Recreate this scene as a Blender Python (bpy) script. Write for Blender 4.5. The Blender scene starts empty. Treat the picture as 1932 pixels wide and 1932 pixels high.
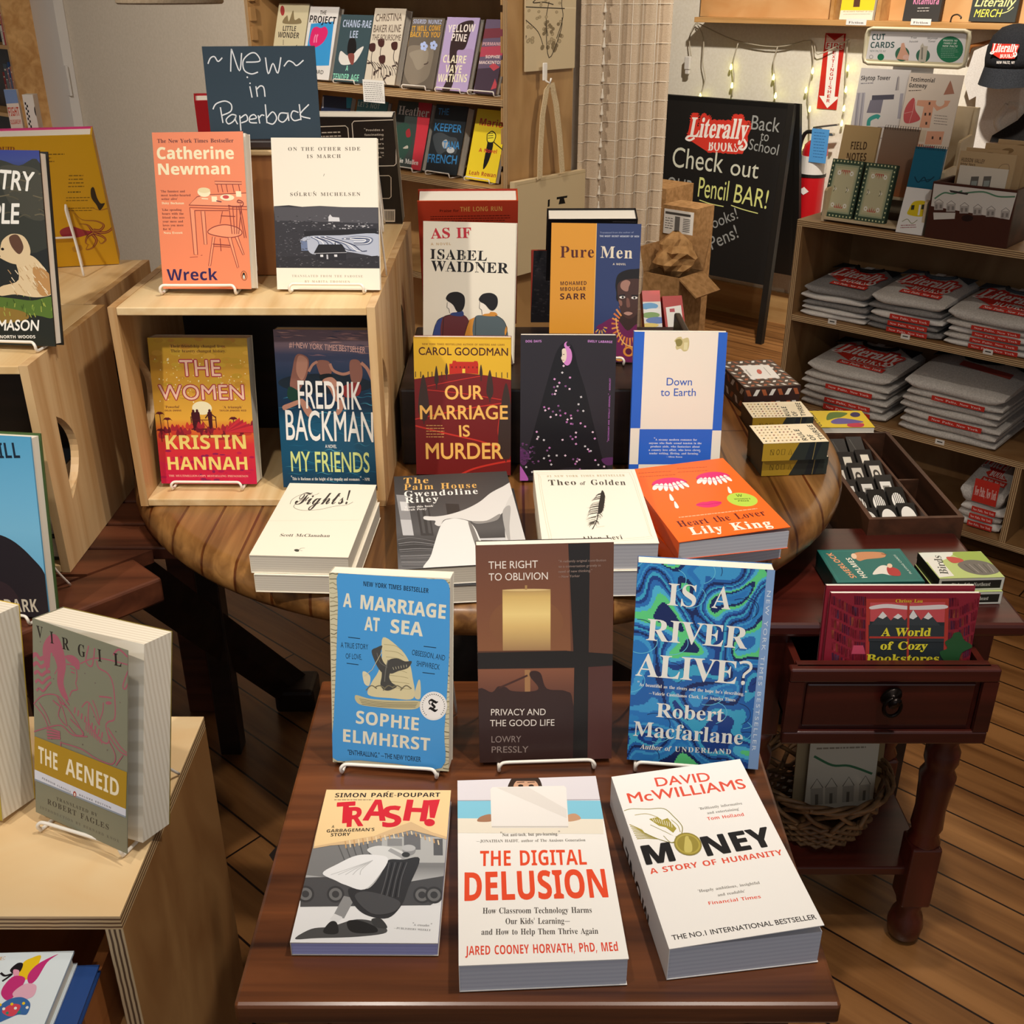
import bpy, bmesh, math, random
from mathutils import Vector, Matrix
from mathutils.geometry import tessellate_polygon
random.seed(7)
SC = bpy.context.scene
COL = SC.collection

# ---------------------------------------------------------------- camera, sky, lamps, exposure
FPX, CAMH = 2020.0, 1.5
PITCH = math.atan(996.0 / 2020.0)
cam = bpy.data.cameras.new('camera')
cam.sensor_fit = 'HORIZONTAL'; cam.sensor_width = 36.0
cam.lens = 36.0 * FPX / 1932.0
cam.clip_start = 0.02; cam.clip_end = 60
camo = bpy.data.objects.new('camera', cam); COL.objects.link(camo)
camo.location = (0, 0, CAMH)
camo.rotation_euler = (math.pi / 2 - PITCH, 0, 0)
SC.camera = camo
SC.view_settings.view_transform = 'Standard'
SC.view_settings.look = 'None'
SC.view_settings.gamma = 1.0
SC.view_settings.exposure = 0.0
SC.view_settings.use_curve_mapping = False
W = bpy.data.worlds.new('shop_ambient'); SC.world = W
W.use_nodes = True
W.node_tree.nodes['Background'].inputs[0].default_value = (1.0, 0.92, 0.83, 1)
W.node_tree.nodes['Background'].inputs[1].default_value = 0.20

def spot(name, loc, tgt, power, size=60, blend=.5, rad=.05, col=(1, .92, .82)):
 l = bpy.data.lights.new(name, 'SPOT'); l.energy = power; l.color = col
 l.spot_size = math.radians(size); l.spot_blend = blend; l.shadow_soft_size = rad
 o = bpy.data.objects.new(name, l); COL.objects.link(o); o.location = loc
 o.rotation_euler = (Vector(tgt) - Vector(loc)).to_track_quat('-Z', 'Y').to_euler()
 return o

spot('track_light', (.55, .72, 2.75), (.12, .9, .7), 74, 76, .7, .04)
spot('track_light', (-1.25, -.1, 2.6), (-.38, 1.55, .95), 96, 44, .7, .035)
spot('track_light', (.5, 1.1, 2.75), (.2, 1.7, .85), 66, 66, .7, .04)
spot('track_light', (-.35, .4, 2.75), (-.42, .95, .7), 40, 60, .7, .04)
spot('track_light', (-1.7, 2.0, 2.75), (-1.35, 3.9, 1.3), 200, 80, .8, .05)
spot('track_light', (-.6, 1.9, 2.75), (-.35, 3.9, 1.2), 95, 70, .8, .05)
spot('track_light', (.9, 3.0, 2.75), (1.7, 4.6, 1.3), 330, 90, .8, .05)
spot('track_light', (1.1, 1.3, 2.75), (1.35, 2.8, .6), 34, 80, .8, .05)
spot('track_light', (1.3, 2.3, 2.75), (.15, 3.6, 1.0), 70, 50, .8, .05)
win = bpy.data.lights.new('cool_fill', 'AREA'); win.energy = 9; win.shape = 'RECTANGLE'; win.size = 2.2; win.size_y = 1.4; win.color = (.72, .84, 1)  # unseen cool fill added behind the camera to blue the camera-facing page edges
fillo = bpy.data.objects.new('cool_fill', win); COL.objects.link(fillo); fillo.location = (.2, -1.35, 1.7); fillo.rotation_euler = (math.radians(82), 0, 0)

# ---------------------------------------------------------------- measuring helpers

def ray(x, y):
 up = (966.0 - y) / FPX
 c, s = math.cos(PITCH), math.sin(PITCH)
 return Vector(((x - 966.0) / FPX, c + s * up, -s + c * up))

EYE = Vector((0, 0, CAMH))

def at_z(x, y, z):
 r = ray(x, y); return EYE + r * ((z - CAMH) / r.z)

def at_y(x, y, Y):
 r = ray(x, y); return EYE + r * (Y / r.y)

def at_x(x, y, X):
 r = ray(x, y); return EYE + r * (X / r.x)

def at_pl(x, y, p, n):
 r = ray(x, y); return EYE + r * ((Vector(p) - EYE).dot(n) / r.dot(n))

def lin(h):
 if isinstance(h, str):
  h = h.lstrip('#'); v = [int(h[i:i + 2], 16) / 255 for i in (0, 2, 4)]
 else:
  v = h
 return tuple((c / 12.92 if c <= .04045 else ((c + .055) / 1.055) ** 2.4) for c in v) + (1.0,)

# ---------------------------------------------------------------- materials
MATS = {}

def mat(name, col, rough=.5, metal=0, emit=None, estr=0, trans=0, spec=None, coat=0):
 if name in MATS: return MATS[name]
 m = bpy.data.materials.new(name); m.use_nodes = True
 b = m.node_tree.nodes['Principled BSDF']
 b.inputs['Base Color'].default_value = lin(col)
 b.inputs['Roughness'].default_value = rough
 b.inputs['Metallic'].default_value = metal
 if spec is not None: b.inputs['Specular IOR Level'].default_value = spec
 if emit:
  b.inputs['Emission Color'].default_value = lin(emit); b.inputs['Emission Strength'].default_value = estr
 if trans: b.inputs['Transmission Weight'].default_value = trans
 if coat: b.inputs['Coat Weight'].default_value = coat; b.inputs['Coat Roughness'].default_value = .15
 MATS[name] = m
 return m

def wood(name, c1, c2, axis='X', scale=30, stretch=14, rough=.45, rotz=0, detail=4, contrast=(.35, .65), coat=0, rings=0, c3=None, plank=None):
 """grain noise stretched along an axis, plus slow colour drift; plank = (width, length, gap colour)"""
 if name in MATS: return MATS[name]
 m = bpy.data.materials.new(name); m.use_nodes = True
 nt = m.node_tree; N = nt.nodes; L = nt.links
 b = N['Principled BSDF']; b.inputs['Roughness'].default_value = rough
 if coat: b.inputs['Coat Weight'].default_value = coat; b.inputs['Coat Roughness'].default_value = .2
 tc = N.new('ShaderNodeTexCoord')
 rot = N.new('ShaderNodeMapping'); rot.inputs['Rotation'].default_value = (0, 0, rotz)
 L.new(tc.outputs['Object'], rot.inputs['Vector'])
 mp = N.new('ShaderNodeMapping')
 s = [scale] * 3; s['XYZ'.index(axis)] = scale / stretch
 mp.inputs['Scale'].default_value = s
 L.new(rot.outputs['Vector'], mp.inputs['Vector'])
 no = N.new('ShaderNodeTexNoise'); no.inputs['Scale'].default_value = 1; no.inputs['Detail'].default_value = detail
 no.inputs['Distortion'].default_value = .6 + rings
 L.new(mp.outputs['Vector'], no.inputs['Vector'])
 r = N.new('ShaderNodeValToRGB')
 r.color_ramp.elements[0].position = contrast[0]; r.color_ramp.elements[0].color = lin(c2)
 r.color_ramp.elements[1].position = contrast[1]; r.color_ramp.elements[1].color = lin(c1)
 L.new(no.outputs['Fac'], r.inputs['Fac'])
 n2 = N.new('ShaderNodeTexNoise'); n2.inputs['Scale'].default_value = .13; n2.inputs['Detail'].default_value = 2
 L.new(mp.outputs['Vector'], n2.inputs['Vector'])
 mx = N.new('ShaderNodeMix'); mx.data_type = 'RGBA'; mx.blend_type = 'MULTIPLY'
 mx.inputs['Factor'].default_value = .8
 r2 = N.new('ShaderNodeValToRGB')
 r2.color_ramp.elements[0].position = .3; r2.color_ramp.elements[0].color = (.62, .56, .50, 1) if not c3 else lin(c3)
 r2.color_ramp.elements[1].position = .6; r2.color_ramp.elements[1].color = (1, 1, 1, 1)
 L.new(n2.outputs['Fac'], r2.inputs['Fac'])
 L.new(r.outputs['Color'], mx.inputs['A']); L.new(r2.outputs['Color'], mx.inputs['B'])
 out = mx.outputs['Result']
 if plank:
  br = N.new('ShaderNodeTexBrick')
  br.inputs['Scale'].default_value = 1; br.inputs['Brick Width'].default_value = plank[1]
  br.inputs['Row Height'].default_value = plank[0]; br.inputs['Mortar Size'].default_value = .0022
  br.inputs['Mortar Smooth'].default_value = .1
  br.inputs['Color1'].default_value = (1, 1, 1, 1); br.inputs['Color2'].default_value = (.72, .68, .64, 1)
  br.inputs['Mortar'].default_value = lin(plank[2]); br.offset = .37
  L.new(rot.outputs['Vector'], br.inputs['Vector'])
  m2 = N.new('ShaderNodeMix'); m2.data_type = 'RGBA'; m2.blend_type = 'MULTIPLY'; m2.inputs['Factor'].default_value = 1
  L.new(out, m2.inputs['A']); L.new(br.outputs['Color'], m2.inputs['B']); out = m2.outputs['Result']
 L.new(out, b.inputs['Base Color'])
 bp = N.new('ShaderNodeBump'); bp.inputs['Strength'].default_value = .12; bp.inputs['Distance'].default_value = .002
 L.new(no.outputs['Fac'], bp.inputs['Height']); L.new(bp.outputs['Normal'], b.inputs['Normal'])
 MATS[name] = m
 return m

def stripes(name, c1, c2, axis='Z', period=.004, rough=.6, rotz=0):
 """thin layers along an axis: plywood edges and the page edges of books"""
 if name in MATS: return MATS[name]
 m = bpy.data.materials.new(name); m.use_nodes = True
 nt = m.node_tree; N = nt.nodes; L = nt.links
 b = N['Principled BSDF']; b.inputs['Roughness'].default_value = rough
 tc = N.new('ShaderNodeTexCoord'); mp = N.new('ShaderNodeMapping')
 mp.inputs['Rotation'].default_value = (0, 0, rotz)
 L.new(tc.outputs['Object'], mp.inputs['Vector'])
 w = N.new('ShaderNodeTexWave'); w.bands_direction = axis; w.inputs['Scale'].default_value = .314 / period
 w.inputs['Distortion'].default_value = .6; w.inputs['Detail'].default_value = 1
 L.new(mp.outputs['Vector'], w.inputs['Vector'])
 r = N.new('ShaderNodeValToRGB')
 r.color_ramp.elements[0].position = .25; r.color_ramp.elements[0].color = lin(c2)
 r.color_ramp.elements[1].position = .6; r.color_ramp.elements[1].color = lin(c1)
 L.new(w.outputs['Fac'], r.inputs['Fac']); L.new(r.outputs['Color'], b.inputs['Base Color'])
 MATS[name] = m
 return m

def fabric(name, col, col2, scale=300, rough=.9):
 if name in MATS: return MATS[name]
 m = bpy.data.materials.new(name); m.use_nodes = True
 nt = m.node_tree; N = nt.nodes; L = nt.links
 b = N['Principled BSDF']; b.inputs['Roughness'].default_value = rough
 b.inputs['Specular IOR Level'].default_value = .15
 tc = N.new('ShaderNodeTexCoord')
 n = N.new('ShaderNodeTexNoise'); n.inputs['Scale'].default_value = scale; n.inputs['Detail'].default_value = 3
 L.new(tc.outputs['Object'], n.inputs['Vector'])
 r = N.new('ShaderNodeValToRGB')
 r.color_ramp.elements[0].position = .35; r.color_ramp.elements[0].color = lin(col2)
 r.color_ramp.elements[1].position = .65; r.color_ramp.elements[1].color = lin(col)
 L.new(n.outputs['Fac'], r.inputs['Fac']); L.new(r.outputs['Color'], b.inputs['Base Color'])
 bp = N.new('ShaderNodeBump'); bp.inputs['Strength'].default_value = .15; bp.inputs['Distance'].default_value = .001
 L.new(n.outputs['Fac'], bp.inputs['Height']); L.new(bp.outputs['Normal'], b.inputs['Normal'])
 MATS[name] = m
 return m

def inkmat(name, rough, spec=.4):
 """printed surface: colour of each printed shape is stored on its faces"""
 if name in MATS: return MATS[name]
 m = bpy.data.materials.new(name); m.use_nodes = True
 nt = m.node_tree; b = nt.nodes['Principled BSDF']
 b.inputs['Roughness'].default_value = rough; b.inputs['Specular IOR Level'].default_value = spec
 a = nt.nodes.new('ShaderNodeAttribute'); a.attribute_name = 'ink'
 nt.links.new(a.outputs['Color'], b.inputs['Base Color'])
 MATS[name] = m
 return m

# ---------------------------------------------------------------- mesh builder
class MB:
 def __init__(s):
  s.v = []; s.f = []; s.m = []; s.c = []; s.smooth = []

 def add(s, vs, fs, mi=0, col=None, smooth=False):
  o = len(s.v); s.v += [Vector(p) for p in vs]
  for f in fs:
   s.f.append([i + o for i in f]); s.m.append(mi); s.smooth.append(smooth)
   s.c.append(col)
  return s

 def obox(s, o, ex, ey, ez, mi=0, col=None):
  """oriented box: corner o and three edge vectors"""
  o, ex, ey, ez = Vector(o), Vector(ex), Vector(ey), Vector(ez)
  if ex.cross(ey).dot(ez) < 0: ex, ey = ey, ex
  p = [o, o + ex, o + ex + ey, o + ey]; p += [q + ez for q in p]
  return s.add(p, [(3, 2, 1, 0), (4, 5, 6, 7), (0, 1, 5, 4), (1, 2, 6, 5), (2, 3, 7, 6), (3, 0, 4, 7)], mi, col)

 def box(s, x0, x1, y0, y1, z0, z1, mi=0, col=None):
  return s.obox((x0, y0, z0), (x1 - x0, 0, 0), (0, y1 - y0, 0), (0, 0, z1 - z0), mi, col)

 def rbox(s, o, ex, ey, ez, r=.003, mi=0, col=None, seg=2):
  """oriented box with rounded edges"""
  o, ex, ey, ez = Vector(o), Vector(ex), Vector(ey), Vector(ez)
  if ex.cross(ey).dot(ez) < 0: ex, ey = ey, ex
  bm = bmesh.new(); bmesh.ops.create_cube(bm, size=1)
  lx, ly, lz = ex.length, ey.length, ez.length
  for v in bm.verts: v.co = Vector(((v.co.x + .5) * lx, (v.co.y + .5) * ly, (v.co.z + .5) * lz))
  r = min(r, lx * .45, ly * .45, lz * .45)
  bmesh.ops.bevel(bm, geom=bm.edges[:], offset=r, segments=seg, affect='EDGES', profile=.5)
  ux, uy, uz = ex.normalized(), ey.normalized(), ez.normalized()
  bm.verts.index_update()
  s.add([o + ux * v.co.x + uy * v.co.y + uz * v.co.z for v in bm.verts], [[v.index for v in f.verts] for f in bm.faces], mi, col, False)
  bm.free(); return s

 def tube(s, pts, r, n=8, mi=0, col=None, cap=True, closed=False):
  pts = [Vector(p) for p in pts]; N = len(pts)
  rs = r if isinstance(r, (list, tuple)) else [r] * N
  t0 = (pts[1] - pts[0]).normalized()
  a = t0.orthogonal().normalized()
  vs = []
  for i in range(N):
   if closed: t = pts[(i + 1) % N] - pts[i - 1]
   else: t = pts[min(i + 1, N - 1)] - pts[max(i - 1, 0)]
   t.normalize()
   a = (a - t * a.dot(t))
   if a.length < 1e-6: a = t.orthogonal()
   a.normalize(); b = t.cross(a)
   for k in range(n):
    q = 2 * math.pi * k / n
    vs.append(pts[i] + (a * math.cos(q) + b * math.sin(q)) * rs[i])
  fs = []
  for i in range(N if closed else N - 1):
   j = (i + 1) % N
   for k in range(n):
    fs.append((i * n + k, i * n + (k + 1) % n, j * n + (k + 1) % n, j * n + k))
  s.add(vs, fs, mi, col, True)
  if cap and not closed:
   o = len(s.v) - len(vs)
   s.f.append([o + k for k in range(n)][::-1]); s.m.append(mi); s.c.append(col); s.smooth.append(False)
   s.f.append([o + (N - 1) * n + k for k in range(n)]); s.m.append(mi); s.c.append(col); s.smooth.append(False)
  return s

 def lathe(s, base, prof, n=24, mi=0, col=None, axis=(0, 0, 1), sx=1, sy=1, sm=True):
  ax = Vector(axis).normalized(); a = ax.orthogonal().normalized() if abs(ax.z) < .99 else Vector((1, 0, 0)); b = ax.cross(a)
  base = Vector(base); vs = []
  for r, h in prof:
   for k in range(n):
    q = 2 * math.pi * k / n
    vs.append(base + ax * h + (a * math.cos(q) * sx + b * math.sin(q) * sy) * r)
  fs = []
  for i in range(len(prof) - 1):
   for k in range(n):
    fs.append((i * n + k, i * n + (k + 1) % n, (i + 1) * n + (k + 1) % n, (i + 1) * n + k))
  fs.append(tuple(range(n))[::-1]); fs.append(tuple((len(prof) - 1) * n + k for k in range(n)))
  return s.add(vs, fs, mi, col, sm)

 def prism(s, loop, vec, holes=(), mi=0, mi_edge=None, col=None):
  """planar outline (with holes) pushed along vec"""
  loops = [[Vector(p) for p in loop]] + [[Vector(p) for p in h] for h in holes]
  tr = tessellate_polygon(loops); flat = [p for l in loops for p in l]; vec = Vector(vec)
  n = len(flat)
  s.add(flat + [p + vec for p in flat], [tuple(t) for t in tr] + [tuple(i + n for i in t[::-1]) for t in tr], mi, col)
  o = len(s.v) - 2 * n; k = 0
  for l in loops:
   m = len(l)
   for i in range(m):
    s.f.append([o + k + i, o + k + (i + 1) % m, o + n + k + (i + 1) % m, o + n + k + i])
    s.m.append(mi if mi_edge is None else mi_edge); s.c.append(col); s.smooth.append(False)
   k += m
  return s

 def sheet(s, grid, mi=0, col=None, thick=0, nrm=None, smooth=True):
  """grid[i][j] of points"""
  R, C = len(grid), len(grid[0])
  vs = [p for row in grid for p in row]
  fs = [(i * C + j, i * C + j + 1, (i + 1) * C + j + 1, (i + 1) * C + j) for i in range(R - 1) for j in range(C - 1)]
  s.add(vs, fs, mi, col, smooth)
  return s

 def build(s, name, mats, parent=None, recalc=True):
  if not isinstance(mats, (list, tuple)): mats = [mats]
  org = parent_world(parent) if parent else (sum(s.v, Vector()) / max(1, len(s.v)))
  if not parent:
   org = Vector((org.x, org.y, min(p.z for p in s.v)))
  me = bpy.data.meshes.new(name)
  me.from_pydata([p - org for p in s.v], [], s.f)
  for m in mats: me.materials.append(m)
  me.polygons.foreach_set('material_index', s.m)
  me.polygons.foreach_set('use_smooth', s.smooth)
  if any(c is not None for c in s.c):
   at = me.color_attributes.new('ink', 'FLOAT_COLOR', 'CORNER')
   buf = []
   for f, c in zip(s.f, s.c):
    if c is None: buf += [1, 1, 1, 1] * len(f)
    elif isinstance(c, str): buf += list(linc(c)) * len(f)
    else:
     for q in c: buf += list(linc(q))
   at.data.foreach_set('color', buf)
  me.update()
  if recalc:
   bm = bmesh.new(); bm.from_mesh(me)
   bmesh.ops.recalc_face_normals(bm, faces=bm.faces[:])
   bm.to_mesh(me); bm.free()
  o = bpy.data.objects.new(name, me); COL.objects.link(o)
  if parent: o.parent = parent
  else: o.location = org
  return o

_lc = {}

def linc(c):
 if not isinstance(c, str): return c
 if c not in _lc: _lc[c] = lin(c)
 return _lc[c]

def parent_world(p):
 v = Vector()
 while p is not None:
  v += p.location; p = p.parent
 return v

def tag(o, label, cat, group=None):
 o['label'] = label; o['category'] = cat
 if group: o['group'] = group
 return o

def thing(name, label, cat, loc, group=None):
 o = bpy.data.objects.new(name, None); COL.objects.link(o)
 o.empty_display_size = .05
 o.location = loc
 return tag(o, label, cat, group)

def struct(o):
 o['kind'] = 'structure'; return o

def X(v): return Vector((v, 0, 0))
def Y(v): return Vector((0, v, 0))
def Z(v): return Vector((0, 0, v))

# room frame: the back walls and their furniture are turned about 42 degrees from the display tables
E1 = Vector((.745, -.667, 0)).normalized(); E2 = Vector((.667, .745, 0)).normalized()
RZ = math.atan2(E1.y, E1.x)
GL={
 'B':{'A':'%+#[#_#[#d#e#g#k#p$A%4$F%4$z#r%$#g%-#d%-#_$H#_$H#d$R#f$V#h$X#k$W#r$O$+#~$+#v#s#u#l#w#h#z#f$)#d$)#_ $$$3$L$3$8$d',
'B':'%-#d#_#d#d#p#g#s#k#u#q#u$s#u$|#r%%#m%*#d%,#d%1$U%0$i%+$r%%$x${${$r${$i$y$b$s$X$l$S$Y$M$p$F$x$A$}$:%#$3%$$&%!#x$z#o$k#e$Z#` $:$O$M$Q$S$V$V$[$X$i$W$w$T%#$M%)$A%*$;%% $E#f$R#i$Y#o$^#|$]$4$X$?$R$D$H$H$:$H$:#n$=#h',
'C':'%4$P#[$=#^$/#c$!#l#s#y#k$.#g$=#g$R#l$e#s$r#}$~$-%*$8%0$G%3$U%3$x%+$~%-%%%4%+%4%+$`%%$`${$o$q$|$f%($]%,$M%-$C%)$;$~$4$s$/$[$.$=$3$$$<#q$J#h$]#f$i#j$s#o%)$!%.#z%!#m$r#c$b#^',
'D':'%=#e#_#e#d#q#g#u#o#u$t#t$~#r%&#m%*#c%,#c%1$W%/$k%+$~${%*$q%0$e%3$W%4$G%2$2%0$)%(#v$~#p$p#g$^#a$H#_ $F#f$O#g$W#j$^#o$d#u$k$-$m$H$k$d$d$w$W%%$F%*$@%)$<%&$:$w$:#p$=#h',
'E':'%-#c#_#c#d#m#e#r#i#u#o#v#v#u$|#s%$#p%)#d%,#d%1$|%1$|$d$w$d$q$v$m${$f%#$Y%($L%)$?%)$;%%$:$z$:$M$E$N$N$R$U$[$Y$l$_$l$_$%$Y$%$V$7$P$@$G$D$:$F$:#s$;#k$@#h$O#g$`#j$j#n$q#s$y#}%!$.%)$.$}#_',
'F':'$}#d#_#d#d#p#h#s#l#u#r#u$t#s%%#m%)#c%,#c%1$z%1$z$d$u$d$o$v$j$}$d%$$W%($H%)$>%($:%$$:$M$F$N$M$R$T$[$X$l$_$l$_$%$X$%$U$7$O$@$F$E$:$F$:#v$;#m$A#f$P#d$P#_',
'G':'%@$S#[$?#^$0#c$!#l#s#y#k$-#h$=#h$R#k$b#r$p#{$|$*%)$8%0$G%3$U%3$d%1$y%+$~%-%%%4%+%4%+$`%%$`${$o$p$}$g%($[%,$M%-$C%)$;$~$5$s$1$e$/$R$1$0$7#v$=#n$E#g$P#c$]#c$f#f$j#m$k$)$i$2$d$8$V$:$V$>%>$>%>$:%3$8%/$2%.#h$o#_',
'H':'%E#d#_#d#d#n#f#r#i#u#o#u#w#u${#s%$#p%(#d%,#d%1$L%1$L%,$?%)$;%!$:$N$k$N$i%#$e%)$X%,$X%1%@%1%@%,%6%*%2%&%/$v%/#q%4#h%@#d%@#_$X#_$X#d$e#g$j#n$k$E$:$E$;#n$?#g$L#d$L#_',
'I':'$Q#c#_#c#d#m#f#s#j#v#v#u$~#t%%#q%)#c%,#c%1$L%1$L%,$>%)$:$~$:#v$<#j$B#f$M#d$M#_',
'J':'$g$##J#t#L#i#Q#a#Y#^#e#_#k#b#q#h#u#o#u#w#r#z#k#z#d#v#X#x#S#~#R$)#S$-#W$/#]$/$z$+%&$$%*#w%,#w%1$b%1$b%,$U%)$P$}$O#r$K#`$E#V$<#P$1#L',
'K':'%A#d#_#d#d#n#f#s#i#u#o#v#w#u${#s%$#p%(#d%,#d%1$L%1$L%,$?%)$;%!$:$I$k$}$m%%$k%($e%+$Z%,$Z%1%:%1%:%,%+%)$v$z$T$X%4#k%;#f%D#d%D#_$W#_$W#d$e#e$h#h$h#l$?$C$:$>$:#o$?#g$L#d$L#_',
'L':'%(#d#_#d#d#n#f#r#i#u#o#u#w#u$|#s%$#p%)#d%,#d%1$N%1$N%,$?%)$<%%$:$|$:#w$;#m$>#i$H#g$X#h$f#l$m#q$t#x%!$1%($1$|#_',
'M':'%g#c#_#c#d#m#f#s#j#v#w#u$}#q%)#c%,#c%1$:%1$c$.%/%1%b%1%b%,%X%*%S%%%P$u%Q#p%R#j%U#g%b#d%b#_${#_${#d%,#g%.#k%0#p%0$|$Y#_$T#_$!$y$!#p$(#g$6#d$6#_',
'N':'%<$}#[$!$m$##o$(#g$5#d$5#_#d#_#d#d#o#f#s#i#v#w#v$x#k%)#d%,#d%1$2%1$y$6$y$}$w%%$t%)$g%,$g%1%8%1%8%,%+%)%&$}%&#[',
'O':'%F$Q#[$C#]$6#a$(#i#z#r#r#}#l$-#h$;#g$J#i$X#m$g#t$r#}$}$,%)$8%/$F%3$U%4$d%2$q%.$}%&%+$z%3$o%9$c%=$T%=$E%<$9%8$+%2#{%)#p${#h$n#a$a#] $R#c$b#g$m#s$t$+$v$G$s$d$l$y$a%)$Y%,$Q%-$B%)$7$y$1$e$/$G$1$+$8#s$D#g$K#d',
'P':'%$#d#_#d#d#n#f#r#i#u#o#u#w#u${#s%$#p%(#d%,#d%1$V%0$g%-$s%$${$w%!$i$|$Y$v$O$k$F$_$B$:$A$;#m$?#g$L#d$L#_ $:$H$F$H$O$K$T$O$Y$V$[$g$Y$v$U%!$M%($@%)$=%($:%$',
'Q':'%F$u#;$b#=$V#A$M#G$E#O$;#_$+#g#z#q#q#}#k$.#h$=#g$L#j$[#n$i#u$t$!$~$.%*$:%0$I%3$W%4$f%1$s%-%!%$%,$x%4$m%:$`%=$Q%=$C%;$4%6$%%.#v%!#k$v#e$g#_$p#Q$x#J%*#F%;#H%<#B%+#= $S#c$c#g$m#s$t$+$v$G$t$d$l$y$a%)$Y%,$Q%-$B%)$7$y$1$e$/$G$1$+$8#s$D#g$K#d',
'R':'%6#d#_#d#d#n#f#r#i#u#o#u#w#u${#s%$#p%(#d%,#d%1$W%0$j%,$w%$$|${%#$q%$$h%!$]$|$U$t$M$b$F%,#j%1#f%8#d%8#_$j#_$?$C$:$C$:#o$?#g$L#d$L#_ $:$I$G$J$O$L$W$P$]$X$_$f$^$u$X$~$Q%($C%)$=%($;%$$:$y',
'S':'$y#l#[#l$2#r$2#x#{$!#p$*#i$2#e$@#c$K#f$S#m$W#x$U$%$O$-$&$D#t$R#o$]#n$h#o$s#t$~$!%-$1%3$B%3$^%-$b%/$d%4$j%4$j$d$e$d$`$q$V$~$M%)$F%,$:%-$0%*$)%!$&$v$)$n$/$f$Z$O$c$I$j$A$n$8$p$+$n#{$j#p$^#d$M#^$6#[#x#c#t#a#q#[',
'T':'%&#{#_#{#d$,#g$/#k$1#q$2%*$#%(#t$~#k$r#h$c#b$c#b%1%!%1%!$c$z$c$v$r$r$z$l%#$_%)$R%*$R#p$T#j$W#g$f#d$f#_',
'U':'%<$M#Z$=#]$/#a$$#h#z#q#v#~#u$-#t$}#p%(#c%,#c%1$K%1$K%,$>%)$:$~$9$&$<#u$A#m$I#h$U#f$a#g$n#m$t#t$y$%$y${$x%$$t%($g%,$g%1%6%1%6%,%+%(%&$|%%$/$}#t$v#i$l#a$_#]',
'V':'%($C#Z#k$y#e%&#Z%,#Z%1$B%1$B%,$8%+$3%)$1$}$Q$.$n$}$l%($g%+$^%,$^%1%-%1%-%,%!%)$y$}$H#Z',
'W':'%`$6#[#g$}#c%)#Y%,#Y%1$9%1$9%,$2%+$.%($-$|$F$1$^$n$V%%$Q%*$H%,$H%1%,%1%,%,$}%*${%&$z%!%6$5%M$}%K%(%G%*%?%,%?%1%d%1%d%,%[%(%U$x%.#[%(#[$c$a$<#[',
'X':'%5#b#_#b#d#m#g#v#n$=$A#s$}#k%)#c%,#c%1$L%1$L%,$@%*$=%($<%#$R$Z$f$v$j%!$g%)$[%,$[%1%1%1%1%,%#%)$v$}$W$R%%#m%-#f%3#d%3#_$K#_$K#d$W#f$Z#i$Z#m$V#v$B$:$,#v$)#o$*#h$/#e$7#d$7#_',
'Y':'%(#}#_#}#d$-#g$2#m$3$9#j$}#d%(#Z%+#Z%1$A%1$A%+$5%*$2%&$2%!$N$G$i$s$l$|$k%&$f%*$[%+$[%1%,%1%,%+%#%($x$|$S$@$U#m$Y#g$f#d$f#_',
'Z':'%-#e#_#e#b$V%)$9%($)%##z$v#q$c#l$c#p%1$~%1$~%-$1#h$Q#h$f#m$o#s$t#y$z$&$~$4%&$4$~#_',
'a':'$k$O#[$I#]$D#_$A#d$?#i$0#`$!#[#q#^#h#g#e#m#e#v#h#~#l$&#|$1$?$<$?$N$=$U$9$Y$2$]$($[$!$W#~$T$($I$&$C$#$@#v$<#m$?#i$F#i$N#m$V#u$]$)$c$>$c$M$_$R$[$W$T$[$E$[#l$_#i$d#k$g#g$[#_ $0#i$8#l$?#r$?$6$1$0$-$-$($$$%#x$(#p$+#k',
'b':'$p#l#[#l$~#j%)#a%,#a%1$-%1$-$W$6$_$@$c$N$b$Y$]$c$Q$h$E$k$7$i$%$f#x$_#m$V#d$M#_$A#[$6#]$+#a#~#g#o#[ $:#c$C#f$H#l$K#y$M$3$K$C$H$N$C$U$:$W$1$S$-$L$-#o$1#f',
'c':'$[$2#[$)#]#|#`#n#m#f$!#e$7#k$J#w$X$+$b$>$c$J$`$R$Y$V$Q$U$G$O$A$E$A$A$D$?$H$>$V$<$Z$3$]$,$X$($Q$$$E$$$1$($!$/#r$:#k$G#l$T#u$X#q$P#h$G#a$=#]',
'd':'$s$-#[$!#^#v#b#o#i#i#s#f#~#e$/#f$>#i$H#s$Y#z$_$%$b$/$d$8$b$?$^$F$W$E%$$A%*$8%,$8%1$d%1$d#r$f#j$n#g$n#b$[#a$F#[$F#k$;#` $6#g$;#h$@#l$F#v$F$L$A$T$7$W$0$V$+$O$($D$%$4$&#|$*#q$/#j',
'e':'$^$1#[#}#_#p#j#h#y#e$2#h$E#q$U#~$`$2$d$B$a$N$W$U$I$X$5$%$5$&$)$+#x$1#p$;#l$C#l$H#n$T#y$X#u$P#j$G#b$=#^ $%$=$?$=$>$Q$<$W$9$[$1$]$*$W$&$L',
'f':'$C#c#_#c#d#j#e#m#h#o#s#o$V#d$V#d$a#o$a#p$z#t%%#|%-$(%1$2%3$=%3$F%1$M%,$R%#$Q$w$M$q$I$o$D$o$<$s$:${$>%*$<%-$6%-$2%+$/$|$/$a$@$a$@$V$/$V$0#m$4#f$?#d$?#_',
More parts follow.
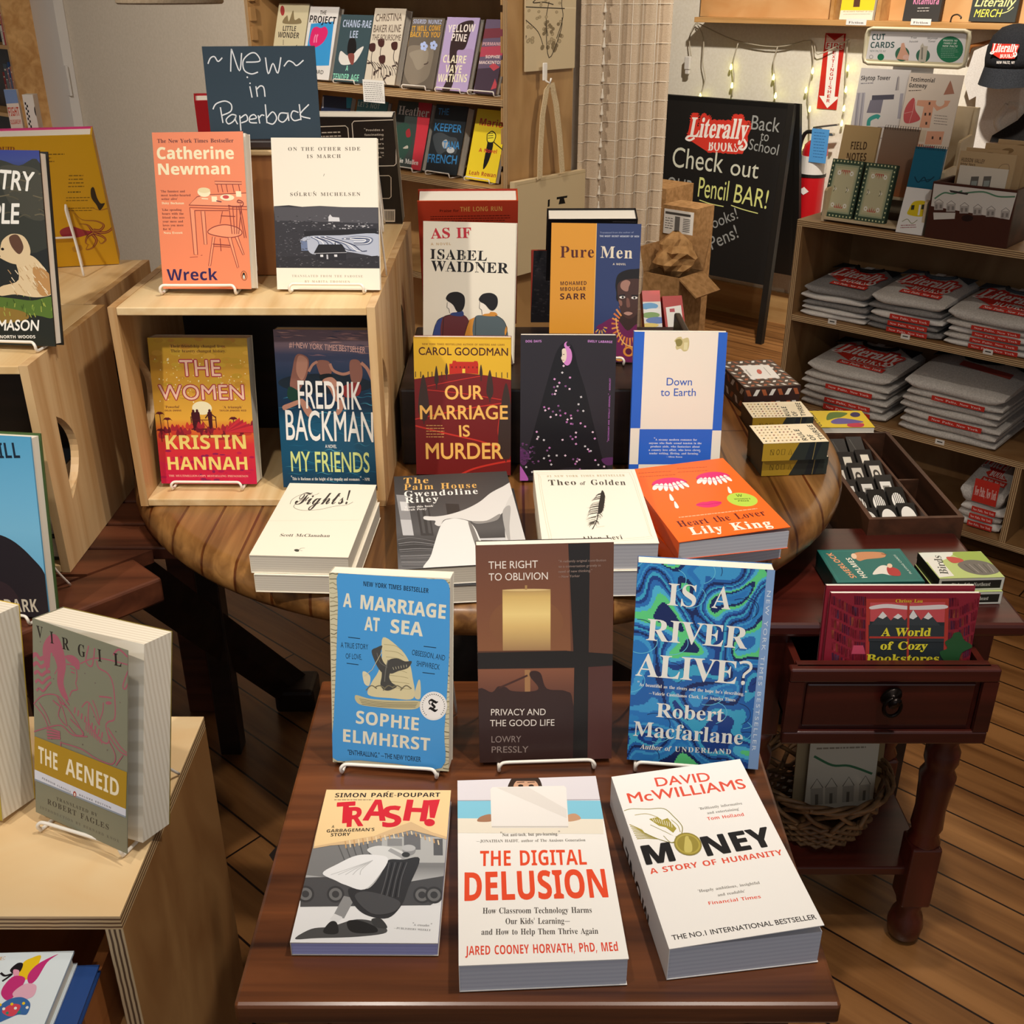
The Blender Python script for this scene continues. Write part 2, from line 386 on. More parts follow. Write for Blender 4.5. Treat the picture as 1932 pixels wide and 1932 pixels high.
'g':'$f$/#4#|#5#q#8#i#=#d#D#c#I#f#O#t#V#l#[#h#b#f#h#g#o#o#x#~$##s$)#j$3#f$?#g$M#k$S#q$Z#y$_$&$b$6$c$I$_$c$_$c$S$S$S$Y$J$Z$@$Y$6$S$-$L$&$C$#$(#}$!#y#}#t$!#q$&#n$H#m$Y#h$_#c$b#[$c#S$a#J$Z#A$P#:$A#5 $2$($7$)$<$.$>$5$?$B$>$O$<$W$7$[$2$]$,$Z$($V$$$B$($/$,$* $3#;$A#<$M#@$R#H$Q#O$M#R$F#S#|#T#u#L#u#G#w#C$##=',
'h':'$v#d#_#d#d#j#e#m#h#o#p#o%!#l%*#e%,#e%1$/%1$/$S$:$^$F$c$T$c$Z$`$a$Z$e$P$g$H$g#k$j#f$q#d$q#_$@#_$@#d$E#e$H#h$J#p$I$K$G$R$@$T$7$R$/$J$0#l$2#f$9#d$9#_',
'i':'$>#}$q#w$r#r$u#o$z#n%##o%*#r%/#w%2#}%3$&%2$,%/$/%*$0%#$/$z$,$u$&$r #d#_#d#d#j#e#m#h#o#p#n$T#l$Y#e$[#e$a$0$a$0#m$2#f$9#d$9#_',
'j':'$B$!$q#y$r#t$u#q$z#p%##q%*#t%/#y%2$!%3$)%2$.%/$1%*$2%#$1$z$.$u$)$r #j#4#`#5#V#9#P#@#M#H#N#N#Q#S#V#U#]#U#c#R#f#M#f#H#b#?#c#<#g#;#m#<#p#?#q#C#r$Q#o$Y#f$[#f$a$3$a$3#X$1#J$-#B$%#:#w#5',
'k':'$p#d#_#d#d#m#g#o#p#o%!#l%*#e%,#e%1$/%1$/$6$L$T$L$W$J$Y$A$[$A$a$l$a$l$[$b$Y$Z$U$F$B$l#h$q#e$u#d$u#_$B#_$B#d$I#e$J#j$4$/$/$+$0#l$2#f$9#d$9#_',
'l':'$?#d#_#d#d#j#e#m#h#o#p#o$~#l%*#e%,#e%1$0%1$0#m$2#f$9#d$9#_',
'm':'%N#d#_#d#d#j#e#m#h#o#p#n$S#l$Y#e$[#e$a$/$a$/$R$;$_$H$c$S$b$[$_$a$Y$d$Q$q$_$~$c%1$a%6$^%;$X%?$H%?#k%B#f%I#d%I#_$u#_$u#d$z#e$}#g%!#p$~$K$|$R$u$T$m$R$e$J$f#l$h#f$o#d$o#_$?#_$?#d$D#e$G#g$I#p$H$K$F$R$?$T$6$R$/$J$/#l$1#f$8#d$8#_',
'n':'$v#d#_#d#d#j#e#m#h#o#p#n$S#l$Y#e$[#e$a$/$a$/$S$7$]$D$c$T$c$^$^$c$X$f$L$h#j$j#f$q#d$q#_$@#_$@#d$E#e$H#h$J#p$I$K$G$R$@$T$7$R$/$J$0#l$2#f$9#d$9#_',
'o':'$i$6#[$!#`#q#j#h#z#e$1#h$E#q$U$!$`$5$d$G$`$V$U$`$E$c$1$`#y$V#j$G#_ $6#b$=#d$B#l$E$1$D$D$B$S$=$Z$6$^$.$[$)$T$&$G$%$1$&#w$)#k$.#d',
'p':'$s#d#4#d#9#j#:#m#>#o#J#o$Q#l$Y#e$[#e$a$.$a$.$R$5$[$@$c$M$c$X$_$`$Y$f$Q$l$>$l$$$e#m$Y#a$K#[$<#^$4#c$/#i$1#@$5#;$>#9$>#4 $>#g$D#i$J#o$M#z$O$.$N$B$K$M$G$T$?$V$6$S$/$J$/#t$5#j',
'q':'$q$7#4$7#9$A#;$E#?$F#h$;#_$0#[#~#^#s#e#j#q#f#}#e$1#h$A#l$K#r$T#y$[$%$a$2$d$=$c$F$`$P$W$a$d$d$d$d#B$g#;$n#9$n#4 $9#h$B#k$F#s$F$P$B$Y$9$[$0$Y$*$Q$&$D$%$2$&#}$*#q$0#j',
'r':'$Y#d#_#d#d#j#e#m#h#o#p#n$T#l$Y#e$[#e$a$/$a$/$O$7$Y$A$b$L$c$U$`$X$Z$Z$S$Y$M$U$H$O$F$I$F$@$P$;$Q$5$M$1$E$0#l$4#f$>#d$>#_',
's':'$Y$0#[#u#b#q#`#n#[#j#[#j$!#o$!#r#u#w#m#}#h$&#d$/#d$6#e$;#j$=#q$;#w$7#|#y$.#o$6#j$A#k$M#q$Y#|$b$/$d$C$_$F$a$H$d$L$d$L$E$H$E$A$S$6$[$)$[$$$X$!$T$!$N$%$I$G$5$M$.$P$%$O#r$J#g$?#_',
't':'$H$(#[#w#_#s#b#o#h#n#r#n$W#e$W#e$^#y$s$*%&$.%&$.$a$A$a$A$W$.$W$/#q$1#l$5#k$<#n$A#u$F#s$@#i$:#b$2#^',
'u':'$t$*#[#~#]#w#`#s#d#o#j#m#y#l$S#j$Y#b$[#b$a$.$a$.#s$1#l$8#j$A#l$H#s$G$S$D$Y$<$[$<$a$e$a$e#p$h#j$p#h$p#c$^#a$H#[$H#k$;#`$3#]',
'v':'$`$.#[#i$Q#d$Y#^$[#^$a$4$a$4$[$,$Z$*$U$:$($K$T$I$Z$@$[$@$a$_$a$_$[$X$X$S$P$3#[',
'w':'%*$(#[#d$T#`$Y#[$[#[$a$-$a$-$[$%$Y$$$T$5$)$B$J$=$X$:$[$5$[$5$a$e$a$e$[$_$Z$]$U$i$-$x$T$w$Y$o$[$o$a%.$a%.$[%)$Z%$$S$_#[$Z#[$F$>$-#[',
'x':'$d#`#_#`#c#h#g#o#m$($,#j$U#e$Y#`$[#`$a$6$a$6$[$/$Z$-$W$:$A$I$V$G$Z$?$[$?$a$a$a$a$]$[$Z$S$T$>$:$]#h$`#e$d#d$d#_$2#_$2#d$9#e$;#i$,$$#x#j#{#e$%#c$%#_',
'y':'$^#o#4#f#6#_#<#]#E#_#M#f#R#o#Q#u#L#v#B#z#A$&#K$-#^#h$R#c$Z#^$[#^$a$4$a$4$[$+$Z$*$U$;$&$J$T$I$Y$@$[$@$a$^$a$^$[$W$X$R$O$+#D#}#7',
'z':'$[#c#_#c#c$5$Y$#$Y#x$W#q$Q#l$D#g$D#h$a$U$a$U$Z$)#f$9#g$C#j$K#r$Q$!$V$!$S#_',
'1':'$u#s#_#s#j$+#j$/#l$1#p$1%$#~$q#u$l#p$l#k$o#h$u#g${#|%&$9%9$O%9$P#r$R#m$U#j$k#j$k#_',
 },
 'SB':{'A':'%3#_#_$6%8$[%8%3#_$n#_$d$$$.$$$##_ $6$?$[$?$I$~',
'B':'%/#q#_#q%8$T%7$f%3$q%.$w%)${$|$}$s$|$h$z$_$u$W$g$N$v$H$~$<%$$2%#$%$z#r$n#g$Z#` $4$Z$K$Z$W$^$[$b$^$h$^$n$[$s$W$w$O$z$4${ $4#x$N#y$Y#|$^$#$a$,$a$4$^$:$X$>$Q$A$4$B',
'C':'%($O#]$>#_$2#b$(#h#z#q#t#{#o$-#k$=#k$N#m$`#p$l#w$z#~%&$-%0$8%6$D%9$V%:$i%7$}%0$s$s$`${$R$|$C$y$9$q$3$h$/$Y$.$G$0$6$8$$$@#{$G#x$]#w$x#~$x#d$e#_',
'D':'%=#q#_#q%8$T%6$h%1$u%*$}$~%($t%-$i%0$[%1$L%0$;%,$,%%#|$|#u$q#l$Z#b$D#_ $4#x$H#y$Y#}$c$($k$7$n$L$k$a$c$p$U$x$J${$4${',
'E':'$u#q#_#q%8$i%8$i${$4${$4$Z$e$Z$e$A$4$A$4#x$i#x$i#_',
'F':'$s#q#_#q%8$i%8$i${$3${$3$U$e$U$e$<$3$<$3#_',
'G':'%:$R#]$B#^$1#c$!#m#w#w#q$&#l$:#k$K#l$^#q$n#x${$#%($1%1$=%6$N%9$a%:$p%8%*%1${$u$o$y$b$|$U$|$I$z$A$u$9$n$3$d$/$X$/$?$5$+$:$#$A#{$Q#v$h#x$h$:$L$:$L$T%*$T%*#e$l#_',
'H':'%B#q#_#q%8$4%8$4$Z$n$Z$n%8%0%8%0#_$n#_$n$A$4$A$4#_',
'I':'$Q#e#_#e#p#w#x#w$z#e%&#e%8$K%8$K%&$9$z$9#x$K#p$K#_',
'J':'$F#b#4#O#6#O#O#]#M#f#O#l#S#p#[#q%8$4%8$4#h$2#T$,#F$!#<#s#6',
'K':'%.#q#_#q%8$4%8$4$Q$h%8%-%8$V$S%.#_$g#_$@$@$4$6$4#_',
'L':'$v#q#_#q%8$4%8$4#x$o#x$o#_',
'M':'%g#q#_#q%8$?%8$b$$%*%8%T%8%T#_%7#_%9$u$o#_$R#_$/$u$0#_',
'N':'%L#q#_#q%8$<%8${$&$z%8%:%8%:#_$o#_$/$q$0#_',
'O':'%H$S#]$E#^$8#a$-#f#}#o#v#x#p$*#l$:#k$K#l$^#p$n#v${#}%($-%1$8%6$E%9$S%:$c%9$p%6${%1%*%(%1${%8$m%;$^%=$K%;$9%8$*%1#x%*#o${#f$p#a$c#^ $S#w$c#y$i#|$o$$$v$4$y$K$v$c$o$r$e$y$S$}$C$y$9$r$2$c$/$K$2$4$9$$$E#y',
'P':'%&#q#_#q%8$L%8$[%5$e%1$q%($x$t$y$a$s$M$j$B$[$:$K$7$4$6$4#_ $4$O$I$P$Q$S$U$W$Y$_$Y$i$W$r$T$v$I$z$4${',
'Q':'%H$q#<$U#]$;#`$/#e$$#k#v#x#o$-#l$=#k$O#m$a#q$p#x$}$!%*$/%2$;%7$H%9$[%:$j%8$v%4%#%.%,%%%3$x%9$j%<$Y%=$K%<$<%8$+%3#z%+#p$~#h$u#c%<#< $S#w$c#y$i#|$o$$$v$4$y$K$v$c$o$r$e$y$S$}$C$y$9$r$2$c$/$K$2$4$9$$$E#y',
'R':'%-#q#_#q%8$M%7$]%4$i%/$p%)$v$|$y$p$y$b$v$X$q$O$i$H$_$B%-#_$g#_$D$:$4$:$4#_ $4$S$I$T$T$Y$X$_$Z$f$Y$n$V$t$Q$w$J$z$4${',
'S':'$s$5#]#{#_#h#f#h$%$&#x$;#v$B#x$G#{$K$!$L$)$K$0$G$5$!$H#s$S#k$b#k$v#q%)#~%4$4%9$M%9$j%0$`$t$J${$8$|$2$z$.$u$,$p$,$j$1$c$T$O$c$D$j$5$j#~$c#o$W#e$H#_',
'T':'$y$.#_$.$z#c$z#c%8$u%8$u$z$M$z$M#_',
'U':'%@$O#]$=#_$+#e#}#n#t#}#p$2#p%8$3%8$3$;$4$.$7$%$<#|$E#x$O#w$Z#x$b#{$h$$$l$/$m%8%/%8%/$3%,#}%##o$s#e$b#_',
'V':'%+$4#_#_%8#~%8$>$;$D#z$L$=$h%8%+%8$U#_',
'W':'%l$(#_#_%8#}%8$5$>$:#{$A$B$V%8$t%8%.$?%3#{%:$D%M%8%l%8%F#_%##_$l$P$e$q$_$P$J#_',
'X':'%.#_#_$3$M#b%8$(%8$G$`$f%8%+%8$Y$L%.#_$h#_$E$9$##_',
'Y':'%%$3#_$3$:#_%8$#%8$B$X$a%8%%%8$Q$;$Q#_',
'Z':'$y#d#_#d#s$M${#f${#f%8$r%8$r%#$,#x$t#x$t#_',
'a':'$~$.#]#x#a#m#j#h#z#j$1#p$;#}$B$1$F$P$H$O$R$J$Z$A$^$3$]#|$U#r$j$%$q$6$t$G$t$V$q$a$l$f$g$m$X$o$L$o#_$Y#_$R#n$I#e$B#` $9#s$D#u$L#|$O$($P$6$8$4$2$2$-$.$*$%$,#y$0#u',
'b':'%($O#]$?#`$1#k$/#k$*#_#o#_#o%A$1%A$0$d$9$m$A$q$J$t$V$t$b$p$i$l$q$c$u$Z$y$K$z$:$y$)$u#w$o#k$f#c$[#_ $G#u$O#x$U#~$Y$,$[$;$Y$I$U$S$O$Y$F$[$<$Y$6$T$2$I$1$:$2$*$6#}$<#x',
'c':'$l$?#]$0#^$&#b#x#h#q#p#m#y#j$(#h$5#i$F#o$Z#v$e#|$k$3$s$M$s$e$m$[$T$E$[$;$Z$5$W$1$S$,$H$+$:$,$-$2#|$=#v$O#w$b$!$b#e$R#_',
'd':'%($6#]$*#_#|#c#t#k#m#w#i$)#h$:#i$K#m$Y#r$c#z$l$($r$0$t$<$t$F$q$N$m$W$d$U$v$U%A$t%A$t#_$]#_$V#m$U#m$O#f$H#a$@#^ $@#u$K#w$R#|$V$+$W$:$U$J$Q$T$K$Y$@$[$7$Y$0$R$,$H$*$9$,$+$0#}$7#w',
'e':'${$D#]$.#`#z#i#n#x#i$0#j$K#q$^#x$g$!$l$-$q$9$t$N$s$`$k$g$e$l$]$r$I$r$3$*$3$,$)$0#}$6#w$<#u$F#s$S#t$l#|$l#e$Z#_ $+$F$U$F$S$Q$O$X$J$]$@$_$7$]$1$W$-$O',
'f':'$Q#t#_#t$Z#c$Z#c$j#t$r#t%$#v%0#{%8$%%=$0%A$>%B$M%A$Z%=$R%($G%*$>%*$9%&$6$}$6$r$P$r$P$Z$6$Z$6#_',
'g':'%($<#.$##/#o#4#o#L#}#G$2#D$A#D$K#F$Q#L$S#R$V#m$J#b$:#]$)#_#~#b#w#g#n#t#i$)#h$B#l$U#p$`#w$j#~$o$*$r$6$t$C$r$N$m$V$d$Y$r$t$r$t#Z$p#I$h#<$^#5$P#0 $@#u$L#w$R#|$V$*$W$:$U$I$Q$S$J$Y$@$[$7$Y$0$R$,$H$+$9$,$+$0#}$7#w',
'h':'%,#o#_#o%A$1%A$/$d$>$p$I$s$T$t$_$r$i$o$p$i$v$`$y$N$y#_$Z#_$Y$N$V$U$R$X$I$[$@$Z$:$W$6$R$3$K$1$:$1#_',
'i':'$@#~%##w%$#q%(#n%,#n%2#o%:#q%=#w%@#~%A$)%@$/%=$1%9$2%2$1%,$.%($)%$ #o#_#o$r$1$r$1#_',
'j':'$@#~%##w%$#q%(#n%,#n%2#o%:#q%=#w%@#~%A$)%@$/%=$1%9$2%2$1%,$.%($)%$ #f#.#Q#0#Q#H#e#F#k#J#n#O#o$r$1$r$1#R$/#G$+#<$!#4#t#/',
'k':'%$#o#_#o%A$1%A$1$U$/$?$[$r$~$r$R$A%$#_$^#_$>$0$1$$$1#_',
'l':'$@#o#_#o%A$1%A$1#_',
'm':'%o#o#_#o$r$*$r$.$d$/$d$6$l$@$q$L$t$Y$s$h$o$r$d$t$d$z$k%%$p%3$t%?$t%P$o%Y$e%^$Z%`$N%`#_%A#_%@$N%>$S%9$X%0$[%)$Z%!$W${$S$x$J$v$=$v#_$W#_$V$N$T$S$P$X$G$[$?$Z$9$W$5$R$3$K$1$:$1#_',
'n':'%,#o#_#o$r$*$r$.$d$;$o$L$t$`$r$o$j$v$`$y$Q$y#_$Z#_$Z$L$W$S$T$X$I$[$@$Z$:$W$6$R$3$K$1$:$1#_',
'o':'%$$A#]$,#a#~#f#w#l#p#u#l#~#i$/#h$:#l$R#p$]#v$e#~$l$+$p$B$t$W$p$b$k$i$e$p$[$t$R$w$F$x$:$t#~$p#t$i#l$a#e$W#a $A#u$L#w$S#~$W$,$X$:$W$H$S$S$L$Y$A$[$7$Y$0$S$,$H$+$:$,$,$0#~$7#w',
'p':'%(#o#.#o$r$+$r$/$d$;$n$E$s$S$t$b$p$k$j$q$c$x$O$z$1$w#~$t#t$h#e$^#`$U#]$A#_$/#k$1#^$1#. $G#u$P#x$V#~$Z$,$[$;$Z$I$V$S$O$Y$F$[$<$Y$6$T$2$I$1$:$2$*$6#}$<#x',
'q':'%($U#.$V#m$M#d$D#_$9#]$-#^#~#b#v#i#o#s#k#}#i$-#h$>#l$V#v$h$!$o$*$r$8$t$D$r$O$l$V$d$Y$r$t$r$t#. $@#u$K#v$R#|$V$+$W$:$U$J$Q$T$K$Y$@$[$7$Y$0$R$,$H$+$9$,$+$0#}$7#w',
'r':'$_#o#_#o$r$)$r$.$_$/$_$7$j$C$q$M$t$Z$s$X$V$M$W$@$T$8$O$3$G$1$=$1#_',
's':'$h$1#]#y#^#h#c#h#|#{#v$2#s$=#u$A#x$B#|$A$$$=$)#z$8#o$@#i$M#i$_#p$j$!$q$9$t$P$q$_$k$U$U$C$[$7$^$,$Z$*$T$/$N$N$@$Y$8$`$+$_#u$Y#k$O#c$B#_',
't':'$Z$8#]$$#a#{#f#v#k#r#}#r$Z#d$Z#d$h#t$r#}%-$4%-$4$r$S$r$S$Z$4$Z$4$$$6#z$=#v$G#u$T#x$T#b$G#^',
'u':'%,$9#]$.#^$!#b#v#j#q#s#n$%#n$r$0$r$1$($3#}$7#x$B#u$J#v$P#y$U#~$W$)$Z$:$Z$r$y$r$y#_$b#_$^#m$[#m$V#g$N#a$E#^',
'v':'$w$-#_#_$r#~$r$8$0$<#x$@$0$V$r$w$r$L#_',
'w':'%T$##_#a$r$!$r$1$<$6#x$;$;$I$r$k$r$y$9$}#x%&$=%5$r%R$r%3#_$n#_$Y$Z$D#_',
'x':'$x#`#_$)$;#b$r$($r$=$N$S$r$v$r$Q$;$w#_$T#_$=$)$%#_',
'y':'$w#u#.#f#/#f#G#u#F#~#I$*#R$/#`#_$r$#$r$:$0$<#|$A$2$U$r$w$r$B#E$;#;$1#4$%#/',
'z':'$f#d#_#d#q$;$Z#g$Z#g$r$^$r$^$^$,#v$`#v$`#_',
 },
 'SC':{'F':'%<$I$7$@$8$8$=$5$E$4$O$7$Y$>$d$R$u$g$~$y%%%,%$%O$z%c$~%b$z%Z$t%Q$n%J$l%=$n$~$w$q$y$c$w$U$q$F$e$=$X$:$K$=$A$B$>$I$?$O$B$V$I$`$Z$b$n$c$p$h$o$l$i$n$`$m$U$h$I$`$?$T$9 $:#^$(#`#w#g#s#m#q#s#r#y#u$##{$)$&$*$/$)$5$$$7#{$5#v$&#q$##n$$#j$*#f$1#d$;#c$J#h$Y#v$g$2$X$.$G$#$E$#$E$&$U$2$i$8$q$I$~$[%0$i%5$l%8$k%9$j%1$U%,$<%4$=%:$J%@$O%H$O%K$J%F$@%:$8%6$%%($!%1$7%*$7${#|$k#k$T#a %:$=%C$D%E$K%B$K%?$I',
'g':'$n$b#r$T#g$B#_$+#;#~#0#t#(#i###^#!#T#$#M#+#L#0#L#6#O#>#U#E#m#S$)#^$.#f$!#_#t#^#j#a#d#j#c#t#g$!#o$.#|$9$-$?$:$A$D$?$H$9$L$@$f$B$G#g$S#m$^#v #z#c$!#d$)#h$6#v$B$1$C$7$B$;$>$;$8$8$$#}#v#h#v#d #`#(#f#*#m#1$%#U#l#K#^#>#Y#7#X#/#[#*',
'h':'$v$k#r$[#d$Q#_$G#^$?#d$=#l$>#w$D$$$U$8$U$:$R$:$G$4$;$)#}#_#c#^#}$3#p$$#l$)#z$7$($D$E$w$_$z$4$*$J$=$T$A$]$@$b$=$d$8$e$,$b$#$Q#l$P#f$Q#e$U#h$g#v',
'i':'$H$:$L$2$O$0$S$0$X$6$_$@$`$F$[$F$T$B$N $=#r$1#f$(#`#z#^#p#_#k#d#j#m#x$/#n$$#j$)$!$?$?$A$!#g$##e$*#h$9#v',
's':'$J$A#t$.#d#|#^#p#^#i#_#c#d#`#j#b#r#j#u#o#s#r#n#p#i#m#f#i#f#k#d#r#d#x#i#~#{$!$6#n$$#j$)$,$G$0$E$-$;$5$.$8$#$7#v$3#p$=#x',
't':'$]#j$)$$$C$C$u$^$v$N$[$]$[$Z$U$J$U$!#j$!#e$(#f$<#v$@#r$>#p$2#f$(#`#{#^#r#_#l#e#k#n#n#y#x$/#m$$',
 },
 'FR':{'T':'%($Y#Y$L#_#x#z#p#z#i#u#c#z#r$0#|$6$)$7$6$0$=$/$E$0$J$5$G$;$0$O$,$Y$-$`$0$g$E$x$5%$$)%(#}%(#v%$#q$z#p$s#s$h#~$Z#x$T#n$_#h$l#g$z#l%*#y%5$,%=$6%?$?%=$x$}%!$~%)%$%-$z$n$f$d$h$M$t$C$j$C$e$F$`$`$J$d$D$e$?$c$5$^$/$S$*$F$&$Z#w$d#t$q#t$|#|%$#v$l#c$a#]',
 },
 'P':{'.':'$9#z#[#q#`#n#j#q#t#z#w$&#t$*#j$&#`',
',':'$9#g#D#q#v$(#v$*#t$%#i#t#D',
"'":'$0#p$`#l%8$!%8#{$`',
'!':'$9#t$+#o%8$)%8$#$+ #z#[#t#]#q#`#n#j#q#t#z#w$&#t$*#j$&#`',
'?':'$Z#{$+#|$9$!$D$*$M$A$e$D$m$D$x$B$}$=%%$1%*#z%)#h$~#a%0#p%6#~%9$0%:$>%8$I%2$R%&$U$u$T$g$L$X$1$>$.$7$-$+ $&#[#}#]#z#`#w#j#z#t$&#w$0#t$3#j$0#`',
'-':'$D#g$1#g$A$<$A$<$1',
':':'$9#z$V#q$Z#n$e#q$o#z$s$&$o$*$e$&$Z #z#[#q#`#n#j#q#t#z#w$&#t$*#j$&#`',
'&':'%;$;#]$(#`#z#d#t#i#l#v#j$+#l$6#q$@#z$I$-$S#}$c#y$l#w$y#{%*$#%0$-%6$6%9$C%:$Q%7$Z%2$b%($d$y$c$o$^$e$S$Y$F$P$n$+$v$8$|$K%2$K%)$1$z#|%;#_%!#_$n#p$b#g$U#a$H#^ $;$[$K$g$Q$r$Q$y$O%#$K%($E%+$<%+$5%)$0%$$-${$/$m $<#m$O#p$b#{$7$H$,$@$#$8#}$0#|$&$!#z$)#r$0#n',
'#':'%*#v#_#}$-#d$-#d$;$#$;$*$[#k$[#k$i$-$i$5%8$C%8$;$i$X$i$a%8$o%8$g$i%$$i%$$[$e$[$^$;$z$;$z$-$[$-$S#_$D#_$M$-$0$-$(#_ $2$;$O$;$U$[$9$[',
'/':'$N#a#_$;%8$L%8#r#_',
'—':'$}#r#_#r%8$j%8$j#_ #|#i$`#i$`%.#|%.',
 },
}
# ---------------------------------------------------------------- lettering and printed artwork
AL = '!#$%&()*+,-./0123456789:;<=>?@ABCDEFGHIJKLMNOPQRSTUVWXYZ[]^_`abcdefghijklmnopqrstuvwxyz{|}~'
AI = {c: i for i, c in enumerate(AL)}

def _dec(s): return (AI[s[0]] * 91 + AI[s[1]] - 150) / 300.0

_gc = {}
_advc = {}

def _mesh2d(cu):
 o = bpy.data.objects.new('t', cu); COL.objects.link(o)
 bpy.context.view_layer.update()
 me = bpy.data.meshes.new_from_object(o.evaluated_get(bpy.context.evaluated_depsgraph_get()))
 vs = [(v.co.x, v.co.y) for v in me.vertices]; fs = [tuple(p.vertices) for p in me.polygons]
 bpy.data.objects.remove(o); bpy.data.meshes.remove(me); bpy.data.curves.remove(cu)
 return vs, fs

def glyph(font, ch, off):
 k = (font, ch, off)
 if k in _gc: return _gc[k]
 src = GL.get(font, {}).get(ch)
 if src is None and font != 'G' and ch in GL['P']: src = GL['P'][ch]
 if ch == '—':
  z = 1.45 if font == 'G' else 1; r = ([(.03 * z, .16 * z), (.56 * z, .16 * z), (.56 * z, .195 * z), (.03 * z, .195 * z)], [(0, 1, 2, 3)], .6 * z)
 elif ch == ' ': r = ([], [], .27)
 elif src is not None:
  cu = bpy.data.curves.new('g', 'CURVE'); cu.dimensions = '2D'; cu.fill_mode = 'BOTH'; cu.offset = off
  for pol in src[2:].split(' '):
   if not pol: continue
   p = [(_dec(pol[i:i + 2]), _dec(pol[i + 2:i + 4])) for i in range(0, len(pol), 4)]
   sp = cu.splines.new('POLY'); sp.points.add(len(p) - 1)
   for q, (x, y) in zip(sp.points, p): q.co = (x, y, 0, 1)
   sp.use_cyclic_u = True
  vs, fs = _mesh2d(cu); r = (vs, fs, _dec(src[:2]))
 else:
  cu = bpy.data.curves.new('g', 'FONT'); cu.body = ch; cu.offset = off; cu.resolution_u = 4
  vs, fs = _mesh2d(cu)
  if ch not in _advc:
   w = []
   for s in ('I' + ch + 'I', 'II'):
    c2 = bpy.data.curves.new('g', 'FONT'); c2.body = s; c2.resolution_u = 1
    v2, _ = _mesh2d(c2); xs = [a for a, b in v2]; w.append(max(xs) - min(xs))
   _advc[ch] = w[0] - w[1]
  r = (vs, fs, _advc[ch])
 _gc[k] = r
 return r

CAPH = {'B': .457, 'I': .457, 'SB': .48, 'SC': .42, 'BI': .457, 'GI': .682, 'FR': .5, 'G': .682}

def layout(s, font, off=0, track=0):
 """letters in a row; fonts ending in I lean. Returns points, faces and width"""
 vs, fs, x = [], [], 0
 sl = 0
 if font in ('I', 'GI', 'BI'): sl = .22; font = 'G' if font == 'GI' else 'B'
 for ch in s:
  gv, gf, a = glyph(font, ch, 0)
  o = len(vs)
  vs += [(p[0] + x + sl * p[1], p[1]) for p in gv]; fs += [tuple(i + o for i in f) for f in gf]
  x += a + track
 return vs, fs, x - track

def heavier(off, n=8):
 return [(off * math.cos(k * 2 * math.pi / n), off * math.sin(k * 2 * math.pi / n)) for k in range(n)] if off > 0 else [(0, 0)]

def homog(src, dst):
 A = []; B = []
 for (x, y), (u, v) in zip(src, dst):
  A.append([x, y, 1, 0, 0, 0, -u * x, -u * y]); B.append(u)
  A.append([0, 0, 0, x, y, 1, -v * x, -v * y]); B.append(v)
 n = 8
 M = [r[:] + [b] for r, b in zip(A, B)]
 for i in range(n):
  p = max(range(i, n), key=lambda k: abs(M[k][i])); M[i], M[p] = M[p], M[i]
  d = M[i][i]; M[i] = [a / d for a in M[i]]
  for k in range(n):
   if k != i and M[k][i]:
    q = M[k][i]; M[k] = [a - q * b for a, b in zip(M[k], M[i])]
 h = [M[i][n] for i in range(n)]
 return lambda x, y: ((h[0] * x + h[1] * y + h[2]) / (h[6] * x + h[7] * y + 1), (h[3] * x + h[4] * y + h[5]) / (h[6] * x + h[7] * y + 1))

def clip_tri(poly, W, H):
 for ax, lim, sg in ((0, 0, 1), (0, W, -1), (1, 0, 1), (1, H, -1)):
  out = []
  for i in range(len(poly)):
   a, b = poly[i - 1], poly[i]
   da, db = (a[ax] - lim) * sg, (b[ax] - lim) * sg
   if (da >= 0) != (db >= 0):
    t = da / (da - db); out.append((a[0] + t * (b[0] - a[0]), a[1] + t * (b[1] - a[1])))
   if db >= 0: out.append(b)
  poly = out
  if len(poly) < 3: return []
 return poly

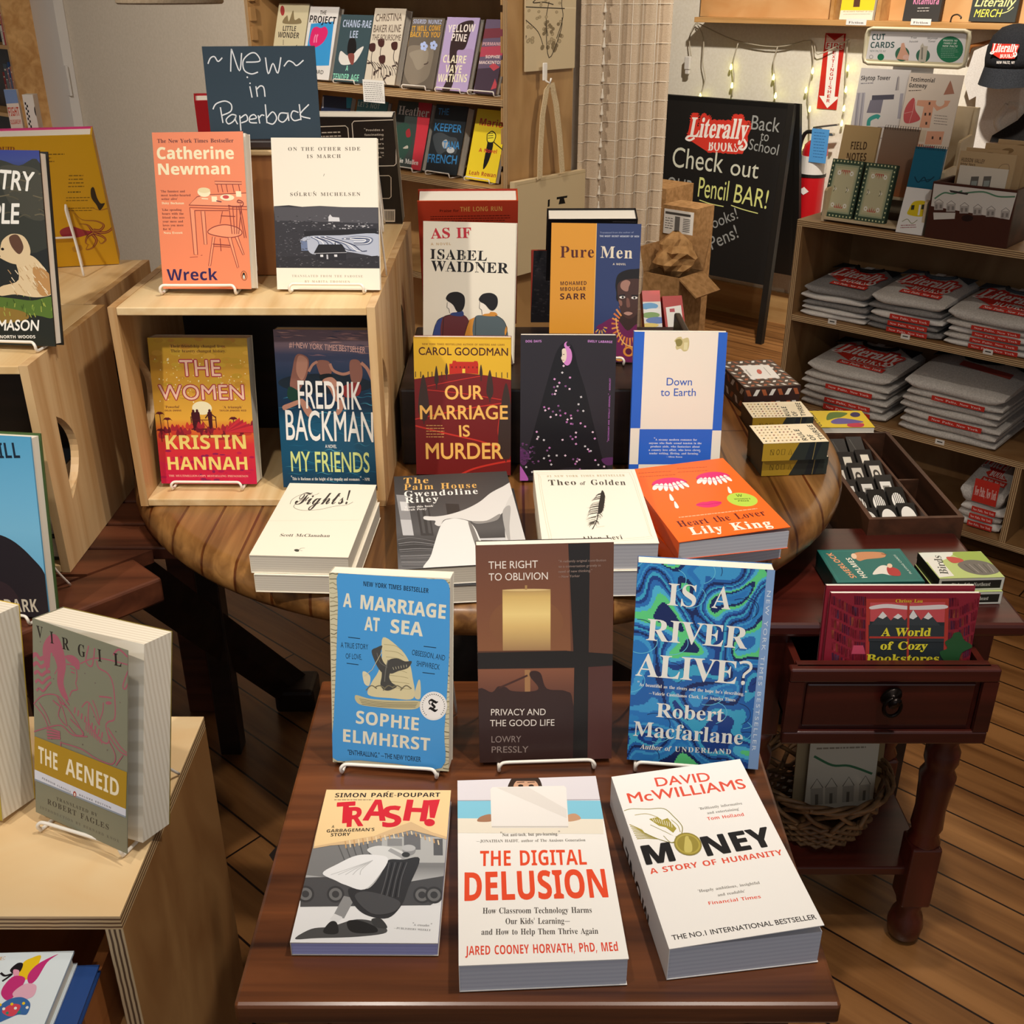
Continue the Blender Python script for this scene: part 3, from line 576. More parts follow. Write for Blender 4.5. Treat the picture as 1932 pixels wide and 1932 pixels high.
class Art:
 """Printed shapes for a flat face W x H metres. Shapes are given in the coordinate frame of quad
 (the face's four corners TL TR BR BL as measured on a picture of it) and land on the face itself."""

 def __init__(s, W, H, quad=None):
  s.W, s.H = W, H
  quad = quad or [(0, 0), (1, 0), (1, 1), (0, 1)]
  s.q = quad
  s.T = homog(quad, [(0, H), (W, H), (W, 0), (0, 0)])
  s.items = []   # (pts, faces, colour, layer)
  s.layer = 0
  s.k = W / (.5 * (math.dist(quad[0], quad[1]) + math.dist(quad[2], quad[3])))

 def _put(s, vs, fs, col, bump=True, sub=0):
  W, H = s.W, s.H
  if bump: s.layer += 1
  eps = 1e-6
  if all(-eps <= x <= W + eps and -eps <= y <= H + eps for x, y in vs):
   s.items.append((vs, fs, col, s.layer, sub)); return s
  nv, nf = [], []
  for f in fs:
   p = clip_tri([vs[i] for i in f], W, H)
   if p:
    nf.append(tuple(range(len(nv), len(nv) + len(p)))); nv += p
  if nf: s.items.append((nv, nf, col, s.layer, sub))
  return s

 def poly(s, pts, col, bump=True):
  p = [s.T(*a) for a in pts]
  tr = tessellate_polygon([[Vector((x, y, 0)) for x, y in p]])
  return s._put(p, [tuple(t) for t in tr], col, bump)

 def bg(s, col):
  s.items.append(([(0, 0), (s.W, 0), (s.W, s.H), (0, s.H)], [(0, 1, 2, 3)], col, 0, 0)); return s

 def rect(s, x0, y0, x1, y1, col, bump=True):
  return s.poly([(x0, y0), (x1, y0), (x1, y1), (x0, y1)], col, bump)

 def ell(s, cx, cy, rx, ry, col, n=28, a0=0, a1=360, rot=0, bump=True):
  c, d = math.cos(math.radians(rot)), math.sin(math.radians(rot)); P = []
  full = abs(a1 - a0) >= 360
  for i in range(n if full else n + 1):
   q = math.radians(a0 + (a1 - a0) * i / n); x, y = rx * math.cos(q), ry * math.sin(q)
   P.append((cx + x * c - y * d, cy + x * d + y * c))
  return s.poly(P, col, bump)

 def vgrad(s, stops, quadpts=None):
  """print running through several colours from top to bottom"""
  s.layer += 1
  q = quadpts or s.q
  L = lambda a, b, t: (a[0] + (b[0] - a[0]) * t, a[1] + (b[1] - a[1]) * t)
  for (t0, c0), (t1, c1) in zip(stops, stops[1:]):
   pts = [L(q[0], q[3], t0), L(q[1], q[2], t0), L(q[1], q[2], t1), L(q[0], q[3], t1)]
   s.items.append(([s.T(*p) for p in pts], [(0, 1, 2, 3)], [c0, c0, c1, c1], s.layer, 0))
  return s

 def line(s, pts, w, col, closed=False, taper=False):
  """stroke through points, width w in the same frame"""
  uv = [s.T(*p) for p in pts]
  if closed: uv.append(uv[0])
  hw = w * s.k * .5
  vs, fs = [], []
  n = len(uv)
  for i in range(n):
   a = uv[max(i - 1, 0)]; b = uv[min(i + 1, n - 1)]
   if closed and i in (0, n - 1): a, b = uv[n - 2], uv[1]
   dx, dy = b[0] - a[0], b[1] - a[1]; l = math.hypot(dx, dy) or 1e-9
   h = hw * (1 if not taper else max(.15, 1 - abs(2 * i / (n - 1) - 1) if taper == 2 else 1 - i / (n - 1)))
   nx, ny = -dy / l * h, dx / l * h
   vs += [(uv[i][0] + nx, uv[i][1] + ny), (uv[i][0] - nx, uv[i][1] - ny)]
  fs = [(2 * i, 2 * i + 1, 2 * i + 3, 2 * i + 2) for i in range(n - 1)]
  return s._put(vs, fs, col)

 def curve(s, pts, w, col, closed=False, sub=5, taper=False):
  return s.line(spline(pts, closed, sub), w, col, closed, taper)

 def blob(s, pts, col, sub=5):
  return s.poly(spline(pts, True, sub), col)

 def text(s, t, p0, p1, h, col, font='G', off=0, track=0, out=None, fit=True):
  """t set on the baseline p0-p1; h = cap height; all in the art frame"""
  off = max(off, 0) * (1 if font in ('G', 'GI') else .7); vs, fs, w = layout(t, font, off, track)
  if not vs: return s
  xs = [v[0] for v in vs]; x0 = min(xs); wid = max(xs) - x0
  a = s.T(*p0); b = s.T(*p1); c = s.T(p0[0] + (p1[1] - p0[1]) * h / math.dist(p0, p1), p0[1] - (p1[0] - p0[0]) * h / math.dist(p0, p1))
  ux, uy = (b[0] - a[0]), (b[1] - a[1]); L = math.hypot(ux, uy)
  nx, ny = -uy / L, ux / L
  hh = abs((c[0] - a[0]) * nx + (c[1] - a[1]) * ny) / CAPH.get(font, .7)
  kx = 1 / wid
  for o, c in ([(off + out[0], out[1])] if out else []) + [(off, col)]:
   s.layer += 1
   for i, (dx, dy) in enumerate(heavier(o, 12 if o > .05 else 8)):
    s._put([(a[0] + ux * (x - x0 + dx) * kx + nx * (y + dy) * hh, a[1] + uy * (x - x0 + dx) * kx + ny * (y + dy) * hh) for x, y in vs], fs, c, False, i * .1)
  return s

 def dots(s, n, box, r, cols, rnd=None):
  rnd = rnd or random
  s.layer += 1
  for i in range(n):
   x = rnd.uniform(box[0], box[2]); y = rnd.uniform(box[1], box[3]); q = rnd.uniform(r * .5, r)
   s.ell(x, y, q, q, rnd.choice(cols), 6, bump=False)
  return s

 def greek(s, x0, y0, x1, dy, n, h, col, rag=.2, words=True, slope=0):
  """rows of type too small to read in the picture: word-length dashes"""
  s.layer += 1
  rnd = random.Random(int(x0 * 7 + y0 * 13))
  for i in range(n):
   y = y0 + i * dy; x = x0; e = x1 - (x1 - x0) * rnd.uniform(0, rag)
   while x < e:
    w = rnd.uniform(1.5, 5) * h
    xe = min(x + w, e); o = slope * (x - x0); o2 = slope * (xe - x0)
    s.poly([(x, y + o), (xe, y + o2), (xe, y + h + o2), (x, y + h + o)], col, bump=False)
    x += w + h * .8
  return s

 def emit(s, mb, o, u, v, n, mi=0, step=.00006, lift=.00012):
  """stack the printed shapes: a shape lies one ink layer above the ones it overlaps"""
  o, u, v, n = Vector(o), Vector(u), Vector(v), Vector(n)
  box = {}
  for vs, fs, col, lay, sub in s.items:
   b = box.setdefault(lay, [9, 9, -9, -9])
   for x, y in vs:
    b[0] = min(b[0], x); b[1] = min(b[1], y); b[2] = max(b[2], x); b[3] = max(b[3], y)
  lev = {}
  for k in sorted(box):
   p = box[k]
   lev[k] = 1 + max([lev[j] for j, q in box.items() if j in lev and q[0] < p[2] and p[0] < q[2] and q[1] < p[3] and p[1] < q[3]], default=0)
  st = min(step, .0007 / max(lev.values(), default=1))
  for vs, fs, col, lay, sub in s.items:
   d = n * (lift + (lev[lay] + sub) * st)
   mb.add([o + u * x + v * y + d for x, y in vs], fs, mi, None)
   k = len(mb.c) - len(fs)
   for i, f in enumerate(fs):
    mb.c[k + i] = col if isinstance(col, str) else [col[j] for j in f]

def spline(p, closed=False, sub=5):
 n = len(p); out = []
 for i in range(n if closed else n - 1):
  if closed: a, b, c, d = p[i - 1], p[i], p[(i + 1) % n], p[(i + 2) % n]
  else: a, b, c, d = p[max(i - 1, 0)], p[i], p[i + 1], p[min(i + 2, n - 1)]
  for k in range(sub):
   t = k / sub
   out.append(tuple(.5 * (2 * b[j] + (c[j] - a[j]) * t + (2 * a[j] - 5 * b[j] + 4 * c[j] - d[j]) * t * t + (3 * b[j] - a[j] - 3 * c[j] + d[j]) * t ** 3) for j in range(len(b))))
 if not closed: out.append(tuple(p[-1]))
 return out

INK = inkmat('printed_cover', .38)
INKM = inkmat('printed_matte', .6, .25)
PAGES = stripes('page_edges', 'E2DACA', 'D6CDBC', 'Z', .0034, .8)
# ---------------------------------------------------------------- common materials
PINE = wood('pine_board', 'F0D5A4', 'DAB57E', 'Y', 26, 16, .45)
PINEX = wood('pine_board_cross', 'F0D5A4', 'DAB57E', 'X', 26, 16, .45)
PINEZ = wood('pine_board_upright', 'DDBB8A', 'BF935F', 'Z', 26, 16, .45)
PINEB = wood('shelf_pine', 'E0B173', 'C28F52', 'X', 20, 14, .45, rotz=-RZ)
PLY = wood('birch_plywood', 'A98356', '8A6238', 'Z', 5, 3.2, .5, rotz=-RZ, detail=3, rings=1.4, contrast=(.3, .7))
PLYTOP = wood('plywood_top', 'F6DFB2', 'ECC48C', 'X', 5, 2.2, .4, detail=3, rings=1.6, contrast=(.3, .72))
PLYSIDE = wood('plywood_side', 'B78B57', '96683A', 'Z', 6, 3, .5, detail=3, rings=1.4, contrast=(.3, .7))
PLYE = stripes('plywood_edge', 'CFAF80', '6B4A2C', 'Z', .0052, .6)
PLYEV = stripes('plywood_edge_upright', 'C9A87A', '6B4A2C', 'X', .0052, .6, rotz=-RZ)
PLYEX = stripes('plywood_edge_side', 'CFB58C', '5E4630', 'X', .0052, .6)
OAK = wood('oak_tabletop', 'A87A44', '6C4722', 'X', 42, 16, .34, rotz=math.pi / 2, detail=7, coat=.25, c3='B08C68', plank=(.058, 3.1, '9A7048'))
DARKW = wood('dark_stained_wood', '7E4826', '35190E', 'X', 34, 18, .3, detail=7, contrast=(.33, .7), coat=.3)
MAHOG = wood('mahogany', '5C2117', '3A110B', 'X', 20, 14, .33, coat=.3)
MAHOGZ = wood('mahogany_upright', '5C2117', '34100A', 'Z', 20, 10, .33, coat=.3)
SLAT = wood('red_brown_slats', '6A3A24', '3F1E12', 'X', 22, 12, .42)
ESPRESSO = wood('espresso_wood', '33231C', '1C120E', 'X', 24, 12, .45)
WALNUT = wood('walnut_tray', '5A3521', '38200F', 'Y', 24, 12, .5)
BLACKM = mat('black_paint', '14120F', .5)
WHITEW = mat('white_wire', 'EDE6DA', .35)
CARD = fabric('corrugated_card', 'A98053', '8F6A41', 60, .85)

# ---------------------------------------------------------------- the setting
FLOORM = wood('oak_floor', 'AE7A46', '7C5028', 'X', 22, 12, .38, rotz=-RZ, detail=5, coat=.15, plank=(.088, 1.25, '2E1A0C'))
mb = MB(); mb.add([(-6, -1.5, 0), (5.5, -1.5, 0), (5.5, 9, 0), (-6, 9, 0)], [(0, 1, 2, 3)])
struct(mb.build('floor', FLOORM))
mb = MB(); mb.add([(-6, -1.5, 3.0), (5.5, -1.5, 3.0), (5.5, 9, 3.0), (-6, 9, 3.0)], [(3, 2, 1, 0)])
struct(mb.build('ceiling', mat('ceiling_paint', 'E8E0D2', .9)))
WALLP = fabric('wall_paint', 'D9CDBB', 'D2C6B3', 90, .75)
WALLW = fabric('wall_paint_warm_white', 'E9E2D2', 'E2DAC8', 90, .75)
WB = Vector((1.343, 5.146, 0))                    # a point at the foot of the back wall
WBn = -E2
mb = MB(); mb.obox(WB - E1 * 4.2, E1 * 8.2, E2 * .1, Z(3.0)); struct(mb.build('wall_back', WALLW))
mb = MB(); mb.obox(WB - E1 * 4.2 - E2 * .022, E1 * 8.2, E2 * .022, Z(.15)); struct(mb.build('baseboard_back', wood('baseboard_pine', 'D6AE74', 'B78C55', 'X', 20, 14, .5, rotz=-RZ)))
BC = Vector((-.014, 3.4, 0))                      # near right front corner of the back bookcase
LW0 = BC + E2 * .33
mb = MB(); mb.obox(LW0 - E1 * 7.2, E1 * 7.18, E2 * .1, Z(3.0)); struct(mb.build('wall_left', WALLP))

def onwall(x, y, d=0):  # point on the back wall, d metres in front
 return at_pl(x, y, WB - E2 * d, E2)

def onleft(x, y, d=0):
 return at_pl(x, y, LW0 - E2 * d, E2)

# white casing on the left wall: a flat board, a raised edge and a cover plate
a = onleft(66, 110, .04); b = onleft(133, 150, .04)
WHP = mat('white_gloss_paint', 'D8D4CE', .45)
wx = (b - a).dot(E1)
mb = MB(); mb.obox(Vector((a.x, a.y, 0)), E1 * wx * .72, E2 * .04, Z(2.9))
mb.obox(Vector((a.x, a.y, 0)) + E1 * wx * .72 - E2 * .012, E1 * wx * .22, E2 * .05, Z(2.9))
q = onleft(124, 168, .055); mb.obox(Vector((q.x, q.y, q.z)) - Z(.03) - E2 * 0, E1 * .035, E2 * .012, Z(.14))
struct(mb.build('trim_1', WHP))

# ---------------------------------------------------------------- front table
mb = MB(); mb.rbox((-.25, .664, .655), X(.546), Y(.50), Z(.025), .004)
t = thing('display_table', 'dark brown stained wooden table in front, holding three easel books and three flat ones', 'table', (.02, .9, 0))
mb.build('tabletop', DARKW, t)
mb = MB(); mb.box(-.175, .225, .708, .72, .585, .655); mb.box(-.175, .225, 1.12, 1.132, .585, .655)
mb.box(-.207, -.195, .74, 1.10, .585, .655); mb.box(.245, .257, .74, 1.10, .585, .655); mb.build('apron', DARKW, t)
for lx in (-.215, .225):
 for ly in (.70, 1.10):
  mb = MB(); mb.rbox((lx, ly, 0), X(.04), Y(.04), Z(.655), .004); mb.build('leg', DARKW, t)

# ---------------------------------------------------------------- round oak table
RC, RR, RZT = Vector((-.04, 1.815, 0)), .622, .77
t = thing('round_table', 'round golden oak table in the middle with a thick rounded rim', 'table', (RC.x, RC.y, 0))
prof = [(0.0001, .715), (RR - .05, .715), (RR - .022, .718), (RR - .008, .725), (RR - .001, .735), (RR, .744), (RR - .002, .754), (RR - .008, .763), (RR - .018, .769), (RR - .03, .770), (RR - .06, .7702), (.0001, .7702)]
mb = MB(); mb.lathe(RC, prof, 96); mb.build('tabletop', OAK, t)
mb = MB(); mb.lathe(RC, [(.44, .65), (.455, .65), (.455, .715), (.44, .715)], 48); mb.build('apron', ESPRESSO, t)
mb = MB(); mb.lathe(RC, [(.10, .25), (.11, .28), (.07, .33), (.055, .42), (.075, .52), (.06, .58), (.11, .63), (.13, .66)], 24); mb.build('pedestal', ESPRESSO, t)
for k in range(4):
 q = math.radians(35 + 90 * k); d = Vector((math.cos(q), math.sin(q), 0)); n = Vector((-d.y, d.x, 0))
 mb = MB(); lo = [d * .06 + Z(.27), d * .30 + Z(.17), d * .46 + Z(.03), d * .5 + Z(0), d * .40 + Z(0), d * .26 + Z(.09), d * .06 + Z(.17)]
 mb.prism([RC + p - n * .03 for p in lo], n * .06); mb.build('foot', ESPRESSO, t)

# ---------------------------------------------------------------- slatted table at the left
SZ = .725
t = thing('slatted_table', 'red-brown slatted wooden table with a slanting end board, under the left crates', 'table', (-1.0, 1.75, 0))
A = at_z(95, 1172, SZ); B = at_z(305, 1090, SZ)
d = (B - A).normalized(); n = Vector((-d.y, d.x, 0))
mb = MB(); mb.rbox(A - d * .5 - Z(.04) , d * (.5 + (B - A).length), n * .085, Z(.04), .004); mb.build('end_board', SLAT, t)
for i in range(12):
 y0 = 1.20 + i * .083
 # slat ends follow the slanting end board
 P0 = A + n * .088; k = (y0 - P0.y) / d.y; xe = P0.x + d.x * k; k2 = (y0 + .075 - P0.y) / d.y; xe2 = P0.x + d.x * k2
 xr = B.x + .02
 x0a, x0b = (-1.75, -1.75)
 xa, xb = xr - .01 * (i % 3), xr - .01 * (i % 3)
 if y0 < (B + n * .088).y:
  # in front of the corner: clip to the area behind the board
  if y0 + .075 < P0.y - .2: continue
  xa, xb = min(xr, xe), min(xr, xe2)
  if xa < -1.6: continue
  mb = MB(); mb.prism([(-1.75, y0, SZ - .022), (xa, y0, SZ - .022), (xb, y0 + .075, SZ - .022), (-1.75, y0 + .075, SZ - .022)][::1], Z(.022)) if False else MB()
  # boards on the crate side of the end board
  mb = MB(); mb.prism([(max(xe, -1.75), y0, SZ - .022), (max(xe2, -1.75), y0 + .075, SZ - .022), (-1.75, y0 + .075, SZ - .022), (-1.75, y0, SZ - .022)], Z(.022))
 else:
  mb = MB(); mb.rbox((-1.75, y0, SZ - .022), X(xa + 1.75), Y(.075), Z(.022), .003)
 mb.build('slat', SLAT, t)
for lx, ly in ((-.80, 1.45), (-.74, 2.0), (-1.6, 1.3), (-1.6, 2.05)):
 mb = MB(); mb.rbox((lx, ly, 0), X(.06), Y(.06), Z(SZ - .05), .004); mb.build('leg', SLAT, t)
f_ = at_z(548, 1318, .02); h_ = at_z(318, 1160, .42); d_ = (f_ - h_); s_ = Vector((.05, .06, 0)).normalized() * .05
mb = MB(); mb.obox(h_ - d_ * .25 - Z(.03), d_ * 1.25, s_, Z(.07)); mb.build('slanted_leg', ESPRESSO, t)
mb = MB(); mb.rbox(f_ - X(.03) - Y(.03) - Z(.0195), X(.09), Y(.09), Z(.06), .01); mb.build('foot', ESPRESSO, t)
p_ = at_z(390, 1230, .3); mb = MB(); mb.rbox((p_.x - .02, p_.y + .05, 0), X(.045), Y(.045), Z(.66), .003); mb.build('leg', ESPRESSO, t)
mb = MB(); mb.box(-1.6, -.74, 1.48, 1.52, SZ - .09, SZ - .03); mb.build('rail', SLAT, t)

# ---------------------------------------------------------------- pine crates
def crate(label, x0, x1, y0, y1, z0, z1, group, back=True, dark=False, th=.012):
 t = thing('wooden_crate', label, 'crate', ((x0 + x1) / 2, (y0 + y1) / 2, z0), group)
 mb = MB(); mb.rbox((x0 + th, y0, z1 - th), X(x1 - x0 - 2 * th), Y(y1 - y0), Z(th), .0015); mb.build('top_panel', PINE, t)
 mb = MB(); mb.rbox((x0 + th, y0, z0), X(x1 - x0 - 2 * th), Y(y1 - y0), Z(th), .0015); mb.build('bottom_panel', PINE, t)
 for xs in (x0, x1 - th):
  hz = (z0 + z1) / 2; hy = y0 + .055
  hole = [(xs, hy + .052 * math.sin(math.pi * k / 14) ** .8 if k else hy, hz - .065 + .13 * k / 14) for k in range(15)]
  loop = [(xs, y0, z0), (xs, y1, z0), (xs, y1, z1), (xs, y0, z1)]
  mb = MB(); mb.prism(loop, X(th), [hole[::-1]]); mb.build('side_panel', PINEZ, t)
 if back:
  mb = MB(); mb.box(x0 + th, x1 - th, y1 - .008, y1, z0 + th, z1 - th); mb.build('back_panel', ESPRESSO if dark else PINEX, t)  # near-black back panel stands in for the shade inside an open crate
 return t

LEFT_STACK = []
CZ0, CZ1 = .7706, 1.086
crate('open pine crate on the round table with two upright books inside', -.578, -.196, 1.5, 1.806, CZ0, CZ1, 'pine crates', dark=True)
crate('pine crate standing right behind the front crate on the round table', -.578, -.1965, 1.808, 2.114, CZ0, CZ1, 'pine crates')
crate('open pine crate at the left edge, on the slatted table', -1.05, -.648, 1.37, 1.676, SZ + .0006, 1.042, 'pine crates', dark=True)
crate('pine crate behind the leftmost crate, against the grey wall', -1.05, -.672, 1.679, 1.985, SZ + .0006, 1.042, 'pine crates')

# ---------------------------------------------------------------- dark riser box on the round table
RY = 1.66; RTOP = .905
t = thing('riser_box', 'near-black wooden box on the round table that lifts the rear books', 'box', (.05, 1.75, .7706))
mb = MB(); mb.rbox((-.185, RY, .7706), X(.525), Y(.36), Z(.1344), .004); mb.build('body', ESPRESSO, t)
mb = MB(); mb.rbox((.300, RY + .02, RTOP), X(.012), Y(.26), Z(.05), .003); mb.build('side_rim', ESPRESSO, t)

# ---------------------------------------------------------------- plywood riser at lower left
t = thing('plywood_riser', 'low plywood display unit at the lower left corner', 'display unit', (-.6, .95, 0))
PZ = .66; px1 = -.394; py0, py1 = .785, 1.112
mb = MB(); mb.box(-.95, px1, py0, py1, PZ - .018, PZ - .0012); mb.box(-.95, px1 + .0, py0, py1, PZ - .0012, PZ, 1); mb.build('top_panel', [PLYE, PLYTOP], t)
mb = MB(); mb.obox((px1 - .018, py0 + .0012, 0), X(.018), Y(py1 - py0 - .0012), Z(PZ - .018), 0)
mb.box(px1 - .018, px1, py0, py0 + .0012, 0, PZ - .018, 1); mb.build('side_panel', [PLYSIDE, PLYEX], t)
mb = MB(); mb.box(-.95, px1 - .018, py1 - .012, py1, .0, PZ - .018); mb.build('back_panel', ESPRESSO, t)
mb = MB(); mb.box(-.95, px1 - .018, py0 + .02, py1 - .012, .457, .475); mb.build('shelf', PLYSIDE, t)

# ---------------------------------------------------------------- mahogany side table with the open drawer
TZ = .67
t = thing('side_table', 'mahogany side table with turned legs and its drawer pulled open', 'table', (.62, 1.42, 0))
tr = at_z(1926, 1158, TZ).x
mb = MB(); mb.rbox((.335, 1.315, TZ - .022), X(tr - .335), Y(.31), Z(.022), .006); mb.build('tabletop', MAHOG, t)
mb = MB(); mb.box(.365, .378, 1.345, 1.60, TZ - .15, TZ - .022); mb.box(tr - .045, tr - .032, 1.345, 1.60, TZ - .15, TZ - .022)
mb.box(.365, tr - .032, 1.59, 1.60, TZ - .15, TZ - .022); mb.box(.365, tr - .032, 1.345, 1.357, TZ - .04, TZ - .022); mb.build('apron', MAHOG, t)
lp = [(.017, 0), (.027, .012), (.030, .035), (.026, .055), (.019, .07), (.023, .085), (.021, .095)]
lp2 = [(.022, .215), (.027, .225), (.021, .24), (.026, .255), (.024, .29), (.027, .34), (.029, .36), (.022, .375), (.027, .39), (.027, .41), (.020, .425), (.026, .44), (.026, .46)]
for lx, ly in ((tr - .062, 1.36), (.385, 1.36), (tr - .062, 1.585), (.385, 1.585)):
 mb = MB(); mb.lathe((lx, ly, 0), lp, 20); mb.rbox((lx - .025, ly - .025, .09), X(.05), Y(.05), Z(.13), .004)
 mb.lathe((lx, ly, 0), lp2, 20); mb.rbox((lx - .026, ly - .026, .455), X(.052), Y(.052), Z(TZ - .022 - .455), .004)
 mb.build('leg', MAHOGZ, t)
mb = MB(); mb.rbox((.37, 1.35, .15), X(tr - .045 - .37), Y(.245), Z(.018), .003); mb.build('lower_shelf', MAHOG, t)
# drawer
FY = 1.262
q0 = at_y(1490, 1258, FY); q1 = at_y(1888, 1258, FY); zb = at_y(1690, 1398, FY).z
dx0, dx1, dzt, dzb = q0.x, q1.x, q0.z, zb
dr = MB(); dr.box(dx0 + .012, dx1 - .012, FY + .002, FY + .016, dzb + .01, dzt)
fw = .022
dr.rbox((dx0, FY - .008, dzb), X(dx1 - dx0), Y(.012), Z(fw), .003); dr.rbox((dx0, FY - .008, dzt - fw), X(dx1 - dx0), Y(.016), Z(fw), .003)
dr.box(dx0, dx0 + fw, FY - .0075, FY + .004, dzb + fw, dzt - fw); dr.box(dx1 - fw, dx1, FY - .0075, FY + .004, dzb + fw, dzt - fw)
dr.rbox((dx0 + fw + .006, FY - .002, dzb + fw + .006), X(dx1 - dx0 - 2 * fw - .012), Y(.008), Z(dzt - dzb - 2 * fw - .012), .003)
dr.box(dx0 + .012, dx0 + .022, FY, FY + .27, dzb + .015, dzt - .006); dr.box(dx1 - .022, dx1 - .012, FY, FY + .27, dzb + .015, dzt - .006)
dr.box(dx0 + .012, dx1 - .012, FY + .26, FY + .27, dzb + .015, dzt - .006); dr.box(dx0 + .012, dx1 - .012, FY, FY + .27, dzb + .015, dzb + .022)
drw = dr.build('drawer', MAHOG, t)
km = mat('dark_bronze', '1D1714', .3, .8)
mb = MB(); kc = at_y(1680, 1320, FY - .008)
mb.lathe((kc.x, FY - .008, kc.z + .006), [(.013, 0), (.012, .004), (.006, .006), (.005, .014), (.008, .018), (.0001, .02)], 16, axis=(0, -1, 0), sx=1.3)
ringp = [(kc.x + .012 * math.cos(q), FY - .019, kc.z - .006 + .015 * math.sin(q)) for q in [2 * math.pi * k / 18 for k in range(18)]]
mb.tube(ringp, .0028, 6, closed=True); mb.build('ring_pull', km, drw)

# ---------------------------------------------------------------- shelf unit with folded shirts
S0 = Vector((.836, 3.189, 0)); SHT = .883; SD = .36; SL = 1.35

def onshelf(x, y, d=0): return at_pl(x, y, S0 + E2 * d, E2)

t = thing('plywood_shelf_unit', 'plywood shelf unit at the right holding stacks of folded grey shirts', 'shelf unit', S0 + E1 * .6)

def plyboard(mb, o, ex, ey, ez):  # board with layered front edge (ey points to the back)
 o = Vector(o); e = ey.normalized() * .001
 mb.obox(o + e, ex, ey - e, ez, 0); mb.obox(o, ex, e, ez, 1)

th = .018
zs2 = onshelf(1497, 593).z; zs3 = onshelf(1658, 803).z
mb = MB(); plyboard(mb, S0 + Z(SHT - th), E1 * SL, E2 * SD, Z(th)); mb.build('top_panel', [PLY, PLYE], t)
mb = MB(); plyboard(mb, S0 + E1 * th + Z(zs2 - th), E1 * (SL - 2 * th), E2 * SD, Z(th)); mb.build('shelf', [PLY, PLYE], t)
mb = MB(); plyboard(mb, S0 + E1 * th + Z(zs3 - th), E1 * (SL - 2 * th), E2 * SD, Z(th)); mb.build('shelf', [PLY, PLYE], t)
mb = MB(); plyboard(mb, S0 + E1 * th + Z(.06), E1 * (SL - 2 * th), E2 * SD, Z(th)); mb.build('shelf', [PLY, PLYE], t)
mb = MB(); plyboard(mb, S0, E1 * th, E2 * SD, Z(SHT - th)); mb.build('side_panel', [PLY, PLYEV], t)
mb = MB(); plyboard(mb, S0 + E1 * (SL - th), E1 * th, E2 * SD, Z(SHT - th)); mb.build('side_panel', [PLY, PLYEV], t)
dv = (onshelf(1880, 1040) - S0).dot(E1)
mb = MB(); plyboard(mb, S0 + E1 * dv + Z(.06 + th), E1 * th, E2 * SD, Z(zs3 - th - .06 - th)); mb.build('divider', [PLY, PLYEV], t)
mb = MB(); mb.obox(S0 + E1 * th + E2 * (SD - .01) + Z(.02), E1 * (SL - 2 * th), E2 * .01, Z(SHT - th - .02)); mb.build('back_panel', PLY, t)
SHELF_UNIT = t

# ---------------------------------------------------------------- back bookcase
PLY = wood('bookcase_plywood', 'D2A970', 'B58A55', 'Z', 5, 3.2, .5, rotz=-RZ, detail=3, rings=1.4, contrast=(.3, .7))
BL = 1.27; BD = .31; BH = 2.1
t = thing('plywood_bookcase', 'tall plywood bookcase at the back with face-out books on two shelves', 'bookcase', BC - E1 * .6)

def oncase(x, y, d=0): return at_pl(x, y, BC + E2 * d, E2)

zb1 = oncase(760, 172).z; zb2 = oncase(840, 341).z
CASEZ = (zb1, zb2)
for zz in (zb1, zb2, zb2 - .32, zb1 + .33, .08):
 mb = MB(); plyboard(mb, BC - E1 * (BL - .018) + Z(zz - .02), E1 * (BL - .036), E2 * BD, Z(.02)); mb.build('shelf', [PLY, PLYE], t)
notch = []
z = .0
for sgn, x0 in ((0, -.018), (1, -BL)):
 mb = MB(); plyboard(mb, BC + E1 * x0, E1 * .018, E2 * BD, Z(BH)); 
 mb.build('side_panel', [PLY, PLYEV], t)
 # peg rails screwed behind the front edge
 mb = MB()
 for k in range(24):
  mb.obox(BC + E1 * (x0 + (.018 if sgn else -.012)) + E2 * .004 + Z(.55 + k * .064), E1 * .012, E2 * .022, Z(.045))
 mb.build('notched_rail', PLY, t)
mb = MB(); mb.obox(BC - E1 * (BL - .018) + E2 * (BD - .01), E1 * (BL - .036), E2 * .01, Z(BH)); mb.build('back_panel', PLY, t)
print('zs', zs2, zs3, zb1, zb2, 'dv', dv, 'drawer', dx0, dx1, dzt, dzb, 'tr', tr)
for i, (c, lab) in enumerate((('2A2A30', 'dark hardcover at the bottom of the stack inside the leftmost crate'), ('E8E2D6', 'white-edged hardcover in the middle of the stack inside the leftmost crate'), ('1E2226', 'dark hardcover on top of the stack inside the leftmost crate'))):
 LEFT_STACK.append((c, lab, i))
# ---------------------------------------------------------------- books
PAGEY = mat('page_edges_upright', 'ECE4D4', .85)
DECKLE = stripes('deckle_page_edges', 'EAE1CF', 'DCD1BC', 'X', .006, .85, rotz=math.radians(-73))
PAGEW = mat('page_paper', 'F0E8D8', .85)

def px(crop, p): return (crop[0] + p[0] / crop[2], crop[1] + p[1] / crop[2])

C0 = (0, 0, 1); C1 = (0, 0, 3.864); C2 = (450, 0, 3.5127); C3 = (950, 0, 3.22); C4 = (1480, 0, 4.2); C5 = (1450, 350, 3.863)
C6 = (1200, 500, 2.639); C7 = (0, 400, 2.272); C8 = (200, 180, 3.22); C9 = (200, 560, 3.331); C10 = (750, 340, 3.331)
C11 = (720, 830, 2.477); C12 = (600, 1020, 3.331); C13 = (1150, 1040, 2.4706); C14 = (430, 1430, 2.8836)
C15 = (1100, 1400, 2.322); C16 = (0, 1130, 2.408)

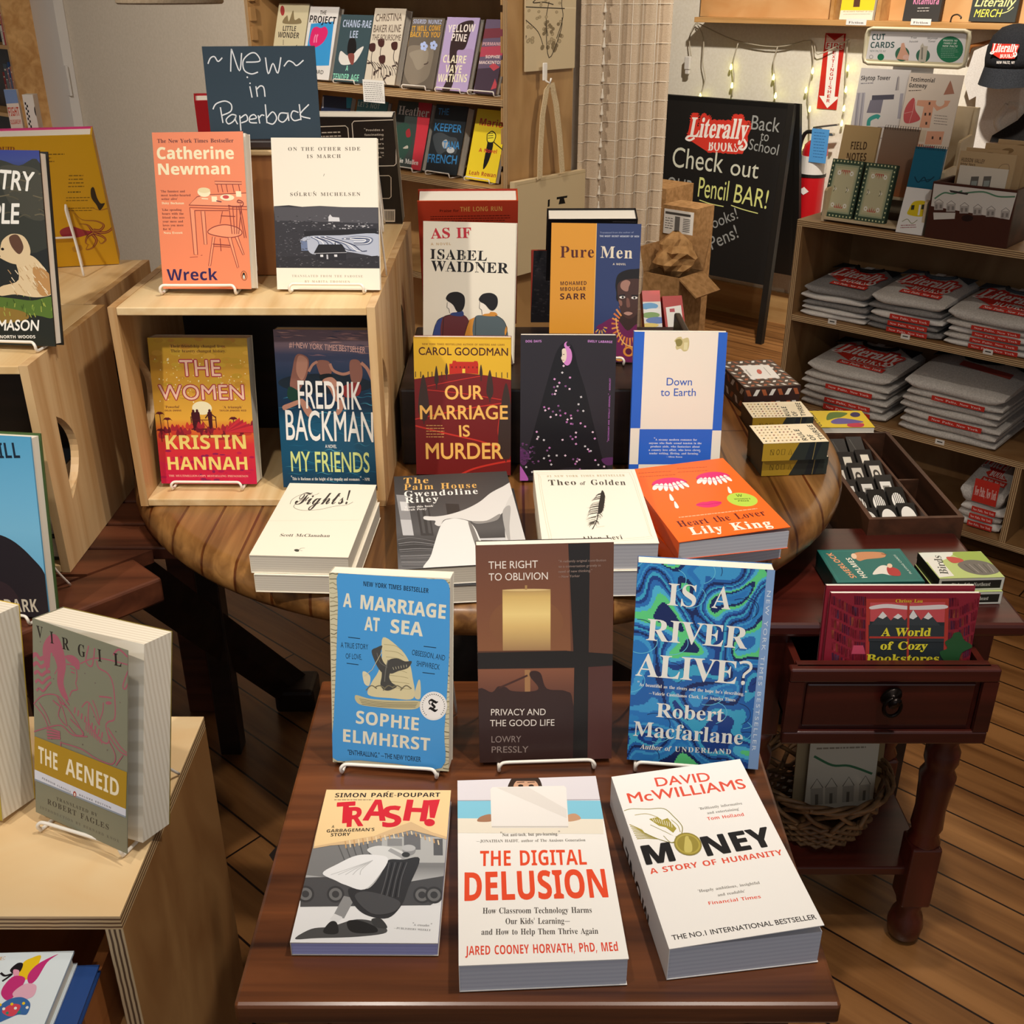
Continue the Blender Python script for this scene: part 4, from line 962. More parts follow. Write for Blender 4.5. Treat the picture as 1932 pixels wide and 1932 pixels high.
def book_body(t, O, u, v, n, W, H, th, spine, art, face, back, hard, pages, ink=None, spine_art=None, hinge=0, thick_from=None):
 """cover with printed front, spine and back, around a block of pages; O is the front lower left corner, n points out of the front"""
 ct = .0026 if hard else .0007
 mb = MB()
 Of, uf = O, u
 if hinge:
  # front cover swung a little open about its spine edge
  c, s = math.cos(hinge), math.sin(hinge)
  if spine == 'L': uf = u * c + n * s
  else: uf = u * c - n * s; Of = O + u * W - uf * W
 nf = uf.cross(v).normalized()
 if nf.dot(n) < 0: nf = -nf
 mb.obox(Of - nf * ct, uf * W, v * H, nf * ct, 0, face)
 art.emit(mb, Of, uf, v, nf)
 mb.obox(O - n * th, u * W, v * H, n * ct, 0, back)
 s0 = O if spine == 'L' else O + u * (W - ct)
 mb.obox(s0 - n * (th - ct * .5), u * ct, v * H, n * (th - ct), 0, face if spine_art is None else spine_art[0])
 if spine_art is not None:
  if spine == 'L': spine_art[1].emit(mb, O - n * th, n, v, -u)
  else: spine_art[1].emit(mb, O + u * W, -n, v, u)
 mb.build('cover', ink or INK, t)
 i = .003 if hard else .0008
 pb = MB(); a = ct if spine == 'L' else i; b = i if spine == 'L' else ct
 pb.obox(O + u * a + v * i - n * (th - ct), u * (W - a - b), v * (H - 2 * i), n * (th - 2 * ct - .0001))
 pb.build('page_block', pages, t)

def leanbook(label, crop, quad, zs, th, fn, cat='book', lean=13, spine='L', face='C8BCA8', back='D8D0C0', hard=False, group=None, pages=None, u=None, ink=None, name=None, hinge=0, spine_art=None, base=None):
 q = [px(crop, p) for p in quad]
 P0, P1 = at_z(*q[3], zs), at_z(*q[2], zs)
 if u is None:
  u = (P1 - P0).normalized()
 else:
  u = u.normalized()
  if base is not None:
   P0 = at_pl(*q[3], base, u.cross(Vector((0, 0, 1)))); P1 = at_pl(*q[2], base, u.cross(Vector((0, 0, 1))))
  P0.z = zs; P1.z = zs
 zz = Vector((0, 0, 1)); bk = zz.cross(u).normalized()
 if bk.y < 0: bk = -bk
 a = math.radians(lean); v = zz * math.cos(a) + bk * math.sin(a)
 n = u.cross(v).normalized()
 M = (P0 + P1) / 2
 T0, T1 = at_pl(*q[0], M, n), at_pl(*q[1], M, n)
 H = .5 * ((T0 - M).dot(v) + (T1 - M).dot(v))
 W = .5 * ((P1 - P0).dot(u) + (T1 - T0).dot(u))
 c = .25 * sum((p - M).dot(u) for p in (P0, P1, T0, T1))
 O = M + u * (c - W / 2)
 O.z = zs + .0012 + th * max(0, math.sin(a))  # the rear lower edge rests on the surface
 t = thing(name or ('hardcover_book' if hard else 'paperback_book'), label, cat, O + u * W / 2, group)
 A = Art(W, H, quad); fn(A)
 sa = None
 if spine_art:
  S = Art(th, H); spine_art[1](S); sa = (spine_art[0], S)
 book_body(t, O, u, v, n, W, H, th, spine, A, face, back, hard, pages or PAGEY, ink, sa, hinge)
 return dict(t=t, O=O, u=u, v=v, n=n, W=W, H=H, bk=bk, zs=zs, th=th)

def flatbook(label, crop, quad, zt, th, fn, cat='book', spine='L', face='C8BCA8', back='D8D0C0', hard=False, group=None, pages=None, lift=0, ink=None, name=None, spine_art=None):
 q = [px(crop, p) for p in quad]
 zz = Vector((0, 0, 1))
 BLp, TLp, BRp, TRp = at_z(*q[3], zt), at_z(*q[0], zt), at_z(*q[2], zt), at_z(*q[1], zt)
 v = ((TLp - BLp).normalized() + (TRp - BRp).normalized()).normalized()
 uh = v.cross(zz).normalized()
 uu = ((BRp - BLp).normalized() + (TRp - TLp).normalized()).normalized()
 uh = (uh + uu).normalized(); v = zz.cross(uh).normalized()
 a = math.radians(lift); uf = uh * math.cos(a) + zz * math.sin(a); nf = uf.cross(v)
 p = [at_pl(*k, BLp, nf) for k in (q[3], q[2], q[0], q[1])]  # BL BR TL TR
 W = .5 * ((p[1] - p[0]).dot(uf) + (p[3] - p[2]).dot(uf)); H = .5 * ((p[2] - p[0]).dot(v) + (p[3] - p[1]).dot(v))
 C = sum(p, Vector()) / 4
 O = C - uf * W / 2 - v * H / 2
 O.z = zt
 t = thing(name or 'paperback_book', label, cat, (C.x, C.y, zt - th), group)
 A = Art(W, H, quad); fn(A)
 sa = None
 if spine_art:
  S = Art(th, H); spine_art[1](S); sa = (spine_art[0], S)
 book_body(t, O, uh, v, zz, W, H, th, spine, A, face, back, hard, pages or PAGES, ink, sa, a)
 return dict(t=t, O=O, u=uh, v=v, W=W, H=H, th=th, zt=zt)

def under(b, label, face, back, pages=None, shift=(0, 0), rot=0, group=None, spine_col=None):
 """the copy lying right under a flat book"""
 u, v = b['u'], b['v']; zz = Vector((0, 0, 1))
 if rot:
  R = Matrix.Rotation(math.radians(rot), 3, 'Z'); u, v = R @ u, R @ v
 O = b['O'] + u * shift[0] + v * shift[1]; O.z = b['zt'] - b['th'] - .0006
 t = thing('paperback_book', label, 'book', O + u * b['W'] / 2 - Vector((0, 0, b['th'])), group)
 book_body(t, O, u, v, zz, b['W'], b['H'], b['th'], 'L', Art(b['W'], b['H']), face, back, False, pages or PAGES)

def easel(b, label, group=None, lip=.055, wide=.06, ht=.62, legs=True, off=0, lift=.013):
 """bent white wire display stand under and behind a leaning book"""
 u, bk, v, n = b['u'], b['bk'], b['v'], b['n']; r = .0021; z = Vector((0, 0, 1))
 M = b['O'] + u * (b['W'] / 2 + off); M.z = b['zs'] + r + .0005
 t = thing('book_easel', label, 'book stand', Vector((M.x, M.y, b['zs'])), group)
 bb = b['th'] / math.cos(math.asin(min(.9, v.dot(bk)))) + .004
 mb = MB()
 fr = -bk * .012; pts = []
 def side(s):
  foot = M + u * s * lip
  return [foot + bk * bb * 1.0, foot + fr * .6, foot + fr * 1.2 + z * .003, foot + fr * 1.35 + z * lift * .7, foot + fr * 1.2 + z * lift - u * s * .004, foot + fr * 1.1 + z * lift - u * s * .012]
 L, R_ = side(-1), side(1)
 pts = spline3(L) + spline3(R_[::-1])
 mb.tube(pts, r, 8); mb.build('front_ledge', WHITEW, t)
 if legs:
  hgt = b['H'] * ht
  for s in (-1, 1):
   hb = M + u * s * lip + bk * bb
   ap = M + u * s * wide + bk * (bb + hgt * v.dot(bk) / v.z) + z * hgt
   ft = M + u * s * wide * 1.02 + bk * (bb + hgt * v.dot(bk) / v.z + .05)
   mb = MB(); mb.tube(spline3([hb, hb * .5 + ap * .5, ap - z * .01, ap + bk * .004, ap + bk * .012 - z * .01, ft * .5 + ap * .5, ft]), r * .85, 6); mb.build('back_leg', WHITEW, t)
  m0 = M + bk * (bb + hgt * .5 * v.dot(bk) / v.z) + z * hgt * .5; w = (lip + wide) / 2
  mb = MB(); mb.tube([m0 - u * w, m0 + u * w], r * .85, 6); mb.build('crossbar', WHITEW, t)
 return t

def spline3(p, sub=4): return [Vector(q) for q in spline([tuple(a) for a in p], False, sub)]

FT = .6806  # books on the front table
G_EASEL = 'books standing on white wire easels'
G_FLAT = 'books lying flat in the display'

for c, lab, i in LEFT_STACK:
 O = Vector((-.86, 1.385 + .008 * i, SZ + .0135 + .038 * (i + 1)))
 t = thing('hardcover_book', lab, 'book', O - Vector((0, 0, .037)), 'books stacked inside the leftmost crate')
 book_body(t, O, Vector((1, 0, 0)), Vector((0, 1, 0)), Vector((0, 0, 1)), .195 - .004 * i, .16, .037, 'L', Art(.2, .16), c, c, True, PAGES)

# ---- front table, back row
def art_sea(a):
 a.bg('CFC6A6')
 rnd = random.Random(3)
 for i in range(46):
  y = 225 + i * 27; x = 75 - (i - 46) * .55
  a.curve([(x, y), (x + 22, y + rnd.uniform(-9, 9)), (x + 42, y + rnd.uniform(-9, 9)), (x + 78, y + rnd.uniform(-12, 12))], rnd.uniform(3, 8), rnd.choice(['8C8468', 'A59C7C', '6E6850']))
  if y > 300: a.curve([(800, y), (812, y + rnd.uniform(-9, 9)), (838, y + rnd.uniform(-9, 9))], rnd.uniform(3, 8), rnd.choice(['8C8468', 'A59C7C', '6E6850']))
 for i in range(14):
  x = 130 + i * 52; a.curve([(x, 226 + i * 4), (x + 30, 222 + i * 5), (x + 60, 232 + i * 5)], 4, '8C8468')
 a.blob([(160, 218), (330, 224), (520, 240), (700, 275), (822, 312), (832, 600), (822, 900), (806, 1200), (792, 1438), (500, 1418), (260, 1400), (71, 1386), (90, 1120), (118, 800), (148, 400)], '4A9BDA', 4)
 a.text('NEW YORK TIMES BESTSELLER', (310, 300), (703, 356), 27, '14283E', 'SB')
 cr = 'E6E1CC'
 a.text('A', (180, 417), (232, 424), 80, cr, 'SB', .01); a.text('MARRIAGE', (288, 432), (803, 507), 80, cr, 'SB', .01)
 a.text('AT', (310, 560), (402, 572), 80, cr, 'SB', .01); a.text('SEA', (472, 580), (668, 606), 80, cr, 'SB', .01)
 n = '14283E'
 a.text('A TRUE STORY', (155, 664), (330, 680), 32, n); a.text('OF LOVE,', (185, 733), (288, 742), 32, n)
 a.text('OBSESSION, AND', (602, 716), (803, 754), 32, n); a.text('SHIPWRECK', (630, 784), (772, 810), 32, n)
 for x, y in ((205, 602), (190, 763), (675, 666), (668, 825)): a.line([(x, y), (x + 76, y + 10)], 5, n)
 a.blob([(425, 608), (520, 668), (580, 745), (606, 850), (612, 985), (470, 985), (325, 965), (345, 890), (390, 820), (415, 740)], 'D9CDA2')
 for i in range(8): a.curve([(430 + i * 6, 650 + i * 38), (500 + i * 8, 660 + i * 38), (545 + i * 7, 690 + i * 34)], 3, 'A89C74')
 for P in ([(352, 688), (385, 668), (420, 658), (408, 705), (424, 755), (452, 795), (430, 832), (396, 802), (370, 750)], [(438, 800), (458, 748), (508, 736), (560, 755), (602, 756), (578, 796), (520, 814), (470, 830)], [(422, 785), (472, 796), (460, 850), (478, 888), (508, 910), (460, 936), (424, 930), (404, 900), (412, 850)]): a.blob(P, '4B4A47')
 for i in range(6): a.line([(490 + i * 16, 806 - i * 3), (484 + i * 17, 790 - i * 3)], 3, 'C9C2A6')
 a.curve([(455, 745), (440, 800), (430, 880)], 6, '75736C'); a.curve([(385, 700), (405, 760), (450, 790)], 4, '75736C')
 for i in range(5): a.curve([(310 + i * 55, 935 - (i % 2) * 18), (345 + i * 55, 905), (380 + i * 55, 925)], 7, '7A735C')
 a.blob([(240, 966), (330, 988), (480, 1000), (652, 1004), (640, 1048), (560, 1058), (400, 1046), (262, 1024)], 'C9BE94')
 for i in range(4): a.curve([(265 + i * 5, 990 + i * 11), (420, 1012 + i * 9), (640 - i * 5, 1014 + i * 9)], 3, '6E6850')
 a.blob([(290, 822), (312, 818), (340, 850), (330, 905), (300, 890)], 'DCD3B2'); a.line([(300, 845), (352, 805), (420, 690)], 3, 'D9CDA2')
 a.blob([(640, 880), (655, 882), (655, 985), (618, 975)], 'D3C9A4')
 a.ell(737, 1035, 85, 91, 'F4F1EC', 36); a.ell(737, 1035, 80, 86, 'E4E0DA', 36); a.ell(737, 1035, 77, 83, 'F4F1EC', 36)
 for k in range(26):
  q = 2.3 + k * .19; a.line([(737 + 66 * math.cos(q), 1035 + 71 * math.sin(q)), (737 + 72 * math.cos(q), 1035 + 78 * math.sin(q))], 5, '2A2622')
 a.text('T', (708, 1068), (768, 1070), 78, '14110F', 'FR', .012)
 a.text('SOPHIE', (237, 1150), (643, 1194), 84, cr, 'SB', .004); a.text('ELMHIRST', (147, 1274), (716, 1326), 84, cr, 'SB', .004)
 a.text('"ENTHRALLING." —THE NEW YORKER', (175, 1362), (658, 1401), 33, n, 'G', .01)

b = leanbook('blue paperback with a whale tail and sail on the front table, on the leftmost easel', C12, [(98, 215), (828, 285), (838, 1462), (70, 1418)], FT, .024, art_sea, back='E8E2D0', group=G_EASEL, hinge=.05)
easel(b, 'white wire easel under the blue whale paperback', 'white wire book easels', off=.0)

def art_obl(a):
 a.bg('6B4434')
 a.vgrad([(0, '6E4636'), (.25, '7D4F38'), (.5, '8A5A3C')], [(1005, 52), (1565, 50), (1615, 1400), (1003, 1418)])
 a.ell(1310, 520, 230, 160, '85573A')
 a.vgrad([(0, 'B8945E'), (.12, 'DDB970'), (.4, 'F3D58A'), (.6, 'E0BC76'), (1, 'A58058')], [(1165, 315), (1460, 315), (1462, 688), (1163, 688)])
 a.ell(1311, 318, 147, 7, 'E2C283'); a.line([(1310, 315), (1310, 290)], 14, 'B08A54')
 a.rect(1003, 690, 1565, 700, '5A3A2C')
 a.vgrad([(0, '8A5740'), (1, '6A4234')], [(1003, 800), (1612, 797), (1615, 960), (1003, 960)])
 a.rect(1300, 810, 1335, 950, 'A67A50')
 a.blob([(990, 960), (1090, 952), (1130, 915), (1180, 920), (1222, 945), (1350, 947), (1386, 922), (1332, 850), (1345, 818), (1400, 832), (1440, 930), (1560, 947), (1606, 1020), (1625, 1430), (990, 1440)], '3A2724')
 a.line([(1135, 925), (1318, 845)], 12, '4A2E28')
 a.poly([(1700, 46), (1840, 45), (1850, 715), (1705, 715)], '64402F'); a.poly([(1705, 790), (1852, 785), (1862, 1392), (1700, 1400)], '573530')
 bk = '25211F'
 a.poly([(1565, 50), (1695, 48), (1706, 1398), (1612, 1402), (1612, 800)], bk); a.poly([(1003, 700), (1565, 692), (1850, 714), (1852, 785), (1612, 798), (1003, 802)], bk)
 c = 'EFE4D8'
 a.text('THE RIGHT', (1082, 190), (1382, 187), 43, c); a.text('TO OBLIVION', (1082, 260), (1443, 257), 43, c)
 g = '9C8478'
 for i, s in enumerate(('"A radiantly original contribution', 'to a conversation gravely in', 'need of new thinking."', '—New Yorker')):
  a.text(s, (1508, 158 + i * 30), ((1793, 1762, 1712, 1638)[i], 154 + i * 30), 14, g)
 a.text('PRIVACY AND', (1082, 1103), (1433, 1102), 42, c); a.text('THE GOOD LIFE', (1074, 1175), (1490, 1172), 42, c)
 a.text('LOWRY', (1082, 1283), (1275, 1281), 42, '97867E'); a.text('PRESSLY', (1082, 1352), (1322, 1350), 42, '97867E')

b = leanbook('dark brown paperback with a glowing lampshade, on the middle easel of the front table', C12, [(1005, 52), (1838, 45), (1862, 1392), (1003, 1420)], FT, .020, art_obl, face='2A2220', back='2A2220', group=G_EASEL,
             spine_art=('2A2220', lambda s: s.text('THE RIGHT TO OBLIVION', (.3, .06), (.3, .6), .45, 'E8DCD0')))
easel(b, 'white wire easel under the dark brown lampshade paperback', 'white wire book easels', off=.0)

def art_river(a):
 a.bg('2F86C6')
 rnd = random.Random(5)
 # flowing bands: a warped wave field cut into colour levels
 cols = ['17295E', '2463AC', '3F9AD2', '2A78C0', '2F86C6', '17295E', '5FD183', '4FB4DA', '2B6FB8', '1D3F86', '3FA6CC', '2463AC']
 a.layer += 1; nx, ny = 110, 150; q = a.q
 for j in range(ny):
  t = (j + .5) / ny; run = None
  for i in range(nx + 1):
   s0 = (i + .5) / nx; x, y = s0 * 4.2, t * 6.4
   wx = x + .75 * math.sin(1.7 * y + .8 * math.sin(1.3 * x)) + .3 * math.sin(4.1 * y + x); wy = y + .8 * math.sin(1.5 * x + 1.1) + .28 * math.sin(3.9 * x - 2 * y)
   c = cols[int((math.sin(wx * 1.25) * math.cos(wy * 1.1) + .5 * math.sin(wy * 1.9 + wx) + 2) * 6.2) % 12] if i < nx else None
   if run and run[1] != c:
    L = lambda s_, t_: ((q[0][0] * (1 - s_) + q[1][0] * s_) * (1 - t_) + (q[3][0] * (1 - s_) + q[2][0] * s_) * t_, (q[0][1] * (1 - s_) + q[1][1] * s_) * (1 - t_) + (q[3][1] * (1 - s_) + q[2][1] * s_) * t_)
    a.poly([L(run[0] / nx, j / ny), L(i / nx, j / ny), L(i / nx, (j + 1) / ny), L(run[0] / nx, (j + 1) / ny)], run[1], False); run = None
   if run is None: run = (i, c)
 for i in range(26):
  x, y = rnd.uniform(90, 640), rnd.uniform(60, 960); q0 = rnd.uniform(-.5, .5); P = []
  for k in range(9): P.append((x, y)); x += 22 * math.cos(q0); y += 16 * math.sin(q0); q0 += .3 * (1 if i % 2 else -1)
  a.curve(P, 3, ['6CC6E2', '17295E'][i % 2])
 a.poly([(712, 112), (750, 118), (708, 1044), (660, 1038)], '84A5D2')
 w = 'F1EFE6'
 a.text('IS', (262, 268), (393, 280), 98, w, 'B', -.006); a.text('A', (466, 282), (552, 292), 98, w, 'B', -.006)
 a.text('RIVER', (168, 427), (634, 472), 98, w, 'B', -.006); a.text('ALIVE?', (120, 592), (658, 640), 104, w, 'B', -.006)
 a.text('"As beautiful as the rivers and the hope he\'s describing."', (130, 640), (640, 690), 15, w, 'B')
 a.text('—Valerie Castellanos Clark, Los Angeles Times', (185, 682), (590, 716), 15, w, 'B')
 a.text('Robert', (220, 788), (537, 812), 66, w, 'B', -.004); a.text('Macfarlane', (112, 878), (630, 922), 70, w, 'B', -.004)
 a.text('Author of', (145, 942), (296, 954), 24, w, 'BI'); a.text('UNDERLAND', (312, 955), (578, 968), 24, w, 'B', 0, .08)
 a.text('NEW YORK TIMES BESTSELLER', (716, 208), (676, 950), 17, 'DCE6F2', 'G', 0, .16)

b = leanbook('blue and green swirl patterned paperback on the rightmost easel of the front table', C13, [(126, 76), (748, 118), (708, 1042), (84, 994)], FT, .028, art_river, face='1B2F66', back='3C78B8', group=G_EASEL,
             spine_art=('1B2F66', lambda s: s.text('IS A RIVER ALIVE?', (.3, .06), (.3, .75), .45, 'E8E4D8', 'B')))
easel(b, 'white wire easel under the swirl patterned paperback', 'white wire book easels', off=-.01)

# ---- front table, front row
def art_trash(a):
 a.bg('8F8F8F')
 a.vgrad([(0, '9A9A9A'), (.5, '7E7E7E'), (.7, 'DADADA'), (1, 'EFEFEF')])
 a.rect(840, 430, 1200, 570, 'B4B4B2'); a.rect(960, 415, 1050, 500, '6E6E70'); a.rect(870, 440, 950, 480, '8A8A8A'); a.rect(1120, 440, 1170, 530, '5C5C5E')
 a.poly([(440, 480), (760, 470), (800, 560), (600, 660), (420, 640)], '7A7A7A')
 for i in range(5): a.line([(600 + i * 40, 470), (640 + i * 36, 570)], 6, '5A5A5A')
 a.poly([(400, 655), (560, 650), (720, 720), (1180, 640), (1160, 760), (1100, 800), (390, 815)], '4C4C4E')
 for cx in (420, 585, 1055, 1120): a.ell(cx, 745, 48, 46, '3A3A3C'); a.ell(cx, 745, 36, 34, '6C6C6C'); a.ell(cx, 745, 20, 19, '3E3E40')
 a.poly([(385, 822), (700, 815), (1165, 800), (1140, 1005), (332, 1010)], 'E2E2E2')
 a.blob([(360, 990), (450, 935), (560, 920), (700, 880), (820, 900), (860, 950), (700, 975), (480, 985)], '4A4A4A')
 a.line([(660, 760), (600, 870)], 62, '8C8C8C'); a.line([(600, 860), (575, 890)], 50, 'D8D8D8'); a.blob([(515, 945), (555, 895), (590, 900), (597, 955), (540, 962)], '262626')
 a.line([(840, 850), (800, 890)], 46, 'CFCFCF'); a.blob([(650, 890), (720, 888), (800, 920), (805, 950), (700, 955), (655, 935)], '202020'); a.blob([(780, 880), (830, 875), (865, 925), (800, 920)], '3A3A3A')
 a.blob([(760, 500), (820, 480), (900, 490), (960, 520), (930, 560), (850, 570), (790, 530)], 'D6D6D4'); a.line([(880, 500), (965, 545)], 26, 'A2A2A2')
 a.ell(988, 502, 36, 29, '8E8E8E'); a.ell(985, 492, 38, 18, 'B8B8B8'); a.ell(970, 528, 22, 14, '3A3A3A')
 a.blob([(870, 560), (955, 555), (1045, 550), (985, 700), (945, 800), (870, 872), (760, 860), (690, 808), (655, 715), (760, 715), (830, 640)], '333335')
 for i in range(7): a.curve([(880 + i * 16, 570), (860 + i * 14, 660), (830 + i * 16, 760)], 5, ['5A5A5C', '1E1E20'][i % 2])
 a.blob([(690, 760), (760, 730), (930, 780), (900, 840), (780, 850)], '4A4A4C')
 a.blob([(515, 632), (600, 580), (700, 535), (800, 530), (872, 548), (840, 620), (745, 718), (640, 695), (588, 672)], 'E6E6E6')
 for i in range(5): a.curve([(560 + i * 40, 640), (650 + i * 20, 610), (790, 560)], 4, 'BEBEBE')
 a.poly([(535, 160), (1225, 165), (1195, 445), (1100, 420), (1000, 395), (900, 420), (800, 450), (690, 470), (560, 480), (465, 497), (470, 460)], 'D8B78A')
 for i in range(22): a.line([(640 + i * 24, 455 - 55 * min(1, i / 15) + max(0, i - 15) * 8), (645 + i * 24, 495 - 75 * min(1, i / 15) + max(0, i - 15) * 9)], 7, ['C79E6C', 'E8D0A8'][i % 2])
 a.poly([(535, 165), (1225, 170), (1196, 432), (1110, 405), (1000, 350), (930, 375), (800, 428), (640, 455), (470, 485)], 'EFCE98')
 k = '241A14'
 a.text('SIMON PARE-POUPART', (585, 217), (1158, 214), 23, k, 'SB'); a.line([(868, 192), (880, 184)], 5, k)
 a.greek(582, 228, 790, 10, 1, 5, 'A08A66', 0)
 r = 'D32231'
 for ch, p0, p1, h in (('T', (590, 360), (690, 353), 112), ('R', (650, 378), (738, 372), 104), ('A', (738, 342), (860, 344), 112), ('S', (846, 380), (945, 372), 110), ('H', (958, 342), (1080, 346), 112)):
  a.text(ch, p0, p1, h, r, 'SB', .012)
 a.poly([(1098, 232), (1158, 228), (1128, 330), (1102, 328)], r); a.ell(1100, 354, 29, 20, r)
 a.text('A', (566, 384), (580, 384), 14, k, 'SB'); a.text("GARBAGEMAN'S", (538, 410), (800, 400), 17, k, 'SB'); a.text('STORY', (560, 431), (667, 427), 17, k, 'SB')
 a.text('"A crusader."', (1000, 912), (1105, 916), 12, '6A6A6A', 'B'); a.text('—PUBLISHERS WEEKLY', (900, 930), (1100, 940), 10, '6A6A6A', 'B')

LAV = stripes('lavender_lit_pages', 'A9ABDC', 'A0A2D4', 'Z', .004, .8)  # lavender page tint that also carries the cool light on these edges
flatbook('sand and grey paperback with page edges tinted cool lavender, a man carrying bin bags on it', C14, [(540, 175), (1218, 178), (1138, 1005), (332, 1010)], FT + .017, .0164, art_trash, back='C8C0B0', group=G_FLAT, pages=LAV)

def art_dig(a):
 a.bg('F5F1EA')
 a.rect(860, 1460, 1135, 1514, 'E0DBE0'); a.rect(860, 1511, 1140, 1547, '86C9E0'); a.rect(860, 1546, 1140, 1574, 'EDE4D2')
 a.line([(860, 1512), (1140, 1509)], 2, 'A8A0A8')
 a.blob([(966, 1492), (966, 1474), (978, 1462), (1000, 1460), (1020, 1468), (1027, 1486), (1024, 1498)], '35261E'); a.ell(996, 1486, 24, 18, 'CFA183')
 a.rect(974, 1466, 1018, 1474, '35261E')
 for x in (986, 1006): a.ell(x, 1483, 5, 2.4, '2A1C16'); a.line([(x - 7, 1477), (x + 7, 1476)], 2, '3A281E')
 a.blob([(903, 1552), (908, 1543), (928, 1538), (930, 1551)], 'A87A5E'); a.blob([(1072, 1540), (1088, 1536), (1098, 1546), (1074, 1551)], 'C89A78')
 a.poly([(928, 1490), (932, 1486), (1068, 1483), (1072, 1487), (1075, 1560), (1071, 1563), (932, 1564), (929, 1560)], 'EEE9E3'); a.poly([(940, 1487), (1000, 1486), (1072, 1528), (1072, 1545)], 'E3DDD6'); a.line([(930, 1562), (1074, 1561)], 3, 'C9C2BA')
 g = '6A645C'
 a.text('"Not anti-tech, but pro-learning."', (946, 1580), (1059, 1577), 5.5, g, 'B', -.01); a.text('—JONATHAN HAIDT, author of The Anxious Generation', (900, 1592), (1106, 1588), 5.2, g, 'B', -.01)
 o = 'E94E2B'
 a.text('THE DIGITAL', (906, 1637), (1108, 1632), 29, o, 'SB', -.01); a.text('DELUSION', (876, 1703), (1146, 1692), 53, o, 'SB', .01)
 k = '4A443E'
 a.text('How Classroom Technology Harms', (910, 1727), (1115, 1722), 11, k, 'B', -.012); a.text("Our Kids' Learning—", (953, 1746), (1074, 1743), 11, k, 'B', -.012); a.text('and How to Help Them Thrive Again', (907, 1767), (1126, 1761), 11, k, 'B', -.012)
 a.text('JARED COONEY HORVATH, PhD, MEd', (876, 1806), (1162, 1792), 17, 'DE4A33', 'SB', -.014)

PAGEC = stripes('cool_lit_pages', 'C6C7CF', 'BDBEC8', 'Z', .005, .8)  # paper colour with the cool light on these page edges mixed in
flatbook('white paperback with red lettering and a child behind a laptop, middle of the front row', C0, [(865, 1473), (1128, 1464), (1181, 1806), (863, 1826)], FT + .034, .0334, art_dig, face='F2EEE6', back='F2EEE6', group=G_FLAT, pages=PAGEC)

def art_money(a):
 a.bg('F4F0EA')
 r = 'E2553D'
 a.text('DAVID', (357, 196), (590, 160), 39, r, 'G', .012); a.text('McWILLIAMS', (235, 276), (740, 187), 43, r, 'G', .012)
 g = '77716A'
 a.text("'Brilliantly informative", (525, 296), (713, 263), 11, g, 'B', -.01); a.text("and entertaining'", (557, 314), (697, 290), 11, g, 'B', -.01); a.text('Tom Holland', (555, 342), (714, 316), 14, r, 'SB')
 o = 'A99A3E'
 a.blob([(210, 305), (300, 298), (375, 298), (410, 330), (442, 375), (440, 410), (412, 440), (380, 452), (330, 430), (270, 440), (235, 400), (222, 350)], 'F7F4EE')
 a.curve([(208, 312), (240, 302), (310, 300), (375, 296), (412, 330), (442, 372), (438, 405)], 4, '8E8434')
 a.poly([(308, 345), (345, 335), (362, 348), (386, 338), (418, 384), (402, 404), (374, 380), (345, 374)], o)
 for i in range(9): a.line([(224 + i * 3, 372 + i * 8), (250 + i * 5, 384 + i * 6), (285 + i * 7, 402 + i * 4)], 4, o); a.line([(320 + i * 10, 340 + i * 2), (328 + i * 9, 356 + i * 3)], 2, 'F7F4EE')
 a.curve([(250, 330), (300, 322), (345, 336)], 3, o); a.curve([(400, 345), (425, 370), (432, 400)], 3, o)
 th_ = [(272, 378), (310, 372), (350, 392), (388, 412), (412, 430), (404, 447), (380, 448), (330, 432), (285, 410)]
 a.blob(th_, 'F7F4EE'); a.curve(th_[1:], 3, '8E8434')
 a.ell(392, 430, 26, 14, 'F7F4EE', rot=25); a.curve([(360, 420), (385, 448), (410, 440), (412, 420)], 3, '8E8434')
 a.ell(458, 454, 58, 51, '94853A', 32); a.ell(458, 454, 52, 45, 'B7A64A', 32); a.ell(458, 454, 45, 39, '9C8C3C', 32); a.blob([(440, 488), (446, 440), (452, 420), (462, 425), (474, 450), (470, 488)], 'CBBC66'); a.ell(458, 424, 7, 6, 'CBBC66')
 k = '1C1918'
 a.text('M', (277, 549), (396, 528), 80, k, 'SB', .022); a.text('NEY', (537, 503), (832, 446), 84, k, 'SB', .022)
 a.text('A STORY OF HUMANITY', (288, 591), (862, 489), 24, r, 'SB', -.01)
 a.text("'Hugely ambitious, insightful", (478, 668), (743, 624), 12, g, 'B', -.01); a.text("and readable'", (558, 684), (676, 663), 12, g, 'B', -.01); a.text('Financial Times', (515, 722), (740, 688), 14, r, 'SB')
 a.text('THE NO.1 INTERNATIONAL BESTSELLER', (347, 879), (969, 778), 21, '2E2A28', 'G', .012)

flatbook('white paperback with a gold coin and hand, front row rightmost, cover springing open', C15, [(172, 160), (728, 52), (998, 805), (328, 918)], FT + .040, .0394, art_money, face='ECE8E2', back='ECE8E2', group=G_FLAT, lift=3.2, pages=PAGEC,
         spine_art=('ECE8E2', lambda s: s.text('MONEY', (.25, .72), (.25, .22), .55, '1C1918', 'SB')))

